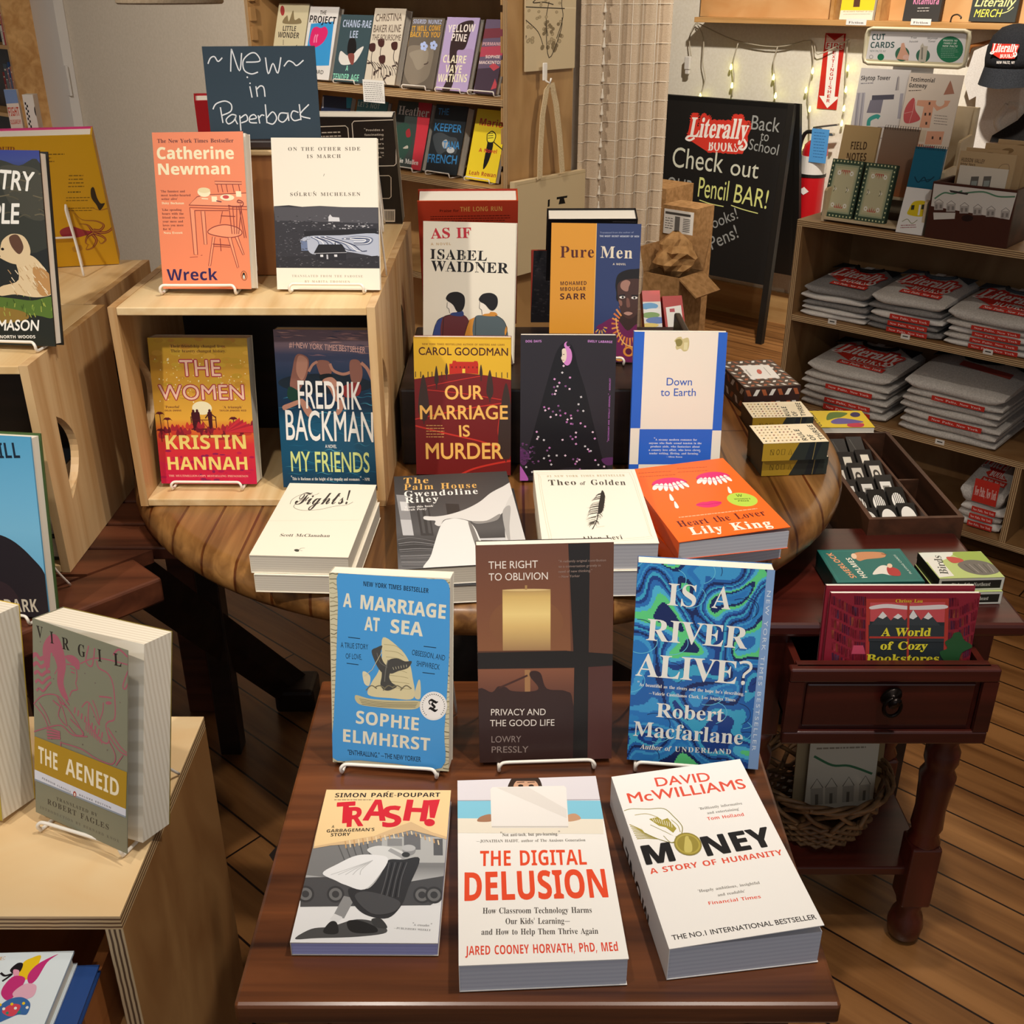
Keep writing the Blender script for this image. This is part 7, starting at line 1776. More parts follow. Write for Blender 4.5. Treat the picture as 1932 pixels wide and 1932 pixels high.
def art_dash(a, n=9, m=8):
 a.bg('3A2622')
 q = a.q; L = lambda s, t: ((q[0][0] * (1 - s) + q[1][0] * s) * (1 - t) + (q[3][0] * (1 - s) + q[2][0] * s) * t, (q[0][1] * (1 - s) + q[1][1] * s) * (1 - t) + (q[3][1] * (1 - s) + q[2][1] * s) * t)
 for i in range(n):
  for j in range(m):
   c = 'E6E0D6' if (i + j) % 2 else 'A85A36'; s, t = (i + .1) / n, (j + .2) / m; d = .7 / n; w = .5 / m; k = .35 / n * (1 if i % 2 else -1)
   a.poly([L(s + max(k, 0), t), L(s + d * .7 + max(k, 0), t), L(s + d * .7 + max(-k, 0), t + w), L(s + max(-k, 0), t + w)], c)

def art_dash_top(a):
 art_dash(a)
 a.poly([(525, 500), (668, 495), (706, 560), (560, 568)], 'EDE8E0'); a.text('PLAYING', (545, 520), (560, 552), 8, '5A5048', 'SB'); a.ell(612, 530, 12, 12, 'C8584A'); a.line([(640, 508), (662, 548)], 3, '9A9088')

cardbox('dark box patterned with white and orange dashes, at the right rear of the round table', C6, [(440, 482), (690, 468), (800, 600), (512, 612)], RT + .05, .049, '3A2622', art_dash_top, lambda a: art_dash(a, 7, 2), '3A2622', name='gift_box', cat='box', leftart=lambda a: art_dash(a, 6, 2))

# pencil boxes behind the checked book
def art_pen(a):
 a.bg('E8E2D8'); a.poly([(0, 0), (1, 0), (1, .3), (0, .3)], 'CF3A30'); a.ell(.35, .42, .5, .09, '4A9AD0'); a.ell(.6, .55, .6, .07, 'F0EDE6'); a.ell(.4, .66, .5, .08, '6E9A34'); a.ell(.7, .8, .6, .09, '3A6AB4'); a.ell(.3, .93, .5, .06, 'E6C84A')

def art_pen2(a):
 a.bg('B82A24'); a.poly([(.12, .35), (.9, .3), (.9, 1), (.12, 1)], 'EFEAE2'); a.poly([(.3, .4), (.55, .39), (.55, .5), (.3, .5)], 'B83A4A'); a.line([(.6, .55), (.6, .9)], .12, '5A5450')

for lab, qq, fn, c in (('red and striped tin of pencils leaning behind the checked book', [(18, 165), (80, 158), (165, 345), (50, 348)], art_pen, 'CF3A30'), ('red tin with a white label leaning behind the checked book', [(110, 205), (200, 172), (268, 345), (165, 350)], art_pen2, 'B82A24')):
 leanbook(lab, C6, qq, RS - .03, .022, (lambda f: (lambda a: (setattr(a, 'T', homog([(0, 0), (1, 0), (1, 1), (0, 1)], [(0, a.H), (a.W, a.H), (a.W, 0), (0, 0)])), setattr(a, 'k', a.W), f(a))))(fn), face=c, back=c, hard=True, name='pencil_tin', cat='tin', lean=35, pages=mat('tin_red', 'B82A24', .4))
rear_easel(bs, 'white wire easel whose legs show before the yellow squid hardcover', .055, .5)
# ---------------------------------------------------------------- thin things in a vertical or leaning plane
def slab(label, name, cat, crop, quad, pt, u, th, fn, face, lean=0, rest=None, group=None, ink=None, parent=None):
 q = [px(crop, p) for p in quad]; u = Vector(u).normalized(); zz = Vector((0, 0, 1))
 nh = u.cross(zz)
 P0, P1 = at_pl(*q[3], pt, nh), at_pl(*q[2], pt, nh)
 M = (P0 + P1) / 2
 if rest is not None: M.z = rest
 a = math.radians(lean); v = zz * math.cos(a) - nh * math.sin(a); n = u.cross(v)
 T0, T1 = at_pl(*q[0], M, n), at_pl(*q[1], M, n)
 H = .5 * ((T0 - M).dot(v) + (T1 - M).dot(v)); W_ = .5 * ((P1 - P0).dot(u) + (T1 - T0).dot(u))
 c = .25 * sum((p - M).dot(u) for p in (P0, P1, T0, T1))
 O = M + u * (c - W_ / 2)
 mb = MB(); mb.obox(O - n * th, u * W_, v * H, n * th, 0, face)
 A = Art(W_, H, quad); fn(A); A.emit(mb, O, u, v, n)
 o = mb.build(name, ink or INKM, parent)
 if not parent: tag(o, label, cat, group)
 return dict(o=o, O=O, u=u, v=v, n=n, W=W_, H=H)

def logo(a, p0, p1, h, sub=None, red='D63A2C', white='F6EDE4'):
 """the shop's two-line mark: leaning script over spaced capitals on a red backing"""
 dx, dy = p1[0] - p0[0], p1[1] - p0[1]; L = math.hypot(dx, dy); ux, uy = dx / L, dy / L; nx, ny = -uy, ux
 P = lambda s, t: (p0[0] + dx * s + nx * t * h, p0[1] + dy * s + ny * t * h)
 if sub: a.poly([P(.22, .86), P(.98, .86), P(.98, 1.28), P(.22, 1.28)], red)
 a.poly([P(.02, -.55), P(.98, -.5), P(1, .1), P(.92, .78), P(.34, .78), P(.02, .2)], red)
 a.text('BOOKS', P(.34, .68), P(.84, .68), h * .5, white, 'B', .012, .03, out=(.11, red))
 a.text('Literally', P(0, 0), P(1, 0), h, white, 'BI', .014, out=(.11, red))
 a.curve([P(.93, .02), P(.98, .3), P(.93, .55), P(.86, .48), P(.92, .36)], h * .1, white); a.curve([P(.0, -.02), P(-.05, .12), P(.02, .2), P(.1, .06)], h * .09, white)
 if sub: a.text(sub, P(.27, 1.18), P(.94, 1.18), h * .22, white, 'B', .004)

# ---------------------------------------------------------------- face-out books in the bookcase
def bk_art(bg, lines, extra=None):
 def f(a):
  a.bg(bg)
  if extra: extra(a)
  for s, p0, p1, h, c, ft in lines: a.text(s, p0, p1, h, c, ft, .012 if ft == 'G' else 0)
 return f

def ex_lw(a):
 a.ell(300, 80, 14, 32, 'A83A3A'); a.blob([(300, 160), (330, 110), (340, 150), (370, 80), (378, 140), (410, 130), (415, 165)], '8A7A58'); a.line([(300, 265), (298, 300)], 3, '5A4A3A'); a.curve([(270, 330), (330, 350), (390, 300)], 3, '5A4A3A')
def ex_pr(a):
 a.poly([(485, 170), (640, 160), (590, 430), (430, 430)], '3A9AD8'); a.blob([(490, 210), (520, 190), (550, 200), (580, 192), (595, 230), (560, 290), (500, 320), (470, 290)], 'E02A6E'); a.curve([(500, 290), (505, 260), (515, 240)], 8, 'F08AB0'); a.curve([(515, 290), (520, 255), (530, 240)], 8, 'F08AB0')
def ex_ch(a):
 a.blob([(720, 320), (735, 255), (770, 250), (782, 300), (770, 345), (730, 345)], '1C1A1A'); a.blob([(665, 350), (680, 320), (720, 350), (760, 345), (790, 320), (830, 305), (800, 360), (760, 400), (690, 405), (665, 380)], 'E4E0D8'); a.blob([(725, 345), (765, 345), (760, 405), (740, 400)], '8A4A42')
def ex_kl(a):
 for x, y in ((885, 310), (945, 288), (1032, 318), (945, 392)): a.blob([(x - 20, y - 20), (x, y - 30), (x + 22, y - 22), (x + 18, y + 15), (x, y + 25), (x - 18, y + 12)], '4A2A26'); a.curve([(x, y + 20), (x - 10, y + 80), (x + 20, y + 160)], 4, '3A2E2A')
 for i in range(10): a.ell(860 + (i * 67) % 220, 400 + (i * 41) % 110, 16, 6, '4A3A34', 10, rot=i * 40); a.curve([(850 + i * 20, 380 + i * 8), (880 + i * 18, 420 + i * 6), (870 + i * 20, 500)], 3, '3A2E2A')
def ex_nu(a):
 a.blob([(1120, 320), (1200, 310), (1290, 330), (1270, 440), (1230, 520), (1130, 540), (1090, 450)], '8A7E6E'); a.blob([(1135, 350), (1150, 400), (1180, 460), (1240, 420), (1250, 340)], '9C907E')
 for x, y in ((1230, 318), (1295, 318)):
  for q in range(5): a.ell(x + 15 * math.cos(q * 1.26), y + 18 * math.sin(q * 1.26), 11, 13, 'B8C8F4', 10)
 a.curve([(1222, 430), (1245, 425), (1250, 415)], 5, '4A3A34')
def ex_yp(a):
 a.blob([(1310, 420), (1400, 350), (1560, 340), (1540, 480), (1300, 540)], 'B49AC4'); a.blob([(1480, 170), (1570, 160), (1540, 240), (1500, 330), (1450, 340), (1440, 420), (1400, 560), (1330, 590), (1390, 470), (1400, 330), (1430, 230)], '3A2A2A')
def ex_sm(a):
 a.rect(1600, 200, 1800, 260, '7A3A44'); a.rect(1590, 310, 1800, 370, 'B8485A'); a.rect(1570, 440, 1800, 640, '4A3A48'); a.poly([(1700, 505), (1718, 560), (1672, 570)], 'C04A54'); a.poly([(1660, 430), (1690, 410), (1730, 440), (1690, 460)], 'C04A54')
def ex_he(a):
 a.poly([(1210, 690), (1310, 700), (1190, 1180), (1130, 1170), (1180, 900)], 'C2323E'); a.blob([(1030, 900), (1120, 850), (1150, 960), (1080, 1100), (1010, 1060)], '2E4A3E'); a.blob([(1110, 910), (1135, 890), (1140, 940), (1115, 950)], '9A2A30'); a.blob([(1085, 1025), (1115, 1005), (1118, 1025)], 'B8B0A0')
def ex_ke(a):
 a.blob([(1290, 940), (1340, 910), (1400, 940), (1450, 960), (1440, 1060), (1380, 1040), (1320, 1060)], '40464A'); a.blob([(1350, 980), (1380, 960), (1390, 1010), (1360, 1020)], 'A8AAAA'); a.ell(1405, 1035, 26, 22, 'B8BABA')
def ex_ma(a):
 a.blob([(1650, 960), (1660, 930), (1690, 960), (1660, 1080), (1620, 1135)], '17130F'); a.blob([(1650, 900), (1680, 880), (1705, 900), (1690, 950), (1655, 955)], 'F2E03A'); a.curve([(1650, 900), (1682, 880), (1706, 905), (1690, 952), (1652, 950), (1650, 900)], 5, '17130F'); a.line([(1690, 950), (1760, 1010)], 5, '17130F')
 for y in (925, 910, 895): a.line([(1655, y), (1690, y - 3)], 3, '17130F')

k = '3A332C'
GB = 'face-out books in the back bookcase'
row = (
 ('cream hardcover with a red flower and bare trees, leftmost on the bookcase shelf', [(280, 32), (477, 42), (397, 516), (196, 503)], .02, 'D6CBA6', bk_art('D6CBA6', [('LITTLE', (297, 208), (383, 212), 32, k, 'SB'), ('WONDER', (262, 250), (402, 258), 36, k, 'SB')], ex_lw), 0),
 ('white hardcover with a pink mouth and hand, in the bookcase', [(487, 57), (683, 68), (582, 516), (402, 500)], .024, 'E6E2DC', bk_art('E6E2DC', [('THE', (548, 112), (590, 114), 26, k, 'SB'), ('PROJECT', (474, 160), (648, 178), 46, '1E1A1A', 'SB'), ('HOWARD', (430, 470), (550, 480), 22, k, 'G')], ex_pr), 0),
 ('dark teal hardcover with a black bird, in the bookcase', [(690, 105), (898, 125), (822, 530), (612, 496)], .022, '3E5258', bk_art('3E5258', [('CHANG-RAE', (693, 178), (878, 198), 42, 'B8C4DC', 'SB'), ('LEE', (738, 246), (790, 250), 42, 'B8C4DC', 'SB'), ('A', (705, 442), (722, 444), 32, '8ED8BA', 'SB'), ('TENDER AGE', (617, 490), (790, 514), 40, '8ED8BA', 'SB')], ex_ch), 1),
 ('beige hardcover with dark flower stems, in the bookcase', [(920, 68), (1130, 88), (1016, 560), (818, 514)], .03, 'D8CCB8', bk_art('D8CCB8', [('CHRISTINA', (915, 150), (1090, 160), 44, '6A5A4C', 'G'), ('BAKER KLINE', (898, 215), (1078, 232), 44, '6A5A4C', 'G'), ('THE FOURSOME', (885, 262), (1075, 285), 34, '6A5A4C', 'G')], ex_kl), 0),
 ('brown-grey hardcover with flowers over a face, in the bookcase', [(1165, 125), (1388, 148), (1270, 580), (1070, 548)], .022, '6E6458', bk_art('6E6458', [('SIGRID NUNEZ', (1165, 165), (1360, 185), 28, 'B8C0DC', 'SB'), ('IT WILL COME', (1152, 215), (1348, 226), 34, 'E0A83A', 'SB'), ('BACK TO YOU', (1140, 252), (1338, 270), 34, 'E0A83A', 'SB')], ex_nu), 1),
 ('lilac hardcover with a dark pine shape, in the bookcase', [(1395, 125), (1615, 142), (1500, 590), (1296, 562)], .022, 'B8A4CC', bk_art('B8A4CC', [('YELLOW', (1390, 222), (1572, 228), 46, 'F0E6DC', 'SB'), ('PINE', (1412, 275), (1510, 288), 46, 'F0E6DC', 'SB'), ('CLAIRE', (1350, 405), (1500, 420), 46, 'F0E8C8', 'SB'), ('VAYE', (1362, 465), (1468, 476), 46, 'F0E8C8', 'SB'), ('WATKINS', (1312, 518), (1500, 532), 46, 'F0E8C8', 'SB')], ex_yp), 1),
 ('striped plum hardcover, rightmost on the bookcase shelf', [(1640, 140), (1790, 152), (1700, 600), (1560, 580)], .02, '6A5A70', bk_art('6A5A70', [('PERMANENCE', (1616, 302), (1790, 312), 20, 'E0B0B0', 'SB'), ('SOPHIE', (1635, 380), (1730, 386), 18, 'F0D8D0', 'SB'), ('MACKINTOSH', (1595, 412), (1760, 422), 18, 'F0D8D0', 'SB')], ex_sm), 1))
row2 = (
 ('dark blue book mostly hidden, leftmost on the lower bookcase shelf', [(575, 640), (755, 668), (690, 1080), (490, 1050)], .02, '242E4A', bk_art('242E4A', [], lambda a: (a.line([(575, 650), (570, 720)], 10, 'D8D8DC'), a.rect(720, 660, 760, 730, '2A9AB4'))), 0),
 ('teal hardcover mostly hidden behind the black framed book, in the bookcase', [(805, 675), (1000, 690), (920, 1120), (720, 1090)], .02, '4E8A8E', bk_art('4E8A8E', [("LET'S NOT", (800, 720), (940, 738), 32, 'C8DCD4', 'SB')]), 0),
 ('green and red hardcover on the lower bookcase shelf', [(1070, 690), (1303, 706), (1196, 1170), (985, 1140)], .03, '3A423E', bk_art('3A423E', [('Heather', (1062, 790), (1268, 808), 62, 'E8E2DA', 'B'), ('Martin Mullen', (1000, 1110), (1178, 1135), 30, 'E8E2DA', 'B')], ex_he), 1),
 ('black hardcover with blue lettering on the lower bookcase shelf', [(1320, 712), (1530, 735), (1440, 1215), (1235, 1175)], .034, '22272B', bk_art('22272B', [('THE', (1325, 785), (1395, 790), 44, '3A86C0', 'G'), ('KEEPER', (1300, 895), (1478, 915), 52, '3A86C0', 'G'), ('TANA', (1352, 1022), (1462, 1030), 52, '3A86C0', 'G'), ('FRENCH', (1250, 1115), (1440, 1135), 58, '3A86C0', 'G')], ex_ke), 1),
 ('bright yellow paperback with a fist and knife on the lower bookcase shelf', [(1590, 735), (1790, 750), (1705, 1240), (1498, 1205)], .016, 'F0D22A', bk_art('F0D22A', [('Marion', (1598, 840), (1785, 862), 46, 'C8382A', 'SB'), ('A Novel', (1592, 1018), (1712, 1030), 26, 'C8382A', 'SB'), ('Leah Rowan', (1525, 1175), (1705, 1200), 30, 'A83A22', 'SB')], ex_ma), 1))
for zz_, rw in ((zb1, row), (zb2, row2)):
 for lab, qd, th_, fc, fn, ez in rw:
  b = leanbook(lab, C2, qd, zz_ + .0005, th_, fn, face=fc, back='8A8278', hard='hardcover' in lab, u=E1, base=BC + E2 * .045, lean=17, group=GB)
  if ez: easel(b, 'white wire easel under the ' + lab.replace(', in the bookcase', '').replace(', rightmost on the bookcase shelf', '').replace(' on the lower bookcase shelf', ''), 'white wire book easels in the bookcase', legs=False)

def art_note(a):
 a.bg('F2EEE6'); a.greek(835, 545, 965, 13, 10, 4, '8A8680', .15, slope=.04)
slab('small handwritten white card hanging from the bookcase shelf edge', 'shelf_card', 'card', C2, [(830, 528), (972, 535), (962, 686), (822, 672)], BC - E2 * .003, E1, .001, art_note, 'F2EEE6')

# ---------------------------------------------------------------- cloth bags on the side of the bookcase
CAN = fabric('canvas', 'D8C29C', 'C4AC84', 260)
INKC = inkmat('printed_canvas', .9, .1)
PS = BC + E1 * .004

def art_toteA(a):
 a.bg('D3BE98'); k = '4A4034'
 a.line([(125, 130), (440, 130)], 4, 'E2D0AC')
 for P in ([(140, 0), (180, 70), (170, 100), (240, 95), (300, 110)], [(130, 130), (370, 135)], [(150, 210), (230, 270), (270, 340)], [(270, 90), (265, 200), (285, 290)], [(360, 0), (350, 100), (360, 190), (330, 300)]): a.curve(P, 4, k)
 rnd = random.Random(5)
 for i in range(40):
  x, y = rnd.uniform(150, 360), rnd.uniform(0, 330); a.ell(x, y, 9, 10, '9A8868', 8); a.ell(x, y, 6, 7, 'BBA682', 8)
 for i in range(20): a.ell(305 + rnd.uniform(-45, 45), 290 + rnd.uniform(-80, 60), 9, 10, '8A785A', 8)
 a.curve([(265, 215), (300, 380), (350, 260), (355, 190)], 4, k); a.rect(165, 290, 175, 340, k)

def bag(label, crop, quad, pt, fn, th, face, handles=(), hook=None):
 t = thing('tote_bag', label, 'bag', at_pl(*px(crop, quad[3]), pt, E2.cross(Vector((0, 0, 1)))))
 s = slab(None, 'bag_body', None, crop, quad, pt, E2, th, fn, face, ink=INKC, parent=t)
 for P in handles:
  pts = [at_pl(*px(crop, p), pt + E1 * .006, E2.cross(Vector((0, 0, 1)))) for p in P]
  mb = MB(); w = E2 * .011 + Z(.002); g = [[q - w, q - w + E1 * .003, q + w + E1 * .003, q + w] for q in pts]; mb.sheet(g, 0, None, smooth=False); mb.build('handle', CAN, t)
 if hook:
  q = at_pl(*px(crop, hook), pt, E2.cross(Vector((0, 0, 1)))); mb = MB(); mb.rbox(q - E2 * .009 - E1 * .004, E2 * .018, Z(.05), E1 * .006, .002); mb.tube([q + E1 * .002, q + E1 * .02 - Z(.006), q + E1 * .024 + Z(.008)], .003, 6)
  o = mb.build('wall_hook', WHITEW); tag(o, 'white adhesive hook on the bookcase side above the plain tote bag', 'hook')
 return t

bag('canvas tote bag printed with a map, hanging high on the bookcase side', C3, [(60, -160), (462, -160), (415, 412), (205, 432)], PS + E1 * .008, art_toteA, .006, 'D3BE98')
bag('plain canvas tote bag hanging by its handle from a white hook', C3, [(45, 1112), (500, 1030), (480, 1600), (90, 1640)], PS + E1 * .026, lambda a: (a.bg('CDB78F'), a.line([(60, 1130), (500, 1050)], 3, 'B9A27A'), a.poly([(250, 1230), (262, 1225), (262, 1270), (250, 1275)], '1E1A16'), a.poly([(305, 1215), (375, 1208), (372, 1222), (352, 1224), (362, 1258), (318, 1262), (325, 1228), (305, 1230)], '1E1A16')), .02, 'CDB78F',
 [[(218, 1085), (222, 900), (235, 700), (260, 540), (285, 505)], [(290, 505), (318, 640), (338, 820), (355, 1045)]], (252, 490))

# ---------------------------------------------------------------- curtain at the end of the bookcase
CU0 = BC + E2 * .335 + E1 * .0; CUD = Vector((.91, .41, 0)).normalized(); CUN = Vector((.41, -.91, 0))
cw = .335
CURT = fabric('woven_curtain', 'D0BCA2', 'BFA88C', 420)
t = thing('curtain', 'sheer beige checked curtain with a row of tassels, beside the bookcase', 'curtain', CU0 + CUD * .15)

def cfold(s):  # depth of the folds across the curtain
 return .016 * math.sin(s * 5.2 * 2 * math.pi + .6) + (.0 if s < .72 else -.05 * (s - .72))

def cpt(s, z, o=0): return CU0 + CUD * (s * cw) + CUN * (cfold(s) + o) + Z(z)

mb = MB(); mb.sheet([[cpt(i / 60, z) for i in range(61)] for z in (.25, 1.0, 1.6, 2.3)]); mb.build('cloth', CURT, t)
th = MB(); TH = mat('curtain_thread', 'E6DAC6', .9)
for i in range(34):
 z = .4 + i * .058; th.tube([cpt(s / 30, z, .001) for s in range(31)], .0013, 4)
for s in (.28, .40, .56, .70, .80, .90): th.tube([cpt(s, .25, .001), cpt(s, 1, .001), cpt(s, 2.3, .001)], .0013, 4)
th.build('woven_threads', TH, t)
for i in range(22):
 z = .62 + i * .05; mb = MB(); mb.lathe(cpt(.235, z, .004), [(.001, .03), (.0025, .026), (.002, .022), (.0065, .004), (.006, 0)], 8); mb.build('tassel', TH, t)
mb = MB(); pk = at_y(1213, 275, 4.25); mb.rbox(pk - X(.05) - Z(.05), X(.06), Y(.03), Z(.26), .012); o = mb.build('jacket', fabric('magenta_cloth', '8E1E5E', '6E1448', 200)); tag(o, 'magenta cloth hanging in the gap right of the curtain', 'clothing')

# ---------------------------------------------------------------- left bookcase, far left
L0 = onleft(78, 85, .02)
t = thing('pine_bookcase', 'pine bookcase at the far left top edge', 'bookcase', Vector((L0.x, L0.y, 0)) - E1 * .3)
L0.z = 0; LF = L0 - E2 * .17
za, zb_ = at_pl(15, 40, LF, E2).z, at_pl(15, 86, LF, E2).z
for z in (za, zb_, zb_ - .33): 
 e_ = .10 if z == za else .02
 mb = MB(); mb.obox(LF - E1 * 1.0 + Z(z - .018), E1 * (1 - e_), E2 * .17, Z(.018)); mb.build('shelf', PINEB, t)
mb = MB(); mb.obox(LF - E1 * .02, E1 * .02, E2 * .17, Z(2.2)); mb.build('side_panel', PINEB, t)
mb = MB(); mb.obox(LF - E1 * 1.0 + E2 * .16 + Z(.3), E1 * .98, E2 * .01, Z(1.9)); mb.build('back_panel', ESPRESSO, t)
GL_ = 'spines on the far left bookcase'
x = -.045; sp = (('salmon', 'B8705A', .030, .23, zb_ - .33), ('dark blue', '2A4A7A', .018, .25, zb_ - .33), ('dusty pink', '9A6A70', .016, .22, zb_ - .33), ('slate grey', '4A5560', .03, .24, zb_ - .33), ('dark red', '8A2A2A', .02, .2, zb_ - .33), ('red', 'B83A44', .032, .20, zb_), ('white', 'DAD4C8', .022, (za - zb_) * .8, zb_), ('cream', 'E0D6B8', .018, .19, za), ('pale yellow', 'D8CC96', .02, .2, za), ('grey-green', '8A9684', .02, .18, za))
xz = {}
for nm, c, w, h, z in sp:
 x = xz.get(z, -.10 if z == za else -.03); xz[z] = x - w - .002
 mb = MB(); mb.obox(LF + E1 * (x - w) + E2 * .012 + Z(z + .0006), E1 * w, E2 * .13, Z(h), 0, c)
 A = Art(w, h); A.rect(.2, .1, .8, .13, 'E8DCC8'); A.rect(.25, .3, .75, .7, 'D8CCB8' if nm != 'white' else '3A3A3A'); A.rect(.32, .32, .68, .68, c); A.emit(mb, LF + E1 * (x - w) + E2 * .012 + Z(z + .0006), E1, Z(1), -E2)
 o = mb.build('hardcover_book', INKM); tag(o, nm + ' book spine on the far left bookcase', 'book', GL_)
fb = at_z(20, 300, .98)
slab('slanting pamphlet with red block lettering, at the far left', 'pamphlet', 'booklet', C1, [(150, 650), (238, 655), (238, 1880), (150, 1880)], Vector((0, 1.965, 0)), (1, 0, 0), .008, lambda a: (a.bg('E8D8C4'), a.rect(150, 650, 240, 745, '7A92B8'), a.text('FIGHT', (156, 830), (232, 830), 60, 'C8482E', 'SB'), a.text('OLIGARCHY', (156, 885), (232, 885), 30, 'C8482E', 'SB')), 'E8D8C4', rest=1.0425)
slab('white book with a black checked edge beside the slanting pamphlet', 'paperback_book', 'book', C1, [(275, 690), (350, 690), (350, 1870), (275, 1870)], Vector((0, 1.96, 0)), (1, 0, 0), .02, lambda a: (a.bg('E4DCCC'), [a.rect(283 + (i % 2) * 10, 740 + i * 17, 293 + (i % 2) * 10, 757 + i * 17, '1E1A18') for i in range(15)], a.ell(352, 800, 10, 34, '1E1A18')), 'E4DCCC', rest=1.0425)

# ---------------------------------------------------------------- pendant lamp at the top edge
lc = at_y(318, -20, 3.0); zl = at_y(318, 9, 3.0 - .13).z
t = thing('pendant_lamp', 'round beige lampshade cut off by the top edge of the photo', 'lamp', (lc.x, 3.0, zl))
mb = MB(); mb.lathe((lc.x, 3.0, zl), [(.128, 0), (.132, .004), (.132, .16), (.128, .164)], 40); mb.build('lamp_shade', fabric('lamp_linen', 'BBA78C', 'AB977C', 200), t)
mb = MB(); mb.tube([(lc.x, 3.0, zl + .16), (lc.x, 3.0, 2.98)], .004, 6); mb.build('cord', BLACKM, t)

# ---------------------------------------------------------------- chalk A-board
F0 = at_z(1437, 650, 0); tp = at_pl(1500, 197, F0, E1)
vb = (tp - F0); Hb = vb.length; vb.normalize()
nb = E1.cross(vb)
TLp = at_pl(1243, 180, F0, nb); Wb = (tp - TLp).dot(E1) + .0
t = thing('chalk_a_board', 'black A-frame chalkboard with handwritten chalk and a red logo, by the back wall', 'sign', F0 - E1 * Wb / 2)
pb0 = at_pl(1440, 538, F0, nb); hb0 = (pb0 - F0).dot(vb)
OB = F0 - E1 * Wb + vb * hb0
qd = [(945, 578), (1768, 638), (1640, 1732), (862, 1655)]

def art_board(a):
 a.bg('1B1917')
 for p in ([(945, 578), (1768, 638)], [(945, 578), (862, 1655)], [(1768, 638), (1640, 1732)]): a.line(p, 46, '0F0E0D')
 logo(a, (1140, 842), (1500, 850), 118)
 c = 'D5D6C2'; g = '9A9C98'; y = 'DCE08A'
 def hand(s, p0, p1, h, col): a.text(s, p0, p1, h, col, 'G')
 hand('Check', (1035, 1035), (1350, 1062), 125, c); hand('out', (1395, 1072), (1560, 1088), 105, c)
 hand('OUR', (1000, 1192), (1165, 1215), 95, g); hand('Pencil', (1200, 1215), (1382, 1232), 122, y); hand('BAR!', (1418, 1238), (1612, 1268), 112, y)
 a.curve([(1212, 1236), (1280, 1256), (1360, 1268)], 5, y); a.curve([(1405, 1258), (1480, 1280), (1565, 1298)], 5, y)
 hand('Back', (1515, 790), (1680, 806), 86, g); hand('to', (1570, 856), (1618, 862), 60, g); hand('School', (1502, 912), (1672, 944), 66, g)
 hand('Notebooks!', (1120, 1500), (1450, 1335), 66, g); hand('Pens!', (1295, 1540), (1455, 1450), 78, g)

mb = MB(); mb.obox(OB - nb * .02, E1 * Wb, vb * (Hb - hb0), nb * .02, 0, '100F0E'); A = Art(Wb, Hb - hb0, qd); art_board(A); A.emit(mb, OB, E1, vb, nb); mb.build('writing_panel', INKM, t)
for s in (0, Wb - .03):
 mb = MB(); mb.obox(F0 - E1 * Wb + E1 * s - nb * .022, E1 * .03, vb * Hb, nb * .028); mb.build('front_leg', BLACKM, t)
bt = tp - E1 * Wb + E2 * .02
vr = (Z(-1) * bt.z + E2 * (4.73 - .06 - bt.dot(E2)))
mb = MB(); mb.obox(bt + E1 * .012, E1 * Wb, vr * (1 - hb0 / Hb), E2 * .02); mb.build('rear_panel', BLACKM, t)
for s in (.012, Wb - .02):
 mb = MB(); mb.obox(bt + E1 * s, E1 * .03, vr, E2 * .022); mb.build('rear_leg', BLACKM, t)

# ---------------------------------------------------------------- parcels behind the round table
def carton(label, c, w, d, h, z0=0, flaps=(), top=True):
 t = thing('cardboard_box', label, 'box', c + Z(z0))
 o = c - E1 * w / 2 + Z(z0)
 mb = MB(); mb.obox(o, E1 * w, E2 * .005, Z(h)); mb.obox(o + E2 * (d - .005), E1 * w, E2 * .005, Z(h)); mb.obox(o + E2 * .005, E1 * .005, E2 * (d - .01), Z(h)); mb.obox(o + E1 * (w - .005) + E2 * .005, E1 * .005, E2 * (d - .01), Z(h)); mb.obox(o + Z(.002), E1 * w, E2 * d, Z(.004))
 if top: mb.obox(o + Z(h), E1 * w, E2 * d, Z(.004))
 mb.build('carton', CARD, t)
 for a, b, v in flaps:
  mb = MB(); mb.obox(o + Z(h) + E1 * w * a[0] + E2 * d * a[1], E1 * w * b[0] + E2 * d * b[1], v, (E1 * w * b[0] + E2 * d * b[1]).cross(v).normalized() * .005); mb.build('flap', CARD, t)
 return t, o

def art_lab(a):
 a.bg('E6E1D8'); k = '4A4642'; a.rect(.04, .1, .9, .2, k); a.rect(.38, .25, .55, .9, '6A6662')
 for i in range(8): a.rect(.66, .3 + i * .07, .9, .33 + i * .07, k)
 a.greek(.05, .35, .34, .1, 5, .03, k)

cA = at_y(1268, 600, 4.05); cA.z = 0; zA = at_y(1262, 392, 4.05).z
tA, oA = carton('tall cardboard parcel with a white shipping label, before the chalkboard', cA, .15, .12, zA)
la = onshelf(0, 0) if False else None
mb = MB(); A = Art(.13, .09); art_lab(A); mb.obox(oA + E1 * .01 + Z(zA - .10) - E2 * .0015, E1 * .13, Z(.09), E2 * .001, 0, 'E6E1D8'); A.emit(mb, oA + E1 * .01 + Z(zA - .10) - E2 * .0015, E1, Z(1), -E2); mb.build('shipping_label', INKM, tA)
cB = at_y(1240, 640, 3.45); cB.z = 0; zB = at_y(1252, 490, 3.45).z
tB, oB = carton('open cardboard box with raised flaps holding brown packing paper', cB, .14, .14, zB - .05, flaps=(((0, 1), (1, 0), (E2 * .03 + Z(.1))), ((0, 0), (0, 1), (Z(.08) - E1 * .02)), ((1, 0), (0, 1), (Z(-.05) + E1 * .07))), top=False)
KR = fabric('kraft_paper', 'B98E5C', '9A7144', 40)
mb = MB(); rnd = random.Random(3); n = 16; g = []
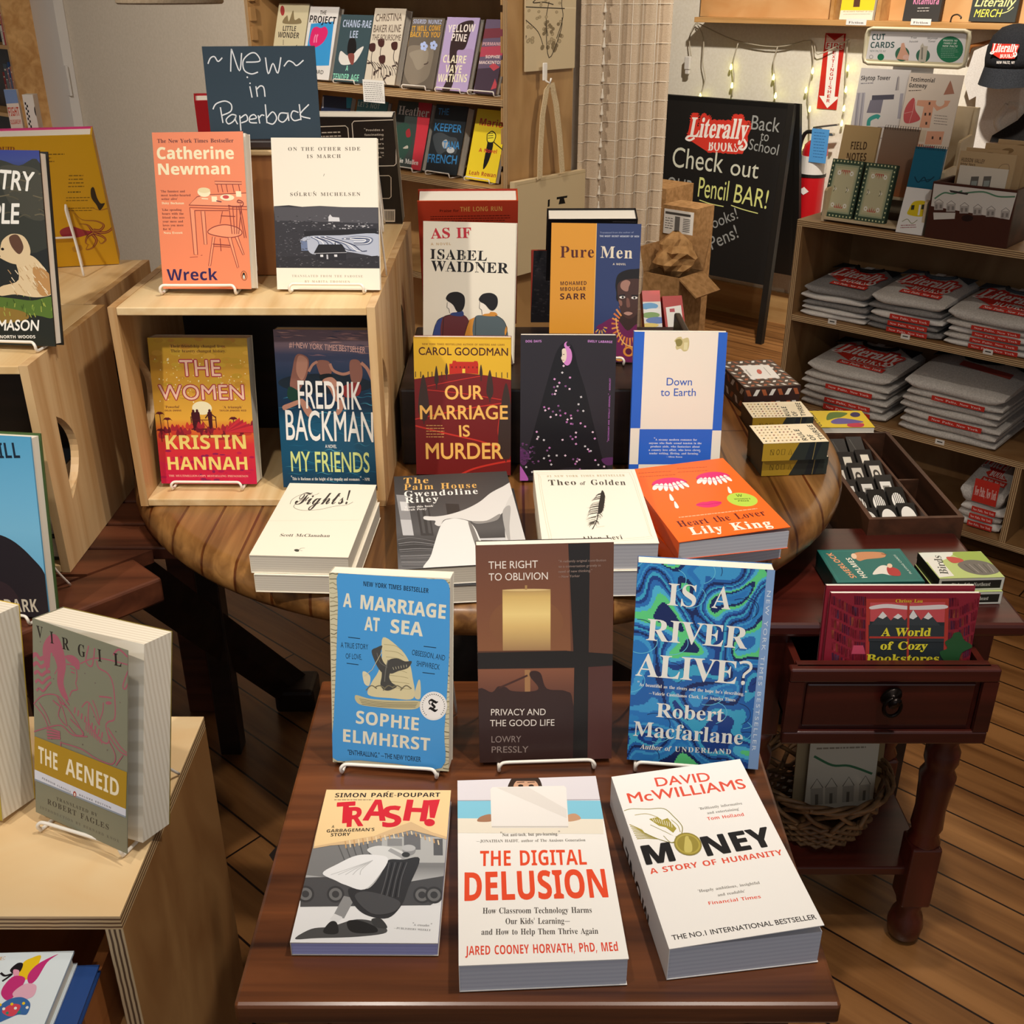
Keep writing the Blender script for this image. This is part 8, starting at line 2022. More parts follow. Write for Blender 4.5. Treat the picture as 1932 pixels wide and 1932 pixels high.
for i in range(9):
 r = []
 for j in range(n + 1):
  q = 2 * math.pi * j / n; rr = .058 * math.sin(math.pi * (i + .3) / 8.8) * (1 + .28 * random.Random(i * 31 + j % n).uniform(-1, 1)); r.append(oB + E1 * .07 + E2 * .07 + Z(zB - .08 + .02 * i) + E1 * rr * math.cos(q) * 1.1 + E2 * rr * math.sin(q))
 g.append(r)
mb.sheet(g, smooth=False); o = mb.build('packing_paper', KR); tag(o, 'crumpled brown packing paper in the open cardboard box', 'paper')
cC = at_y(1196, 600, 4.6); cC.z = 0
tC, oC = carton('cardboard box standing behind the open one, right of the curtain', cC, .26, .2, at_y(1225, 352, 4.6).z)
mb = MB(); mb.obox(oC + E1 * .02 + Z(at_y(1225, 352, 4.6).z - .1) - E2 * .0015, E1 * .09, Z(.075), E2 * .001, 0, 'D8D2C6'); A = Art(.09, .075); art_lab(A); A.emit(mb, oC + E1 * .02 + Z(at_y(1225, 352, 4.6).z - .1) - E2 * .0015, E1, Z(1), -E2); mb.build('shipping_label', INKM, tC)
# ---------------------------------------------------------------- folded shirts
HEA = fabric('heather_grey', 'D0C9C0', 'B8B1A8', 220); WHT = fabric('white_jersey', 'E0DAD2', 'D4CDC4', 220); DGR = fabric('grey_jersey', '8E8A86', '7C7874', 220)
NAV = fabric('dark_sleeve', '454B50', '34393E', 220); BLK = fabric('black_jersey', '22201F', '191817', 220)
INKS = inkmat('printed_jersey', .9, .1)
NP = 'New Paltz, New York'

def shirt(label, group, t0, t1, z, h, m, d=.24, art=None, front=None, collar=None, seed=0, d0=.02):
 """one folded shirt between t0 and t1 along the shelf"""
 rnd = random.Random(seed); N = 13; base = S0 + E1 * t0 + E2 * d0 + Z(z); w = t1 - t0
 ph = rnd.uniform(0, 6); jit = rnd.uniform(-.006, .006)
 h *= 1.25
 prof = [(d, .0), (.01, .0), (.002, .12), (0, .4), (.002, .72), (.012, .95), (.03, 1.0), (d * .5, 1.0), (d, .96)]
 if art: h *= 1.5; prof = [(d, .0), (.01, .0), (.002, .08), (0, .2), (.002, .34), (.012, .46), (.03, .52), (d * .4, .78), (d * .75, .98), (d, .96)]
 g = []
 for y, q in prof:
  r = []
  for i in range(N):
   s = i / (N - 1); e = min(s, 1 - s) * 2; k = min(1, e * 3.5) ** .5
   wob = .0015 * math.sin(s * 9 + ph + y * 20)
   r.append(base + E1 * (s * w + jit) + E2 * (y + .004 * math.sin(s * 7 + ph)) + Z(h * (.5 + (q - .5) * (.35 + .65 * k)) + wob * q))
  g.append(r)
 t = thing('folded_shirt', label, 'shirt', base + E1 * w / 2 + E2 * d / 2, group)
 mb = MB(); mb.sheet(g)
 for i in (0, N - 1): mb.add([r[i] for r in g], [tuple(range(len(g)))])
 if art:
  A = Art(1, 1); art(A); sl = E2 * (d * .66) + Z(h * .44); o = base + E1 * (w * .08 + jit) + E2 * .03 + Z(h * .545 + .003)
  A.emit(mb, o, E1 * w * .84, sl, E1.cross(sl).normalized(), 1, .00012, .0003)
 if front:
  A = Art(1, 1); front(A); A.emit(mb, base + E1 * (w * .3) - E2 * .0065 + Z(h * .12), E1 * w * .55, Z(h * .76), -E2, 1, .0001, .0004)
 mb.build('folded_body', [m, INKS], t)
 if collar:
  cb = MB(); c = base + E1 * w * .5 + E2 * d * .93 + Z(h)
  P = [c + E1 * (w * .2 * math.cos(q)) - E2 * (.045 * math.sin(q)) + Z(.002) for q in [math.pi * i / 10 for i in range(11)]]
  cb.tube(P, .006, 6); cb.build('collar', collar, t)
  for s in (0, 1):
   sb = MB(); sb.prism([base + E1 * (w * (.02 if s == 0 else .98)) + E2 * d * .98 + Z(h + .0012), base + E1 * (w * (.30 if s == 0 else .70)) + E2 * d * .98 + Z(h + .0012), base + E1 * (w * (.03 if s == 0 else .97)) + E2 * d * .68 + Z(h + .0012)], Z(.0012))
   sb.build('sleeve_panel', collar, t)
  lb = MB(); lb.obox(c - E1 * .012 - E2 * .02 + Z(.004), E1 * .024, E2 * .022, Z(.001)); lb.build('neck_label', WHT, t)

def red_band(a): a.rect(0, 0, 1, 1, 'C8382C'); a.text(NP, (.06, .72), (.94, .72), .4, 'EFD8D0', 'B')

def top_logo(a): logo(a, (.06, .46), (.94, .5), .36, NP)

def stack(nm, t0, t1, z, spec, d=.25, d0=.02):
 for k, (h, m, art, fr, col, lab) in enumerate(spec):
  shirt(lab + ' in the ' + nm, 'shirts in the ' + nm, t0 + (k % 3) * .003, t1 - (k % 2) * .004, z, h, m, d, art, fr, col, seed=hash(nm) % 97 * 0 + len(nm) * 7 + k, d0=d0); z += h * 1.25 + .0008

def tt(x, y): return (onshelf(x, y) - S0).dot(E1)

H, Wh, D_ = HEA, WHT, DGR
stack('left stack of the top shelf', tt(1500, 605), tt(1622, 625), zs2 + .0008, [(.012, Wh, None, None, None, 'lowest white folded shirt'), (.012, Wh, None, None, None, 'second white folded shirt from the bottom'), (.014, D_, None, None, None, 'dark grey folded shirt'), (.014, Wh, None, None, None, 'thin white folded shirt'), (.022, D_, top_logo, None, BLK, 'topmost dark grey shirt with the red logo')])
stack('middle stack of the top shelf', tt(1627, 620), tt(1765, 650), zs2 + .0008, [(.014, D_, None, red_band, None, 'lowest grey folded shirt'), (.014, D_, None, red_band, None, 'second grey folded shirt from the bottom'), (.016, Wh, None, red_band, None, 'white folded shirt with a red band'), (.014, D_, None, None, None, 'grey folded shirt without a band'), (.026, H, top_logo, None, NAV, 'topmost dark-sleeved pale shirt')])
stack('right stack of the top shelf', tt(1772, 655), tt(1940, 690), zs2 + .0008, [(.013, Wh, None, red_band, None, 'lowest white folded shirt'), (.013, H, None, red_band, None, 'second folded shirt from the bottom'), (.013, Wh, None, red_band, None, 'third folded shirt from the bottom'), (.013, H, None, red_band, None, 'fourth folded shirt from the bottom'), (.028, H, top_logo, None, NAV, 'topmost dark-sleeved shirt')])
stack('left stack of the lower shelf', tt(1502, 765), tt(1662, 795), zs3 + .0008, [(.018, H, None, red_band, None, 'lowest folded shirt'), (.016, H, None, red_band, None, 'second folded shirt from the bottom'), (.017, H, None, None, None, 'plain grey third folded shirt'), (.016, H, None, red_band, None, 'fourth folded shirt with a red band'), (.017, H, None, None, None, 'plain grey fifth folded shirt'), (.026, H, top_logo, None, BLK, 'topmost grey shirt with the red logo')])
stack('right stack of the lower shelf', tt(1688, 800), tt(1872, 845), zs3 + .0008, [(.017, H, None, None, None, 'lowest plain grey folded shirt'), (.017, H, None, None, None, 'second plain grey folded shirt'), (.016, H, None, red_band, None, 'grey folded shirt with a thin red band'), (.017, H, None, None, None, 'fourth grey folded shirt'), (.016, H, None, None, None, 'fifth grey folded shirt'), (.015, H, None, red_band, None, 'sixth folded shirt with a red edge'), (.03, H, lambda a: a.poly([(.3, .1), (.95, .25), (.95, .45), (.3, .3)], 'A84A3E'), None, BLK, 'topmost grey shirt with a faded red print')])
stack('bottom compartment stack', tt(1775, 1000) + .02, dv - .015, .0795, [(.018, Wh, None, red_band, None, 'lowest white folded shirt'), (.018, H, None, red_band, None, 'second folded shirt'), (.018, Wh, None, red_band, None, 'third folded shirt'), (.05, H, top_logo, red_band, None, 'topmost crumpled grey shirt')], d0=.04)

def art_tag(a): a.bg('E8E2D8'); a.rect(.2, .35, .8, .6, '4A443E')
for x, y in ((1570, 607), (1708, 635), (1864, 664), (1773, 834)):
 q = onshelf(x, y, -.0012); A = Art(.026, .014); art_tag(A); mb = MB(); A.emit(mb, q - E1 * .013 - Z(.007), E1, Z(1), -E2); mb.obox(q - E1 * .013 - Z(.007), E1 * .026, Z(.014), E2 * .001, 0, 'E8E2D8'); mb.build('price_tag', INKM, SHELF_UNIT)

# ---------------------------------------------------------------- display rack on top of the shelf unit
SZT = SHT + .0006
RK = wood('rack_plywood', 'E2D0AE', 'CDB58C', 'X', 12, 8, .5)
r0, r1 = tt(1545, 398), tt(1738, 425)
t = thing('display_rack', 'stepped pale plywood card rack on top of the shirt shelves', 'display rack', S0 + E1 * (r0 + r1) / 2 + E2 * .18 + Z(SZT))
prof = [(.02, 0), (.02, .085), (.028, .092), (.10, .095), (.105, .155), (.112, .16), (.18, .165), (.185, .225), (.192, .23), (.26, .24), (.265, .31), (.285, .31), (.285, 0)]
for e in (r0, r1 - .008):
 mb = MB(); mb.prism([S0 + E1 * e + E2 * y + Z(SZT + z) for y, z in prof], E1 * .008); mb.build('side_panel', RK, t)
for y, z in ((.02, .012), (.105, .075), (.185, .135)):
 mb = MB(); mb.obox(S0 + E1 * (r0 + .008) + E2 * y + Z(SZT + z - .006), E1 * (r1 - r0 - .016), E2 * .085, Z(.006)); mb.build('shelf', RK, t)
mb = MB(); mb.obox(S0 + E1 * (r0 + .008) + E2 * .277 + Z(SZT), E1 * (r1 - r0 - .016), E2 * .008, Z(.31)); mb.build('back_panel', RK, t)

def D(y): return S0 + E2 * y

def art_deck(qd):
 def f(a):
  a.bg('3E5240'); q = qd; c = lambda s, t: ((q[0][0] * (1 - s) + q[1][0] * s) * (1 - t) + (q[3][0] * (1 - s) + q[2][0] * s) * t, (q[0][1] * (1 - s) + q[1][1] * s) * (1 - t) + (q[3][1] * (1 - s) + q[2][1] * s) * t)
  P = lambda L, col: a.poly([c(*p) for p in L], col)
  for i in range(13):
   for s in (.05, .95): a.ell(*c(s, .04 + i * .077), 6, 6, 'D8D8A8', 6)
  for i in range(9):
   for s in (.03, .97): a.ell(*c(.05 + i * .112, s), 6, 6, 'D8D8A8', 6)
  P([(.11, .08), (.89, .08), (.89, .92), (.11, .92)], '9CA585'); P([(.15, .11), (.85, .11), (.85, .89), (.15, .89)], 'B9B690'); P([(.2, .15), (.8, .15), (.8, .85), (.2, .85)], 'C9C29C')
  for y, d in ((.17, 1), (.83, -1)):
   for k in range(5): x = .5 + (k - 2) * .05; P([(x - .02, y), (x + .02, y), (x + (k - 2) * .03, y + d * (.1 - abs(k - 2) * .02))], 'C03A34')
   for x in (.3, .7): a.ell(*c(x, y + d * .05), 15, 15, 'F0EDE0', 10); a.ell(*c(x, y + d * .05), 5, 5, 'B0A060', 6)
  for x in (.28, .68): a.ell(*c(x, .5), 12, 9, 'EDE8D4', 8); a.line([c(x - .05, .45), c(x, .5), c(x - .05, .55)], 4, '3A4438')
 return f

u1 = E1
q1 = [(378, 1252), (615, 1280), (560, 1628), (312, 1598)]; q2 = [(645, 1285), (888, 1310), (815, 1662), (572, 1632)]
GN = 'cards and notebooks in the display rack'
slab('green floral card deck, left of the pair in the display rack', 'card_deck', 'cards', C4, q1, D(.035), E1, .018, art_deck(q1), '2E3E30', 12, SZT + .0125, GN)
slab('green floral card deck, right of the pair in the display rack', 'card_deck', 'cards', C4, q2, D(.035), E1, .018, art_deck(q2), '2E3E30', 12, SZT + .0125, GN)
slab('kraft notebook with brown capitals and a white band, in the rack', 'notebook', 'notebook', C4, [(470, 985), (755, 1010), (700, 1275), (415, 1250)], D(.118), E1, .01, lambda a: (a.bg('B89A6A'), a.text('FIELD', (535, 1090), (660, 1096), 32, '4A3420', 'SB'), a.text('NOTES', (510, 1135), (665, 1142), 32, '4A3420', 'SB'), a.poly([(430, 1150), (712, 1175), (700, 1290), (405, 1260)], 'E6E2DC'), a.text('Left-Handed', (515, 1200), (622, 1208), 16, '3A3630', 'SB'), a.greek(450, 1222, 640, 22, 3, 4, 'A8A49C', .1, slope=.08)), 'A88A5C', 10, SZT + .0755, GN)

def steno(label, qd, d, bg, z, extra):
 s = slab(label, 'spiral_notepad', 'notepad', C4, qd, D(d), E1, .01, lambda a: (a.bg(bg), extra(a)), bg, 10, z, GN)
 mb = MB(); n = 14
 for i in range(n):
  c = s['O'] + s['u'] * s['W'] * (i + .5) / n + s['v'] * s['H'] - s['n'] * .004
  mb.tube([c + s['v'] * .006 * math.cos(q) + s['n'] * .008 * math.sin(q) + s['u'] * .0004 * k for k, q in enumerate([2 * math.pi * j / 9 for j in range(10)])], .0007, 4)
 mb.build('spiral_binding', mat('wire_grey', '6E6A66', .3, .8), s['o'])

steno('tall brown spiral notepad in the display rack', [(765, 1000), (1050, 1030), (985, 1480), (720, 1440)], .12, '8C6E58', SZT + .0755, lambda a: a.vgrad([(0, '86705E'), (.6, '8E6A52'), (1, 'B06A3E')]))
steno('small teal spiral notepad in the display rack', [(1015, 1158), (1258, 1180), (1210, 1500), (975, 1480)], .06, '1E6A86', SZT + .0125, lambda a: (a.curve([(1045, 1285), (1080, 1310), (1120, 1290), (1150, 1310), (1200, 1290)], 9, '123E52'), a.curve([(1100, 1305), (1180, 1300)], 6, '123E52')))
slab('white card with a yellow camper drawing leaning at the rack', 'greeting_card', 'card', C4, [(955, 1480), (1160, 1500), (1130, 1695), (918, 1675)], D(.012), E1, .004, lambda a: (a.bg('EFECE6'), a.blob([(1000, 1575), (1030, 1545), (1110, 1545), (1132, 1565), (1122, 1610), (1000, 1600)], 'E2C81E'), a.rect(1015, 1560, 1040, 1580, '3A3A2A'), a.rect(1075, 1560, 1090, 1605, 'F0EDE4'), a.rect(1095, 1560, 1115, 1580, '3A3A2A'), a.curve([(960, 1630), (1000, 1620), (1040, 1640), (1080, 1625)], 5, '8A8A5A'), a.greek(955, 1645, 1080, 10, 2, 4, 'A86A6A', .1)), 'EFECE6', 14, SZT + .001, GN)

def art_sky(a):
 a.bg('D8D2CC'); g = '77737C'
 a.text('Skytop Tower', (590, 606), (815, 614), 26, '2E2A2A', 'SB'); a.greek(592, 625, 690, 10, 1, 5, g, 0)
 a.poly([(868, 600), (875, 590), (885, 600), (890, 680), (862, 680)], 'B0A8A4'); a.line([(872, 600), (870, 680)], 5, g)
 a.rect(690, 705, 860, 735, '55535E'); a.poly([(680, 735), (780, 735), (770, 820), (660, 815)], '7E7A86')
 for x in (585, 620): a.rect(x - 15, 685, x + 15, 960, 'B2AEB4'); a.line([(x, 690), (x - 8, 955)], 4, g)
 a.rect(905, 700, 930, 860, 'A8A4AC'); a.curve([(685, 900), (690, 860), (740, 840), (765, 850)], 30, '3E9A90'); a.ell(652, 940, 38, 34, g); a.ell(652, 940, 33, 29, 'E0DAD4')
 a.line([(760, 910), (830, 912), (830, 985), (720, 985), (760, 950)], 4, g, True); a.rect(590, 990, 640, 1000, g)

def art_tes(a):
 a.bg('E2D2C0'); k = '4A3A34'; o = 'E0A484'; r = 'C65A5A'
 a.text('Testimonial', (975, 628), (1168, 642), 28, '2E2A2A', 'SB'); a.text('Gateway', (968, 668), (1112, 676), 28, '2E2A2A', 'SB'); a.greek(970, 688, 1070, 10, 1, 5, k, 0)
 a.poly([(1280, 660), (1295, 630), (1310, 660), (1335, 720), (1250, 725)], 'B07A64')
 a.poly([(1050, 755), (1310, 765), (1290, 800), (1210, 830), (1180, 800), (1165, 940), (1085, 935), (1105, 800), (1045, 790)], o); a.ell(1230, 775, 34, 26, 'E2D2C0')
 a.blob([(965, 790), (1010, 740), (1030, 760), (1040, 820), (1085, 880), (1020, 905), (965, 900), (950, 850)], r)
 for p in ((1030, 750), (955, 840), (1000, 905)): a.line([(1020, 830), p], 3, 'E8B0A8')
 a.poly([(915, 940), (1060, 945), (1050, 1010), (910, 995)], o); a.poly([(1075, 950), (1145, 955), (1135, 1030), (1065, 1025)], 'D8C4A8'); a.poly([(1150, 960), (1285, 965), (1270, 1050), (1140, 1045)], o)
 a.poly([(1065, 1040), (1130, 1045), (1110, 1160), (1045, 1150)], o); a.poly([(1125, 1060), (1220, 1060), (1150, 1140), (1115, 1135)], r); a.poly([(1180, 1140), (1235, 1110), (1270, 1160)], r)
 for p in ((1140, 770), (1115, 840), (1150, 840), (1130, 900), (950, 970), (1190, 995), (1250, 1000), (1085, 1080)): a.rect(p[0], p[1], p[0] + 14, p[1] + 18, k)
 a.greek(1195, 855, 1335, 18, 4, 4, '8A7A70', .3, slope=.1)

slab('grey cut-out card sheet with tower drawings, left behind the rack notebooks', 'card_sheet', 'card', C4, [(585, 530), (965, 560), (905, 1190), (510, 1150)], D(.215), E1, .003, art_sky, 'D8D2CC', 8, SZT + .1355, GN)
slab('cream cut-out card sheet with a red and orange gateway, right in the rack', 'card_sheet', 'card', C4, [(968, 570), (1400, 600), (1300, 1240), (890, 1200)], D(.205), E1, .003, art_tes, 'E2D2C0', 8, SZT + .1355, GN)

def art_cut(a):
 a.bg('D2C8A8'); a.poly([(680, 250), (1440, 262), (1425, 495), (650, 472)], 'E4E0DE'); g = '3E6E58'
 a.text('CUT', (690, 322), (795, 318), 48, '3A5A58', 'SB'); a.text('CARDS', (682, 385), (872, 382), 48, '3A5A58', 'SB'); a.text('NEW PALTZ, NY', (680, 416), (808, 418), 16, '6A7A78', 'G'); a.ell(693, 456, 16, 16, '8A8A8A'); a.ell(693, 456, 12, 12, 'E4E0DE'); a.ell(770, 456, 27, 27, '1F7A54')
 a.ell(940, 430, 56, 58, g); a.poly([(895, 470), (920, 400), (930, 345), (950, 340), (970, 400), (995, 440), (990, 480)], 'D8A48A'); a.ell(970, 455, 24, 20, 'E0B8A8')
 a.ell(1105, 440, 55, 55, g); a.poly([(1070, 490), (1082, 365), (1098, 340), (1112, 365), (1140, 365), (1128, 490)], 'C4BCAC'); a.rect(1090, 375, 1104, 470, '8A8478')
 a.text('Tree', (1000, 308), (1048, 306), 16, '4A4A4A', 'GI'); a.text('house', (990, 338), (1060, 335), 16, '4A4A4A', 'GI'); a.text('Skytop', (1130, 310), (1215, 308), 16, '4A4A4A', 'GI'); a.text('Tower', (1140, 335), (1200, 333), 16, '4A4A4A', 'GI')
 a.ell(1314, 388, 104, 104, '2E7A56')
 for i, (s, x) in enumerate((('PROFITS TO', 55), ('FAMILY OF', 50), ('NEW PALTZ', 58))): a.text(s, (1314 - x, 325 + i * 22), (1314 + x, 327 + i * 22), 14, 'DCE8DC', 'SB')
 a.greek(1245, 378, 1390, 14, 6, 4, '8AB09A', .3)

s = slab('pale framed sign reading CUT CARDS above the card rack', 'header_sign', 'sign', C4, [(650, 228), (1470, 242), (1432, 530), (630, 505)], D(.27), E1, .01, art_cut, 'D2C8A8', 0)
mb = MB(); O, u, v, n = s['O'], s['u'], s['v'], s['n']; w, h = s['W'], s['H']; c = .016
loop = [(c, 0), (w - c, 0), (w - .004, .004), (w, c), (w, h - c), (w - .004, h - .004), (w - c, h), (c, h), (.004, h - .004), (0, h - c), (0, c), (.004, .004)]
mb.tube([O + u * x + v * y for x, y in loop], .0055, 8, closed=True); mb.build('rounded_frame', mat('cream_plastic', 'D8CDAC', .4), s['o'])
mb = MB(); mb.obox(O + u * w * .3 - n * .012 - Z(O.z - SZT - .29), u * w * .4, n * .003, Z(O.z - SZT - .29 + .02)); mb.build('bracket', mat('clear_plastic', 'E8E6E2', .15), s['o'])

# box of map packets at the right end
def art_mapbox(a):
 a.bg('4A261A'); a.poly([(1182, 1460), (1820, 1515), (1790, 1700), (1165, 1610)], 'E0DAD0')
 for P in ([(1190, 1560), (1260, 1520), (1330, 1525), (1400, 1505)], [(1420, 1520), (1560, 1510), (1680, 1540), (1810, 1540)]): a.curve(P, 12, '5E8A6A')
 a.poly([(1300, 1500), (1450, 1520), (1440, 1532), (1310, 1515)], '3A3430')
 for i, x in enumerate((1190, 1285, 1390, 1495, 1600, 1715)):
  y = 1585 + i * 11; a.rect(x, y, x + 70, y + 52, 'B8B0A8'); a.line([(x, y), (x + 35, y - 24), (x + 70, y)], 4, '77706A'); a.rect(x + 8, y + 14, x + 25, y + 44, '8A837C'); a.rect(x + 42, y + 14, x + 60, y + 40, '8A837C')
 a.poly([(1185, 1655), (1358, 1655), (1355, 1698), (1190, 1705)], 'DAD4CA'); a.ell(1455, 1692, 46, 24, '2A1712')

s = slab('dark wooden drawer box with a card of little houses, on top of the shirt shelves', 'map_box', 'box', C4, [(1176, 1445), (1822, 1500), (1792, 1915), (1118, 1832)], D(.005), E1, .008, art_mapbox, '4A261A', 0, SZT)
O, w, h = s['O'], s['W'], s['H']; mb = MB()
for a_, b_ in ((0, .008), (w - .008, .008)): mb.obox(O + E1 * a_ + E2 * .008, E1 * b_, E2 * .12, Z(h))
mb.obox(O + E2 * .128, E1 * w, E2 * .008, Z(h)); mb.obox(O + E2 * .008, E1 * w, E2 * .12, Z(.006)); mb.build('sides', WALNUT, s['o'])

def art_pack(a): a.bg('C2A57C'); a.text('HUDSON VALLEY', (1380, 1250), (1565, 1262), 20, '5A4630', 'SB'); a.text('BOOK TRAIL', (1378, 1276), (1500, 1284), 20, '5A4630', 'SB'); a.text('MAP', (1375, 1298), (1425, 1302), 18, '5A4630', 'SB'); a.curve([(1570, 1310), (1650, 1320), (1700, 1270), (1760, 1270), (1760, 1320), (1690, 1350)], 3, '6A5640')
def art_pcard(a):
 a.bg('DDD2C0')
 for x in (1468, 1565): a.rect(x, 1360, x + 60, 1430, '6A645C'); a.rect(x + 8, 1378, x + 52, 1402, '9AA098')
 for y in (1432, 1456): a.poly([(1450, y), (1635, y + 6), (1630, y + 22), (1460, y + 16)], '4A4640')

slab('white card with two bookshop windows in front of the kraft packets', 'postcard', 'card', C4, [(1368, 1312), (1752, 1335), (1735, 1640), (1350, 1600)], D(.03), E1, .002, art_pcard, 'DDD2C0', 4, SZT + .008, 'packets in the map box')
slab('kraft map packet right behind the bookshop window card', 'map_packet', 'packet', C4, [(1362, 1195), (1812, 1222), (1780, 1650), (1340, 1610)], D(.045), E1, .006, art_pack, 'C2A57C', 4, SZT + .008, 'packets in the map box')
for i, (x, y) in enumerate(((1410, 1165), (1560, 1130), (1660, 1100))):
 slab(('blank kraft packet, nearest of three behind the printed one', 'blank kraft packet, middle of three behind the printed one', 'blank kraft packet, farthest of three behind the printed one')[i], 'map_packet', 'packet', C4, [(x, y), (x + 330, y + 25), (x + 310, y + 420), (x - 10, y + 390)], D(.065 + i * .018), E1, .008, lambda a: (a.bg('B99A70'), a.ell(a.q[0][0] + 180, a.q[0][1] + 40, 50, 12, '8A6C46')), 'B99A70', 3, SZT + .008, 'packets in the map box')

# ---------------------------------------------------------------- back wall: fire extinguisher, sign, shelf, clothes, string lights
def WPt(d): return WB - E2 * d

def art_fire(a):
 a.bg('C62A20'); w = 'F4EFE8'
 a.poly([(326, 268), (484, 268), (478, 300), (396, 330), (330, 300)], 'A81E18'); a.poly([(330, 275), (395, 325), (470, 272), (468, 392), (322, 392)], 'D8B0A4')
 a.poly([(325, 340), (462, 340), (455, 395), (322, 395)], w); a.poly([(345, 392), (432, 392), (398, 768), (438, 768), (342, 858), (278, 765), (318, 765)], w)
 a.text('FIRE', (328, 388), (458, 388), 44, 'C62A20', 'SB')
 for i, ch in enumerate('EXTINGUISHER'): x = 392 - i * 4; a.text(ch, (x - (5 if ch == 'I' else 13), 434 + i * 34.5), (x + (5 if ch == 'I' else 13), 434 + i * 34.5), 26, 'C62A20', 'SB')

slab('red and white fire extinguisher arrow sign on the back wall', 'wall_sign', 'sign', C4, [(322, 264), (486, 264), (412, 868), (260, 862)], WPt(.004), E1, .002, art_fire, 'C62A20')
ec = at_pl(1533, 330, WPt(.10), E2); RED = mat('red_enamel', 'B8151C', .3)
eb = at_pl(1533, 405, WPt(.10), E2).z; et = at_pl(1533, 262, WPt(.10), E2).z
e0 = Vector((ec.x, ec.y, eb - .1)); R = .056; hh = et - eb + .1
t = thing('fire_extinguisher', 'red fire extinguisher with a blue inspection tag under the arrow sign', 'fire extinguisher', e0)
mb = MB(); mb.lathe(e0, [(R * .96, 0), (R, .01), (R, hh - .05), (R * .9, hh - .025), (R * .6, hh - .008), (.016, hh), (.014, hh + .02)], 24); mb.build('cylinder', RED, t)
mb = MB(); mb.lathe(e0, [(R + .001, hh * .66), (R + .001, hh * .84)], 32, sm=False); mb.build('label_band', mat('label_white', 'DDD8D0', .5), t)
mb = MB(); mb.lathe(e0, [(R + .003, hh * .63), (R + .003, hh * .66)], 32, sm=False); mb.build('strap', BLACKM, t)
mb = MB(); mb.rbox(e0 + Z(hh + .02) - E1 * .02 - E2 * .012, E1 * .10, E2 * .022, Z(.012), .003); mb.rbox(e0 + Z(hh + .045) - E1 * .02 - E2 * .012, E1 * .115 + Z(.02), E2 * .022, Z(.008), .003); mb.lathe(e0 + Z(hh + .018), [(.018, 0), (.018, .03)], 12); mb.build('handle', mat('brushed_steel', 'A8A29A', .3, .9), t)
mb = MB(); mb.tube(spline3([e0 + Z(hh + .03) - E1 * .02, e0 + Z(hh + .02) - E1 * .06, e0 + Z(hh - .05) - E1 * .078, e0 + Z(hh * .6) - E1 * .068, e0 + Z(hh * .3) - E1 * .064]), .009, 8); mb.build('hose', BLACKM, t)
slab(None, 'inspection_tag', None, C4, [(215, 1022), (352, 1022), (332, 1290), (195, 1290)], WPt(.16), E1, .001, lambda a: (a.bg('4E92CC'), a.greek(230, 1050, 330, 24, 9, 5, '2A5A8E', .2)), '4E92CC', parent=t)
A = Art(.05, .035); A.poly([(.5, 0), (1, .5), (.5, 1), (0, .5)], 'E6E0D8'); mb = MB(); A.emit(mb, e0 + Z(hh * .45) - E1 * .03 - E2 * (R + .001), E1, Z(1), -E2); mb.build('diamond_sticker', INKM, t)

# wall shelf with its plywood back
ws = at_pl(1310, 32, WPt(.14), E2); we = at_pl(1310, 42, WPt(.14), E2); wst = ws.z; wsh = max(.02, ws.z - we.z); ws.z = 0
t = thing('wall_shelf', 'long pine wall shelf with plywood back at the top right', 'shelf', ws + E1 * .7 + Z(wst - wsh))
mb = MB(); mb.rbox(ws + Z(wst - wsh), E1 * 1.7, E2 * .137, Z(wsh), .002); mb.build('ledge', PINEB, t)
bx = (at_pl(1322, 20, WPt(.02), E2) - ws).dot(E1)
mb = MB(); mb.obox(ws + E1 * bx + E2 * .118 + Z(wst), E1 * 1.6, E2 * .018, Z(.35)); mb.build('back_panel', wood('shelf_back_ply', 'F2C68C', 'DDA262', 'X', 4, 2, .5, rotz=-RZ, detail=3, rings=1.6, contrast=(.3, .7)), t)
for x in (1572, 1660):
 q = (at_pl(x, 25, WPt(.08), E2) - ws).dot(E1); mb = MB(); mb.obox(ws + E1 * q + E2 * .03 + Z(wst), E1 * .015, E2 * .088, Z(.35)); mb.build('divider', PINEB, t)
for x in (1616, 1738):
 slab(None, 'shelf_label', None, C0, [(x - 19, 35), (x + 19, 36), (x + 18, 48), (x - 20, 47)], ws - E2 * .002, E1, .001, lambda a: (a.bg('EDE8E0'), a.text('Fiction', (a.q[3][0] + 5, a.q[3][1] - 3), (a.q[2][0] - 5, a.q[2][1] - 3), 4, '4A443E', 'B')), 'EDE8E0', parent=t)
GW = 'books on the wall shelf'
WD = ws + E2 * .05
slab('yellow and white paperback on the wall shelf at the top', 'paperback_book', 'book', C4, [(490, -420), (760, -410), (728, 146), (470, 138)], WD, E1, .02, lambda a: (a.bg('EBD22E'), a.poly([(475, 68), (748, 74), (728, 150), (470, 146)], 'E8E0CC'), a.rect(570, -60, 620, 45, '5A3A28'), a.text('AN ACCURATE PORTRAIT OF LOVE', (495, 82), (725, 86), 10, 'B0982E', 'SB'), a.greek(500, 98, 710, 10, 1, 3, '9A8C6A', 0)), 'E8E0CC', 6, wst + .001, GW)
slab('dark grey paperback with pink lettering on the wall shelf', 'paperback_book', 'book', C4, [(1010, -420), (1300, -410), (1252, 150), (968, 140)], WD, E1, .022, lambda a: (a.bg('3A3836'), a.text('Kitamura', (1040, 14), (1240, 20), 50, 'E08AB0', 'SB'), a.greek(1080, 42, 1190, 22, 2, 6, 'C0BAB2', .2)), '3A3836', 6, wst + .001, GW)
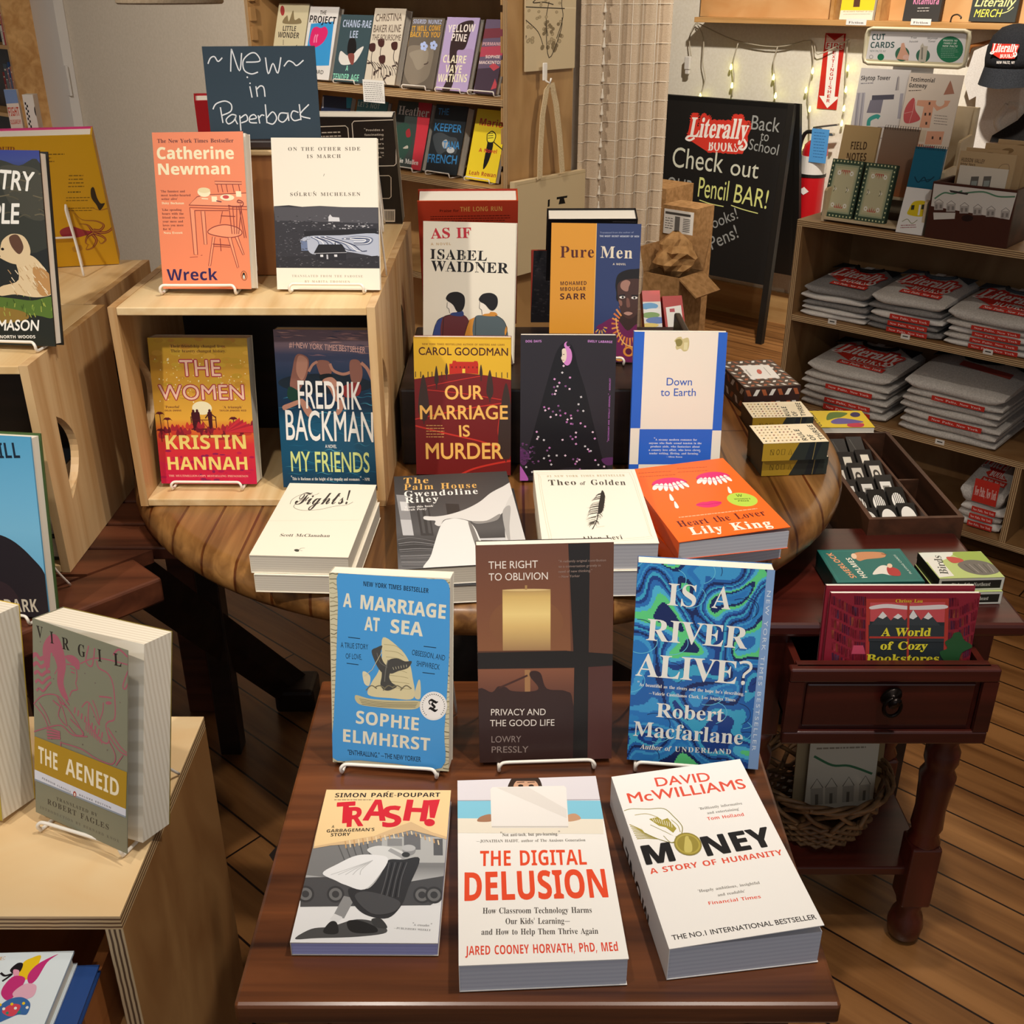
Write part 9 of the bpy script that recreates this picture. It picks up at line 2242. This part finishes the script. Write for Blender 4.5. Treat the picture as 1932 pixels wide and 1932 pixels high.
slab('chalkboard sign with yellow lettering on the wall shelf', 'chalkboard_sign', 'sign', C4, [(1530, -260), (1900, -250), (1848, 140), (1480, 130)], WD, E1, .012, lambda a: (a.bg('3A3E3C'), a.text('Literally', (1520, 20), (1840, 26), 66, 'E6E29A', 'GI', .01), a.text('MERCH', (1520, 98), (1740, 100), 56, 'E2DE5A', 'GI', .008), a.curve([(1740, 75), (1790, 60), (1830, 30)], 6, 'E6E29A')), '3A3E3C', 6, wst + .004, None)
mb = MB(); q = at_pl(1240, 8, WPt(.0), E2); mb.rbox(q - E1 * .35 - Z(.055) - E2 * .03, E1 * .42, E2 * .03, Z(.25), .01); mb.rbox(q - E1 * .3 - Z(.02) - E2 * .034, E1 * .3, E2 * .01, Z(.2), .004); o = mb.build('wall_heater', mat('white_plastic', 'D9D5CC', .4)); tag(o, 'white wall unit at the top edge beside the curtain', 'heater')

# white shirt on a hanger, cap
TS = mb = MB(); pl = WPt(.05)
P = [at_pl(1480 + x / 4.2, y / 4.2, pl, E2) for x, y in ((1520, 400), (1640, 345), (1800, 330), (1960, 345), (2080, 400), (2140, 760), (2010, 800), (2000, 1200), (1500, 1190), (1535, 760), (1480, 790), (1440, 640))]
t = thing('hanging_shirt', 'white T-shirt hanging on the back wall behind the cap', 'shirt', P[8] + E1 * .1)
mb.prism(P, -E2 * .022); mb.build('shirt_body', WHT, t)
mb = MB(); mb.tube(spline3([at_pl(1480 + x / 4.2, y / 4.2, WPt(.062), E2) for x, y in ((1780, 830), (1870, 860), (1850, 1010), (1740, 1040), (1690, 960), (1780, 830))]), .018, 8); mb.build('sleeve', WHT, t)
mb = MB(); mb.tube(spline3([at_pl(1480 + x / 4.2, y / 4.2, WPt(.06), E2) for x, y in ((1455, 420), (1480, 370), (1560, 350), (1720, 310))]), .008, 8); tag(mb.build('clothes_hanger', wood('hanger_wood', 'B5763C', '8E5526', 'X', 20, 10, .4)), 'orange-brown wooden hanger end at the neck of the white hanging shirt', 'hanger')
q = [at_pl(1480 + x / 4.2, y / 4.2, WPt(.12), E2) for x, y in ((1315, 235), (1315, 180), (1330, 130), (1370, 115), (1400, 135), (1395, 150))]
mb = MB(); mb.tube(spline3(q), .003, 6); o = mb.build('wire_hook', mat('dark_wire', '4A4038', .4, .7)); tag(o, 'bent wire hook under the wall shelf edge above the CUT CARDS sign', 'hook')
mb = MB(); P = [at_pl(1480 + x / 4.2, y / 4.2, WPt(.09), E2) for x, y in ((1660, 1070), (1860, 950), (2000, 800), (2050, 1150), (1640, 1120))]; mb.prism(P, -E2 * .02); o = mb.build('dark_garment', BLK); tag(o, 'black garment under the white hanging shirt, above the map box', 'clothing')
hc = at_pl(1912, 100, WPt(.2), E2)
t = thing('cap', 'black trucker cap with a red and white logo, hanging at the top right', 'hat', hc)
CAPM = fabric('cap_cloth', '2A2B2E', '1E1F22', 300)
prof = [(.093, -.05), (.097, -.02), (.095, .02), (.082, .06), (.055, .088), (.02, .1), (.0005, .102)]
mb = MB(); mb.lathe(hc, prof, 28); mb.build('crown', CAPM, t)
mb = MB(); g = []
for i in range(6):
 s = i / 5; r = []
 for j in range(13):
  an = math.pi * (.12 + .76 * j / 12); cx, cy = math.cos(an) * (.093 + .012 * s), math.sin(an) * (.09 + .02 * s)
  r.append(hc + E1 * cx - E2 * cy + Z(-.045 - .075 * s * (1 - .12 * abs(j - 6) / 6)))
 g.append(r)
mb.sheet(g); mb.sheet([[p + E2 * .004 for p in r] for r in g]); mb.build('visor', fabric('visor_cloth', '34363A', '26282C', 300), t)
A = Art(.105, .07); logo(A, (.06, .42), (.94, .36), .42); A.text('NEW PALTZ, NY', (.3, .98), (.92, .95), .13, 'E8E0D8', 'SB'); mb = MB(); A.emit(mb, hc - E1 * .052 - E2 * .1 - Z(.035), E1, Z(1), -E2); mb.build('logo_patch', INKS, t)

# fairy lights along the wall
CW = mat('fairy_wire', 'B4AA94', .5)
FB = mat('fairy_bulb', 'F4F08A', .3, emit='F2F06A', estr=9)
def wl(x, y, d=.03): return at_pl(950 + x / 3.22, y / 3.22, WPt(d), E2)
t = thing('string_lights', 'string of small warm fairy lights hanging on the white back wall', 'string lights', wl(1650, 290))
strands = [[(1140, 345), (1130, 230), (1170, 140), (1200, 150), (1410, 245), (1660, 285), (1868, 245), (1910, 330), (2100, 240)], [(1175, 145), (1215, 230), (1210, 380), (1225, 480), (1195, 580)], [(1425, 262), (1395, 380), (1400, 470), (1388, 590)], [(1665, 285), (1640, 380), (1650, 480), (1655, 600)], [(1870, 250), (1882, 380), (1850, 560), (1860, 700), (1850, 900), (1790, 1000)], [(2090, 250), (2080, 420), (2075, 560), (2065, 700), (2050, 760)]]
for i, P in enumerate(strands): mb = MB(); mb.tube(spline3([wl(*p) for p in P]), .0028, 6); mb.build('wire', CW, t)
for x, y in ((1382, 408), (1388, 520), (1640, 470), (1652, 582), (1878, 432), (1838, 548), (1860, 664), (1195, 585), (1785, 968), (2092, 415), (2080, 545), (2068, 660), (2055, 750), (1828, 900)):
 mb = MB(); mb.lathe(wl(x, y, .035) - Z(.012), [(.002, 0), (.0055, .004), (.006, .012), (.004, .02), (.002, .026)], 8); mb.build('bulb', FB, t)
mb = MB(); c = wl(1128, 375); mb.rbox(c - E1 * .016 - Z(.035) - E2 * .02, E1 * .032, E2 * .02, Z(.06), .005); mb.rbox(c - E1 * .012 - Z(.055) - E2 * .016, E1 * .024, E2 * .014, Z(.03), .004); mb.build('plug', mat('plug_white', 'DAD4CA', .4), t)

# ---------------------------------------------------------------- long walnut tray of black packets on a low bench
TT = .70
FL, FR, BR_ = at_z(1640, 980, TT), at_z(1820, 976, TT), at_z(1676, 814, TT)
BLt = FL + BR_ - FR; ex, ey = FR - FL, BR_ - FR; bh_ = .1
t = thing('walnut_tray', 'long dark wooden tray of small black packets right of the round table', 'tray', (FL + BR_) / 2 - Z(bh_))
un, vn = ex.normalized(), ey.normalized(); tk = .008
dz = Z(-bh_)
for nm, o, a_, b_ in (('front_panel', FL, ex, vn * tk), ('back_panel', BLt - vn * tk, ex, vn * tk), ('side_panel', FL + vn * tk, un * tk, ey - vn * 2 * tk), ('side_panel', FR - un * tk + vn * tk, un * tk, ey - vn * 2 * tk)):
 mb = MB(); mb.obox(o + dz, a_, b_, Z(bh_)); mb.build(nm, WALNUT, t)
mb = MB(); mb.obox(FL + dz + vn * tk + un * tk, ex - un * 2 * tk, ey - vn * 2 * tk, Z(.006)); mb.build('bottom', WALNUT, t)
mb = MB(); mb.obox(FL + dz + ex * .66 + vn * tk, un * .005, ey * .95, Z(bh_ * .9)); mb.build('divider', WALNUT, t)
mb = MB(); mb.obox(FL + dz + ex * .69 + ey * .48, ex * .27, vn * .005, Z(bh_ * .85)); mb.build('divider', WALNUT, t)
t = thing('low_bench', 'dark low bench in the shade under the walnut tray', 'bench', ((FL + BR_) / 2).xy.to_3d())
bz = TT - bh_ - .001; b0 = FL - un * .01 + vn * .01; b0.z = bz - .025
mb = MB(); mb.obox(b0, ex + un * .02, ey, Z(.025)); mb.build('bench_top', ESPRESSO, t)
for a_, b_ in ((.06, .05), (.9, .05), (.06, .92), (.9, .92)):
 mb = MB(); c = b0 + ex * a_ + ey * b_; c.z = 0; mb.obox(c, un * .02, vn * .02, Z(bz - .025)); mb.build('leg', ESPRESSO, t)
FOIL = mat('black_foil', '2A2826', .22, .1)
kinds = (('black packet with a half-moon label', lambda a: (a.bg('2A2826'), a.ell(.5, .5, .42, .38, 'E4E0D8', 20, 180, 360), a.ell(.5, .55, .42, .38, 'E4E0D8', 20, 20, 160))),
         ('black packet with a striped white disc', lambda a: (a.bg('24221F'), a.ell(.5, .5, .34, .3, 'EDE8E0', 20), [a.rect(.3 + i * .11, .2, .34 + i * .11, .8, '24221F') for i in range(5)])),
         ('black packet with a white printed tag', lambda a: (a.bg('34312E'), a.poly([(.18, .25), (.82, .25), (.82, .8), (.18, .8)], 'E2DED6'), a.rect(.3, .4, .7, .6, '8A867E'))),
         ('black packet with a small white ring tag', lambda a: (a.bg('34312E'), a.poly([(.2, .2), (.8, .2), (.8, .85), (.2, .85)], 'D8D0C2'), a.ell(.5, .52, .2, .17, '4A443E', 16), a.ell(.5, .52, .1, .08, 'D8D0C2', 12))),
         ('black packet with a cream label block', lambda a: (a.bg('2E2B29'), a.rect(.25, .2, .75, .62, 'E4DCCB'))),
         ('plain shiny black packet', lambda a: (a.bg('45423F'), a.line([(.2, .1), (.6, .9)], .06, '5C5955'))))  # diagonal streak paints a sheen onto the plain packet
dn = dz + Z(.0065)
for r in range(6):
 for c in range(3):
  o = FL + ex * (.045 + c * .205) + ey * (.04 + r * .155) + dn + Z(.05 + c * .004 + .003 * (r % 2))
  uu = un * ex.length * .19; vv = (vn * ey.length * .165 + Z(.026)); nn = uu.cross(vv).normalized()
  mb = MB(); mb.obox(o, uu, vv, -nn * .009, 0, '2A2826'); A = Art(uu.length, vv.length); kinds[r][1](A); A.emit(mb, o, uu.normalized(), vv.normalized(), nn)
  ob = mb.build('foil_packet', inkmat('printed_foil', .25)); tag(ob, kinds[r][0] + ' in the walnut tray', 'packet', kinds[r][0] + 's')
flatbook('yellow paperback with green and red figures, lying across the back of the walnut tray', C6, [(872, 730), (1110, 722), (1200, 810), (902, 806)], TT + .013, .012, lambda a: (a.bg('EBC92E'), a.blob([(940, 770), (960, 735), (1040, 735), (1010, 755), (980, 760)], '5E7A2E'), a.blob([(960, 775), (1010, 760), (1120, 775), (1100, 785), (980, 790)], '6A5A9A'), a.ell(1080, 742, 26, 12, '3A2A5A'), a.blob([(1040, 790), (1090, 785), (1130, 790), (1120, 808), (1050, 806)], 'C8304A'), a.text('ULYSSES', (915, 800), (885, 738), 20, '3A3426', 'SB')), face='EBC92E', name='paperback_book')

# ---------------------------------------------------------------- side table: games, drawer cards, basket
T6 = TZ + .0006
qs = [(930, 1420), (1318, 1412), (1432, 1576), (975, 1582)]

def art_sher(a):
 a.bg('1F6A62'); a.line([(945, 1428), (1312, 1420), (1418, 1568), (985, 1574)], 4, '2E8278', True)
 a.text('SHERLOCK', (1082, 1555), (990, 1432), 26, 'E89A6A', 'SB'); a.text('HOLMES', (1136, 1555), (1075, 1455), 26, 'F0E6D4', 'SB'); a.text('PLAYING CARDS', (1368, 1535), (1292, 1440), 9, 'D8E0D4', 'G')
 a.blob([(1090, 1440), (1130, 1428), (1230, 1430), (1238, 1452), (1150, 1462), (1110, 1470)], 'C98A5E'); a.ell(1092, 1448, 13, 13, 'E8C8A8'); a.line([(1225, 1436), (1250, 1440)], 8, '8A4A2E')
 a.blob([(1165, 1538), (1200, 1500), (1235, 1492), (1270, 1512), (1300, 1530), (1270, 1545), (1215, 1535)], 'E4DCD0'); a.blob([(1245, 1500), (1298, 1512), (1306, 1545), (1250, 1540)], 'B02E2E'); a.ell(1258, 1494, 13, 11, 'E8C8A8')

cardbox('teal playing card box with two detective figures, on the side table', C6, qs, T6 + .032, .031, '1F6A62', art_sher, lambda a: a.bg('164E48'), '1A5A52', name='card_box', cat='game')
qb = [(1447, 8), (1732, 0), (1840, 122), (1530, 128)]

def art_birds(a):
 a.bg('B9C878'); a.blob([(1450, 10), (1600, 5), (1560, 40), (1480, 50)], 'E4E6DA'); a.blob([(1600, 10), (1740, 5), (1790, 60), (1700, 60)], '9AB04A'); a.blob([(1620, 60), (1680, 40), (1770, 55), (1815, 95), (1740, 112), (1660, 95)], '6A645C'); a.blob([(1570, 28), (1620, 30), (1650, 45), (1600, 55)], 'C0463A')
 for i in range(6): a.curve([(1650 + i * 22, 60), (1680 + i * 20, 85), (1700 + i * 18, 100)], 4, ['3E3A36', '9A928A'][i % 2])
 a.poly([(1470, 30), (1530, 25), (1600, 115), (1530, 122)], 'E8E4D8'); a.text('Birds', (1575, 108), (1545, 22), 36, '4A4A42', 'B')

def art_bfront(a): a.bg('DAD8CC'); a.rect(.04, .18, .96, .85, '26251F'); a.text('Birds of the Northeast', (.2, .66), (.8, .66), .3, 'DAD6C8', 'B')

for z, lab in ((T6 + .021, 'bird card box right under the green topmost one on the side table'), (T6 + .0422, 'green and grey bird card box, topmost of its pair on the side table')):
 qq = qb if z > T6 + .03 else [(1438, 62), (1724, 56), (1825, 188), (1512, 194)]
 cardbox(lab, C13, qq, z, .0205, 'B9C878', art_birds, art_bfront, '26251F', name='card_box', cat='game', group='bird card boxes')

def art_cozy(a):
 a.bg('8E2434'); rnd = random.Random(4); bc = ['B83A4A', '7A2A4A', 'D0485A', '5A3A5A', 'C86A4A', '8A3A3A', '6A4A6A']
 for x0, x1, sl in ((1035, 1140, .5), (1140, 1195, .1), (1575, 1625, -.1), (1625, 1715, -.5)):
  for j in range(7):
   y = 215 + j * 52; x = x0
   while x < x1 - 6: w = rnd.uniform(7, 13); o = (x - (x0 if sl > 0 else x1)) * sl; a.poly([(x, y + o), (x + w - 1.5, y + o), (x + w - 1.5, y + 40 + o), (x, y + 40 + o)], rnd.choice(bc), False); x += w
 a.poly([(1195, 228), (1575, 222), (1570, 640), (1190, 640)], 'B83E34'); a.poly([(1212, 245), (1558, 238), (1552, 620), (1205, 620)], '2E3438'); a.poly([(1212, 245), (1558, 238), (1556, 330), (1212, 330)], 'D2565A')
 a.blob([(1215, 262), (1290, 250), (1400, 258), (1550, 250), (1556, 268), (1400, 275), (1290, 268), (1218, 275)], 'EDE2E0')
 for x in (1270, 1340, 1410, 1480): a.poly([(x - 60, 350), (x, 275 + (x % 3) * 9), (x + 60, 350)], '3E4448'); a.poly([(x - 22, 310), (x, 275 + (x % 3) * 9), (x + 20, 305), (x, 318)], 'F0ECE8')
 a.rect(1205, 345, 1555, 420, '363C40'); a.line([(1388, 240), (1385, 620)], 10, 'B83E34'); a.line([(1208, 402), (1556, 400)], 10, 'B83E34')
 a.text('Chrissy Lau', (1328, 242), (1452, 241), 14, 'EBD23A', 'B'); y = 'F2E23C'
 a.text('A World', (1262, 395), (1490, 393), 36, y, 'B', .012); a.text('of Cozy', (1258, 458), (1476, 456), 36, y, 'B', .012); a.text('Bookstores', (1192, 517), (1530, 515), 36, y, 'B', .012)
 a.blob([(1535, 470), (1570, 450), (1560, 420), (1590, 400), (1600, 380), (1630, 375), (1650, 410), (1690, 440), (1640, 470), (1620, 520), (1570, 520)], '2E5A34'); a.poly([(1135, 440), (1180, 440), (1190, 480), (1125, 480)], 'D0506A')

dzb2 = dzb + .0225
q1 = [(1036, 206), (1722, 196), (1640, 782), (962, 782)]
leanbook('dark red puzzle card of a bookshop window, nearer of the two in the open drawer', C13, q1, dzb2, .006, art_cozy, face='8E2434', back='E8E4DC', lean=6, pages=PAGEW, name='puzzle_box', cat='game', group='bookshop puzzles in the drawer')
q2 = [(1012, 172), (1694, 160), (1618, 762), (942, 762)]
leanbook('dark red bookshop puzzle behind its twin in the open drawer', C13, q2, dzb2, .006, lambda a: a.bg('8E2434'), face='8E2434', back='E8E4DC', lean=6, pages=PAGEW, name='puzzle_box', cat='game', group='bookshop puzzles in the drawer')

# wicker basket on the lower shelf
bc_ = at_z(1560, 1500, .27); bc_.y = min(1.50, max(1.46, bc_.y)); B0 = Vector((bc_.x, bc_.y, .1686))
WK = wood('wicker', '8E6840', '5E4022', 'X', 60, 3, .6)
t = thing('wicker_basket', 'woven wicker basket of kraft cards on the side table\'s lower shelf', 'basket', B0)
mb = MB()
def bp(q, z, o=0): r = .066 + .034 * (z / .1) ** .8 + o; return B0 + Vector((r * 1.12 * math.cos(q), r * math.sin(q), z + .004))
mb.lathe(B0, [(.062, 0), (.064, .004)], 24, sx=1.12)
for k in range(7): mb.tube([bp(2 * math.pi * i / 40, .004 + k * .0085, .004 * (1 if (i + k) % 2 else -1)) for i in range(40)], .0042, 6, closed=True)
mb.build('woven_base', WK, t)
mb = MB()
for k in range(12):
 for s in (1, -1): q = 2 * math.pi * k / 12; mb.tube(spline3([bp(q + s * .9 * f, .055 + .055 * math.sin(f * math.pi * .5), .006 * math.sin(f * 9 + s)) for f in (0, .33, .66, 1)]), .004, 6)
mb.build('open_braid', WK, t)
mb = MB()
for s in (0, 1, 2): mb.tube([bp(2 * math.pi * i / 48, .11 + .005 * math.sin(i * .8 + s * 2.1), .006 * math.cos(i * .8 + s * 2.1)) for i in range(48)], .0042, 6, closed=True)
mb.build('rim', WK, t)
qc = [(945, 890), (1255, 895), (1240, 1130), (915, 1105)]

def art_bc(a):
 a.bg('C9BEA8'); a.curve([(960, 930), (1040, 960), (1120, 965), (1230, 995)], 12, '3E6E4A'); a.greek(970, 905, 1200, 14, 1, 5, '8A7E6A', .1)
 for x in (945, 1010, 1090, 1170): a.rect(x, 1030, x + 55, 1085, 'A89E8C'); a.line([(x, 1030), (x + 28, 1000), (x + 55, 1030)], 4, '6A6254'); a.rect(x + 20, 1050, x + 34, 1085, '6A6254')

BY = Vector((0, B0.y - .015, 0))
slab('pale card with little houses and a green line, in the wicker basket', 'map_card', 'card', C13, qc, BY, (1, 0, 0), .003, art_bc, 'C9BEA8', 8, B0.z + .035, 'cards in the wicker basket')
for i, (dx, dy, c) in enumerate(((-60, -10, 'A08A66'), (30, -30, '8E7650'))):
 slab(('kraft card behind and left of the pale houses card in the basket', 'kraft card behind the pale houses card in the basket')[i], 'map_card', 'card', C13, [(x + dx, y + dy) for x, y in qc], BY + Y(.014 + i * .012), (1, 0, 0), .003, (lambda c: lambda a: a.bg(c))(c), c, 8, B0.z + .03, 'cards in the wicker basket')

# ---------------------------------------------------------------- picture books in the lower left riser
t = thing('wooden_tray', 'orange-brown open wooden tray inside the plywood riser, lower left corner', 'tray', (-.66, .85, .4756))
TR_ = wood('tray_pine', 'B9763E', '945428', 'Y', 16, 10, .5); x0, x1, y0, y1, z0, z1 = -.90, -.43, .74, 1.02, .4756, .575
for nm, b in (('front_panel', (x0, x1, y0, y0 + .012)), ('back_panel', (x0, x1, y1 - .012, y1)), ('side_panel', (x0, x0 + .012, y0 + .012, y1 - .012)), ('side_panel', (x1 - .012, x1, y0 + .012, y1 - .012))): mb = MB(); mb.box(*b, z0, z1); mb.build(nm, TR_, t)
mb = MB(); mb.box(x0 + .012, x1 - .012, y0 + .012, y1 - .012, z0, z0 + .008); mb.build('bottom', TR_, t)

def art_pic(a):
 a.bg('E2ECF0'); m = 'C8327A'
 a.blob([(95, 1660), (130, 1640), (170, 1632), (160, 1680), (150, 1720), (110, 1740), (80, 1720)], 'F0C81E'); a.blob([(120, 1720), (160, 1670), (245, 1630), (200, 1665), (160, 1740), (130, 1760)], m); a.blob([(40, 1690), (70, 1660), (95, 1665), (85, 1700), (60, 1710)], '1E1A20'); a.curve([(0, 1700), (20, 1715), (50, 1710), (10, 1740)], 10, '1E1A20')
 a.blob([(55, 1690), (80, 1695), (78, 1720), (60, 1720)], 'E8A0B8'); a.blob([(20, 1760), (60, 1720), (110, 1735), (80, 1800), (40, 1830), (10, 1800)], m); a.blob([(60, 1800), (110, 1760), (160, 1770), (150, 1820), (90, 1830)], 'E6B0C4')
 a.blob([(0, 1870), (40, 1830), (100, 1820), (140, 1850), (130, 1900), (90, 1900), (40, 1920), (0, 1930)], '3A6AA8'); a.blob([(20, 1880), (60, 1850), (100, 1860), (80, 1900), (50, 1905)], 'D8485A'); a.text('THE', (-80, 1645), (14, 1640), 16, 'D8B89A', 'B')
 for i in range(8): a.ell(10 + i * 17, 1850 + (i % 3) * 20, 7, 7, ['F0C81E', 'F0ECE4', '2E8A7A'][i % 3], 8)

b = flatbook('pale blue picture book with a colourful winged figure, in the lower left tray', C16, [(-250, 1596), (312, 1620), (196, 1990), (-420, 1975)], .608, .02, art_pic, hard=True, back='E2ECF0', face='C8D8E0', name='picture_book')
O = b['O'] + b['u'] * .022; O.z = .587
t = thing('picture_book', 'hardcover with a blue spine edge under the pale blue picture book', 'book', O)
book_body(t, O, b['u'], b['v'], Vector((0, 0, 1)), b['W'], b['H'], .011, 'L', Art(b['W'], b['H']), '2A4A86', '2A4A86', True, PAGEW)
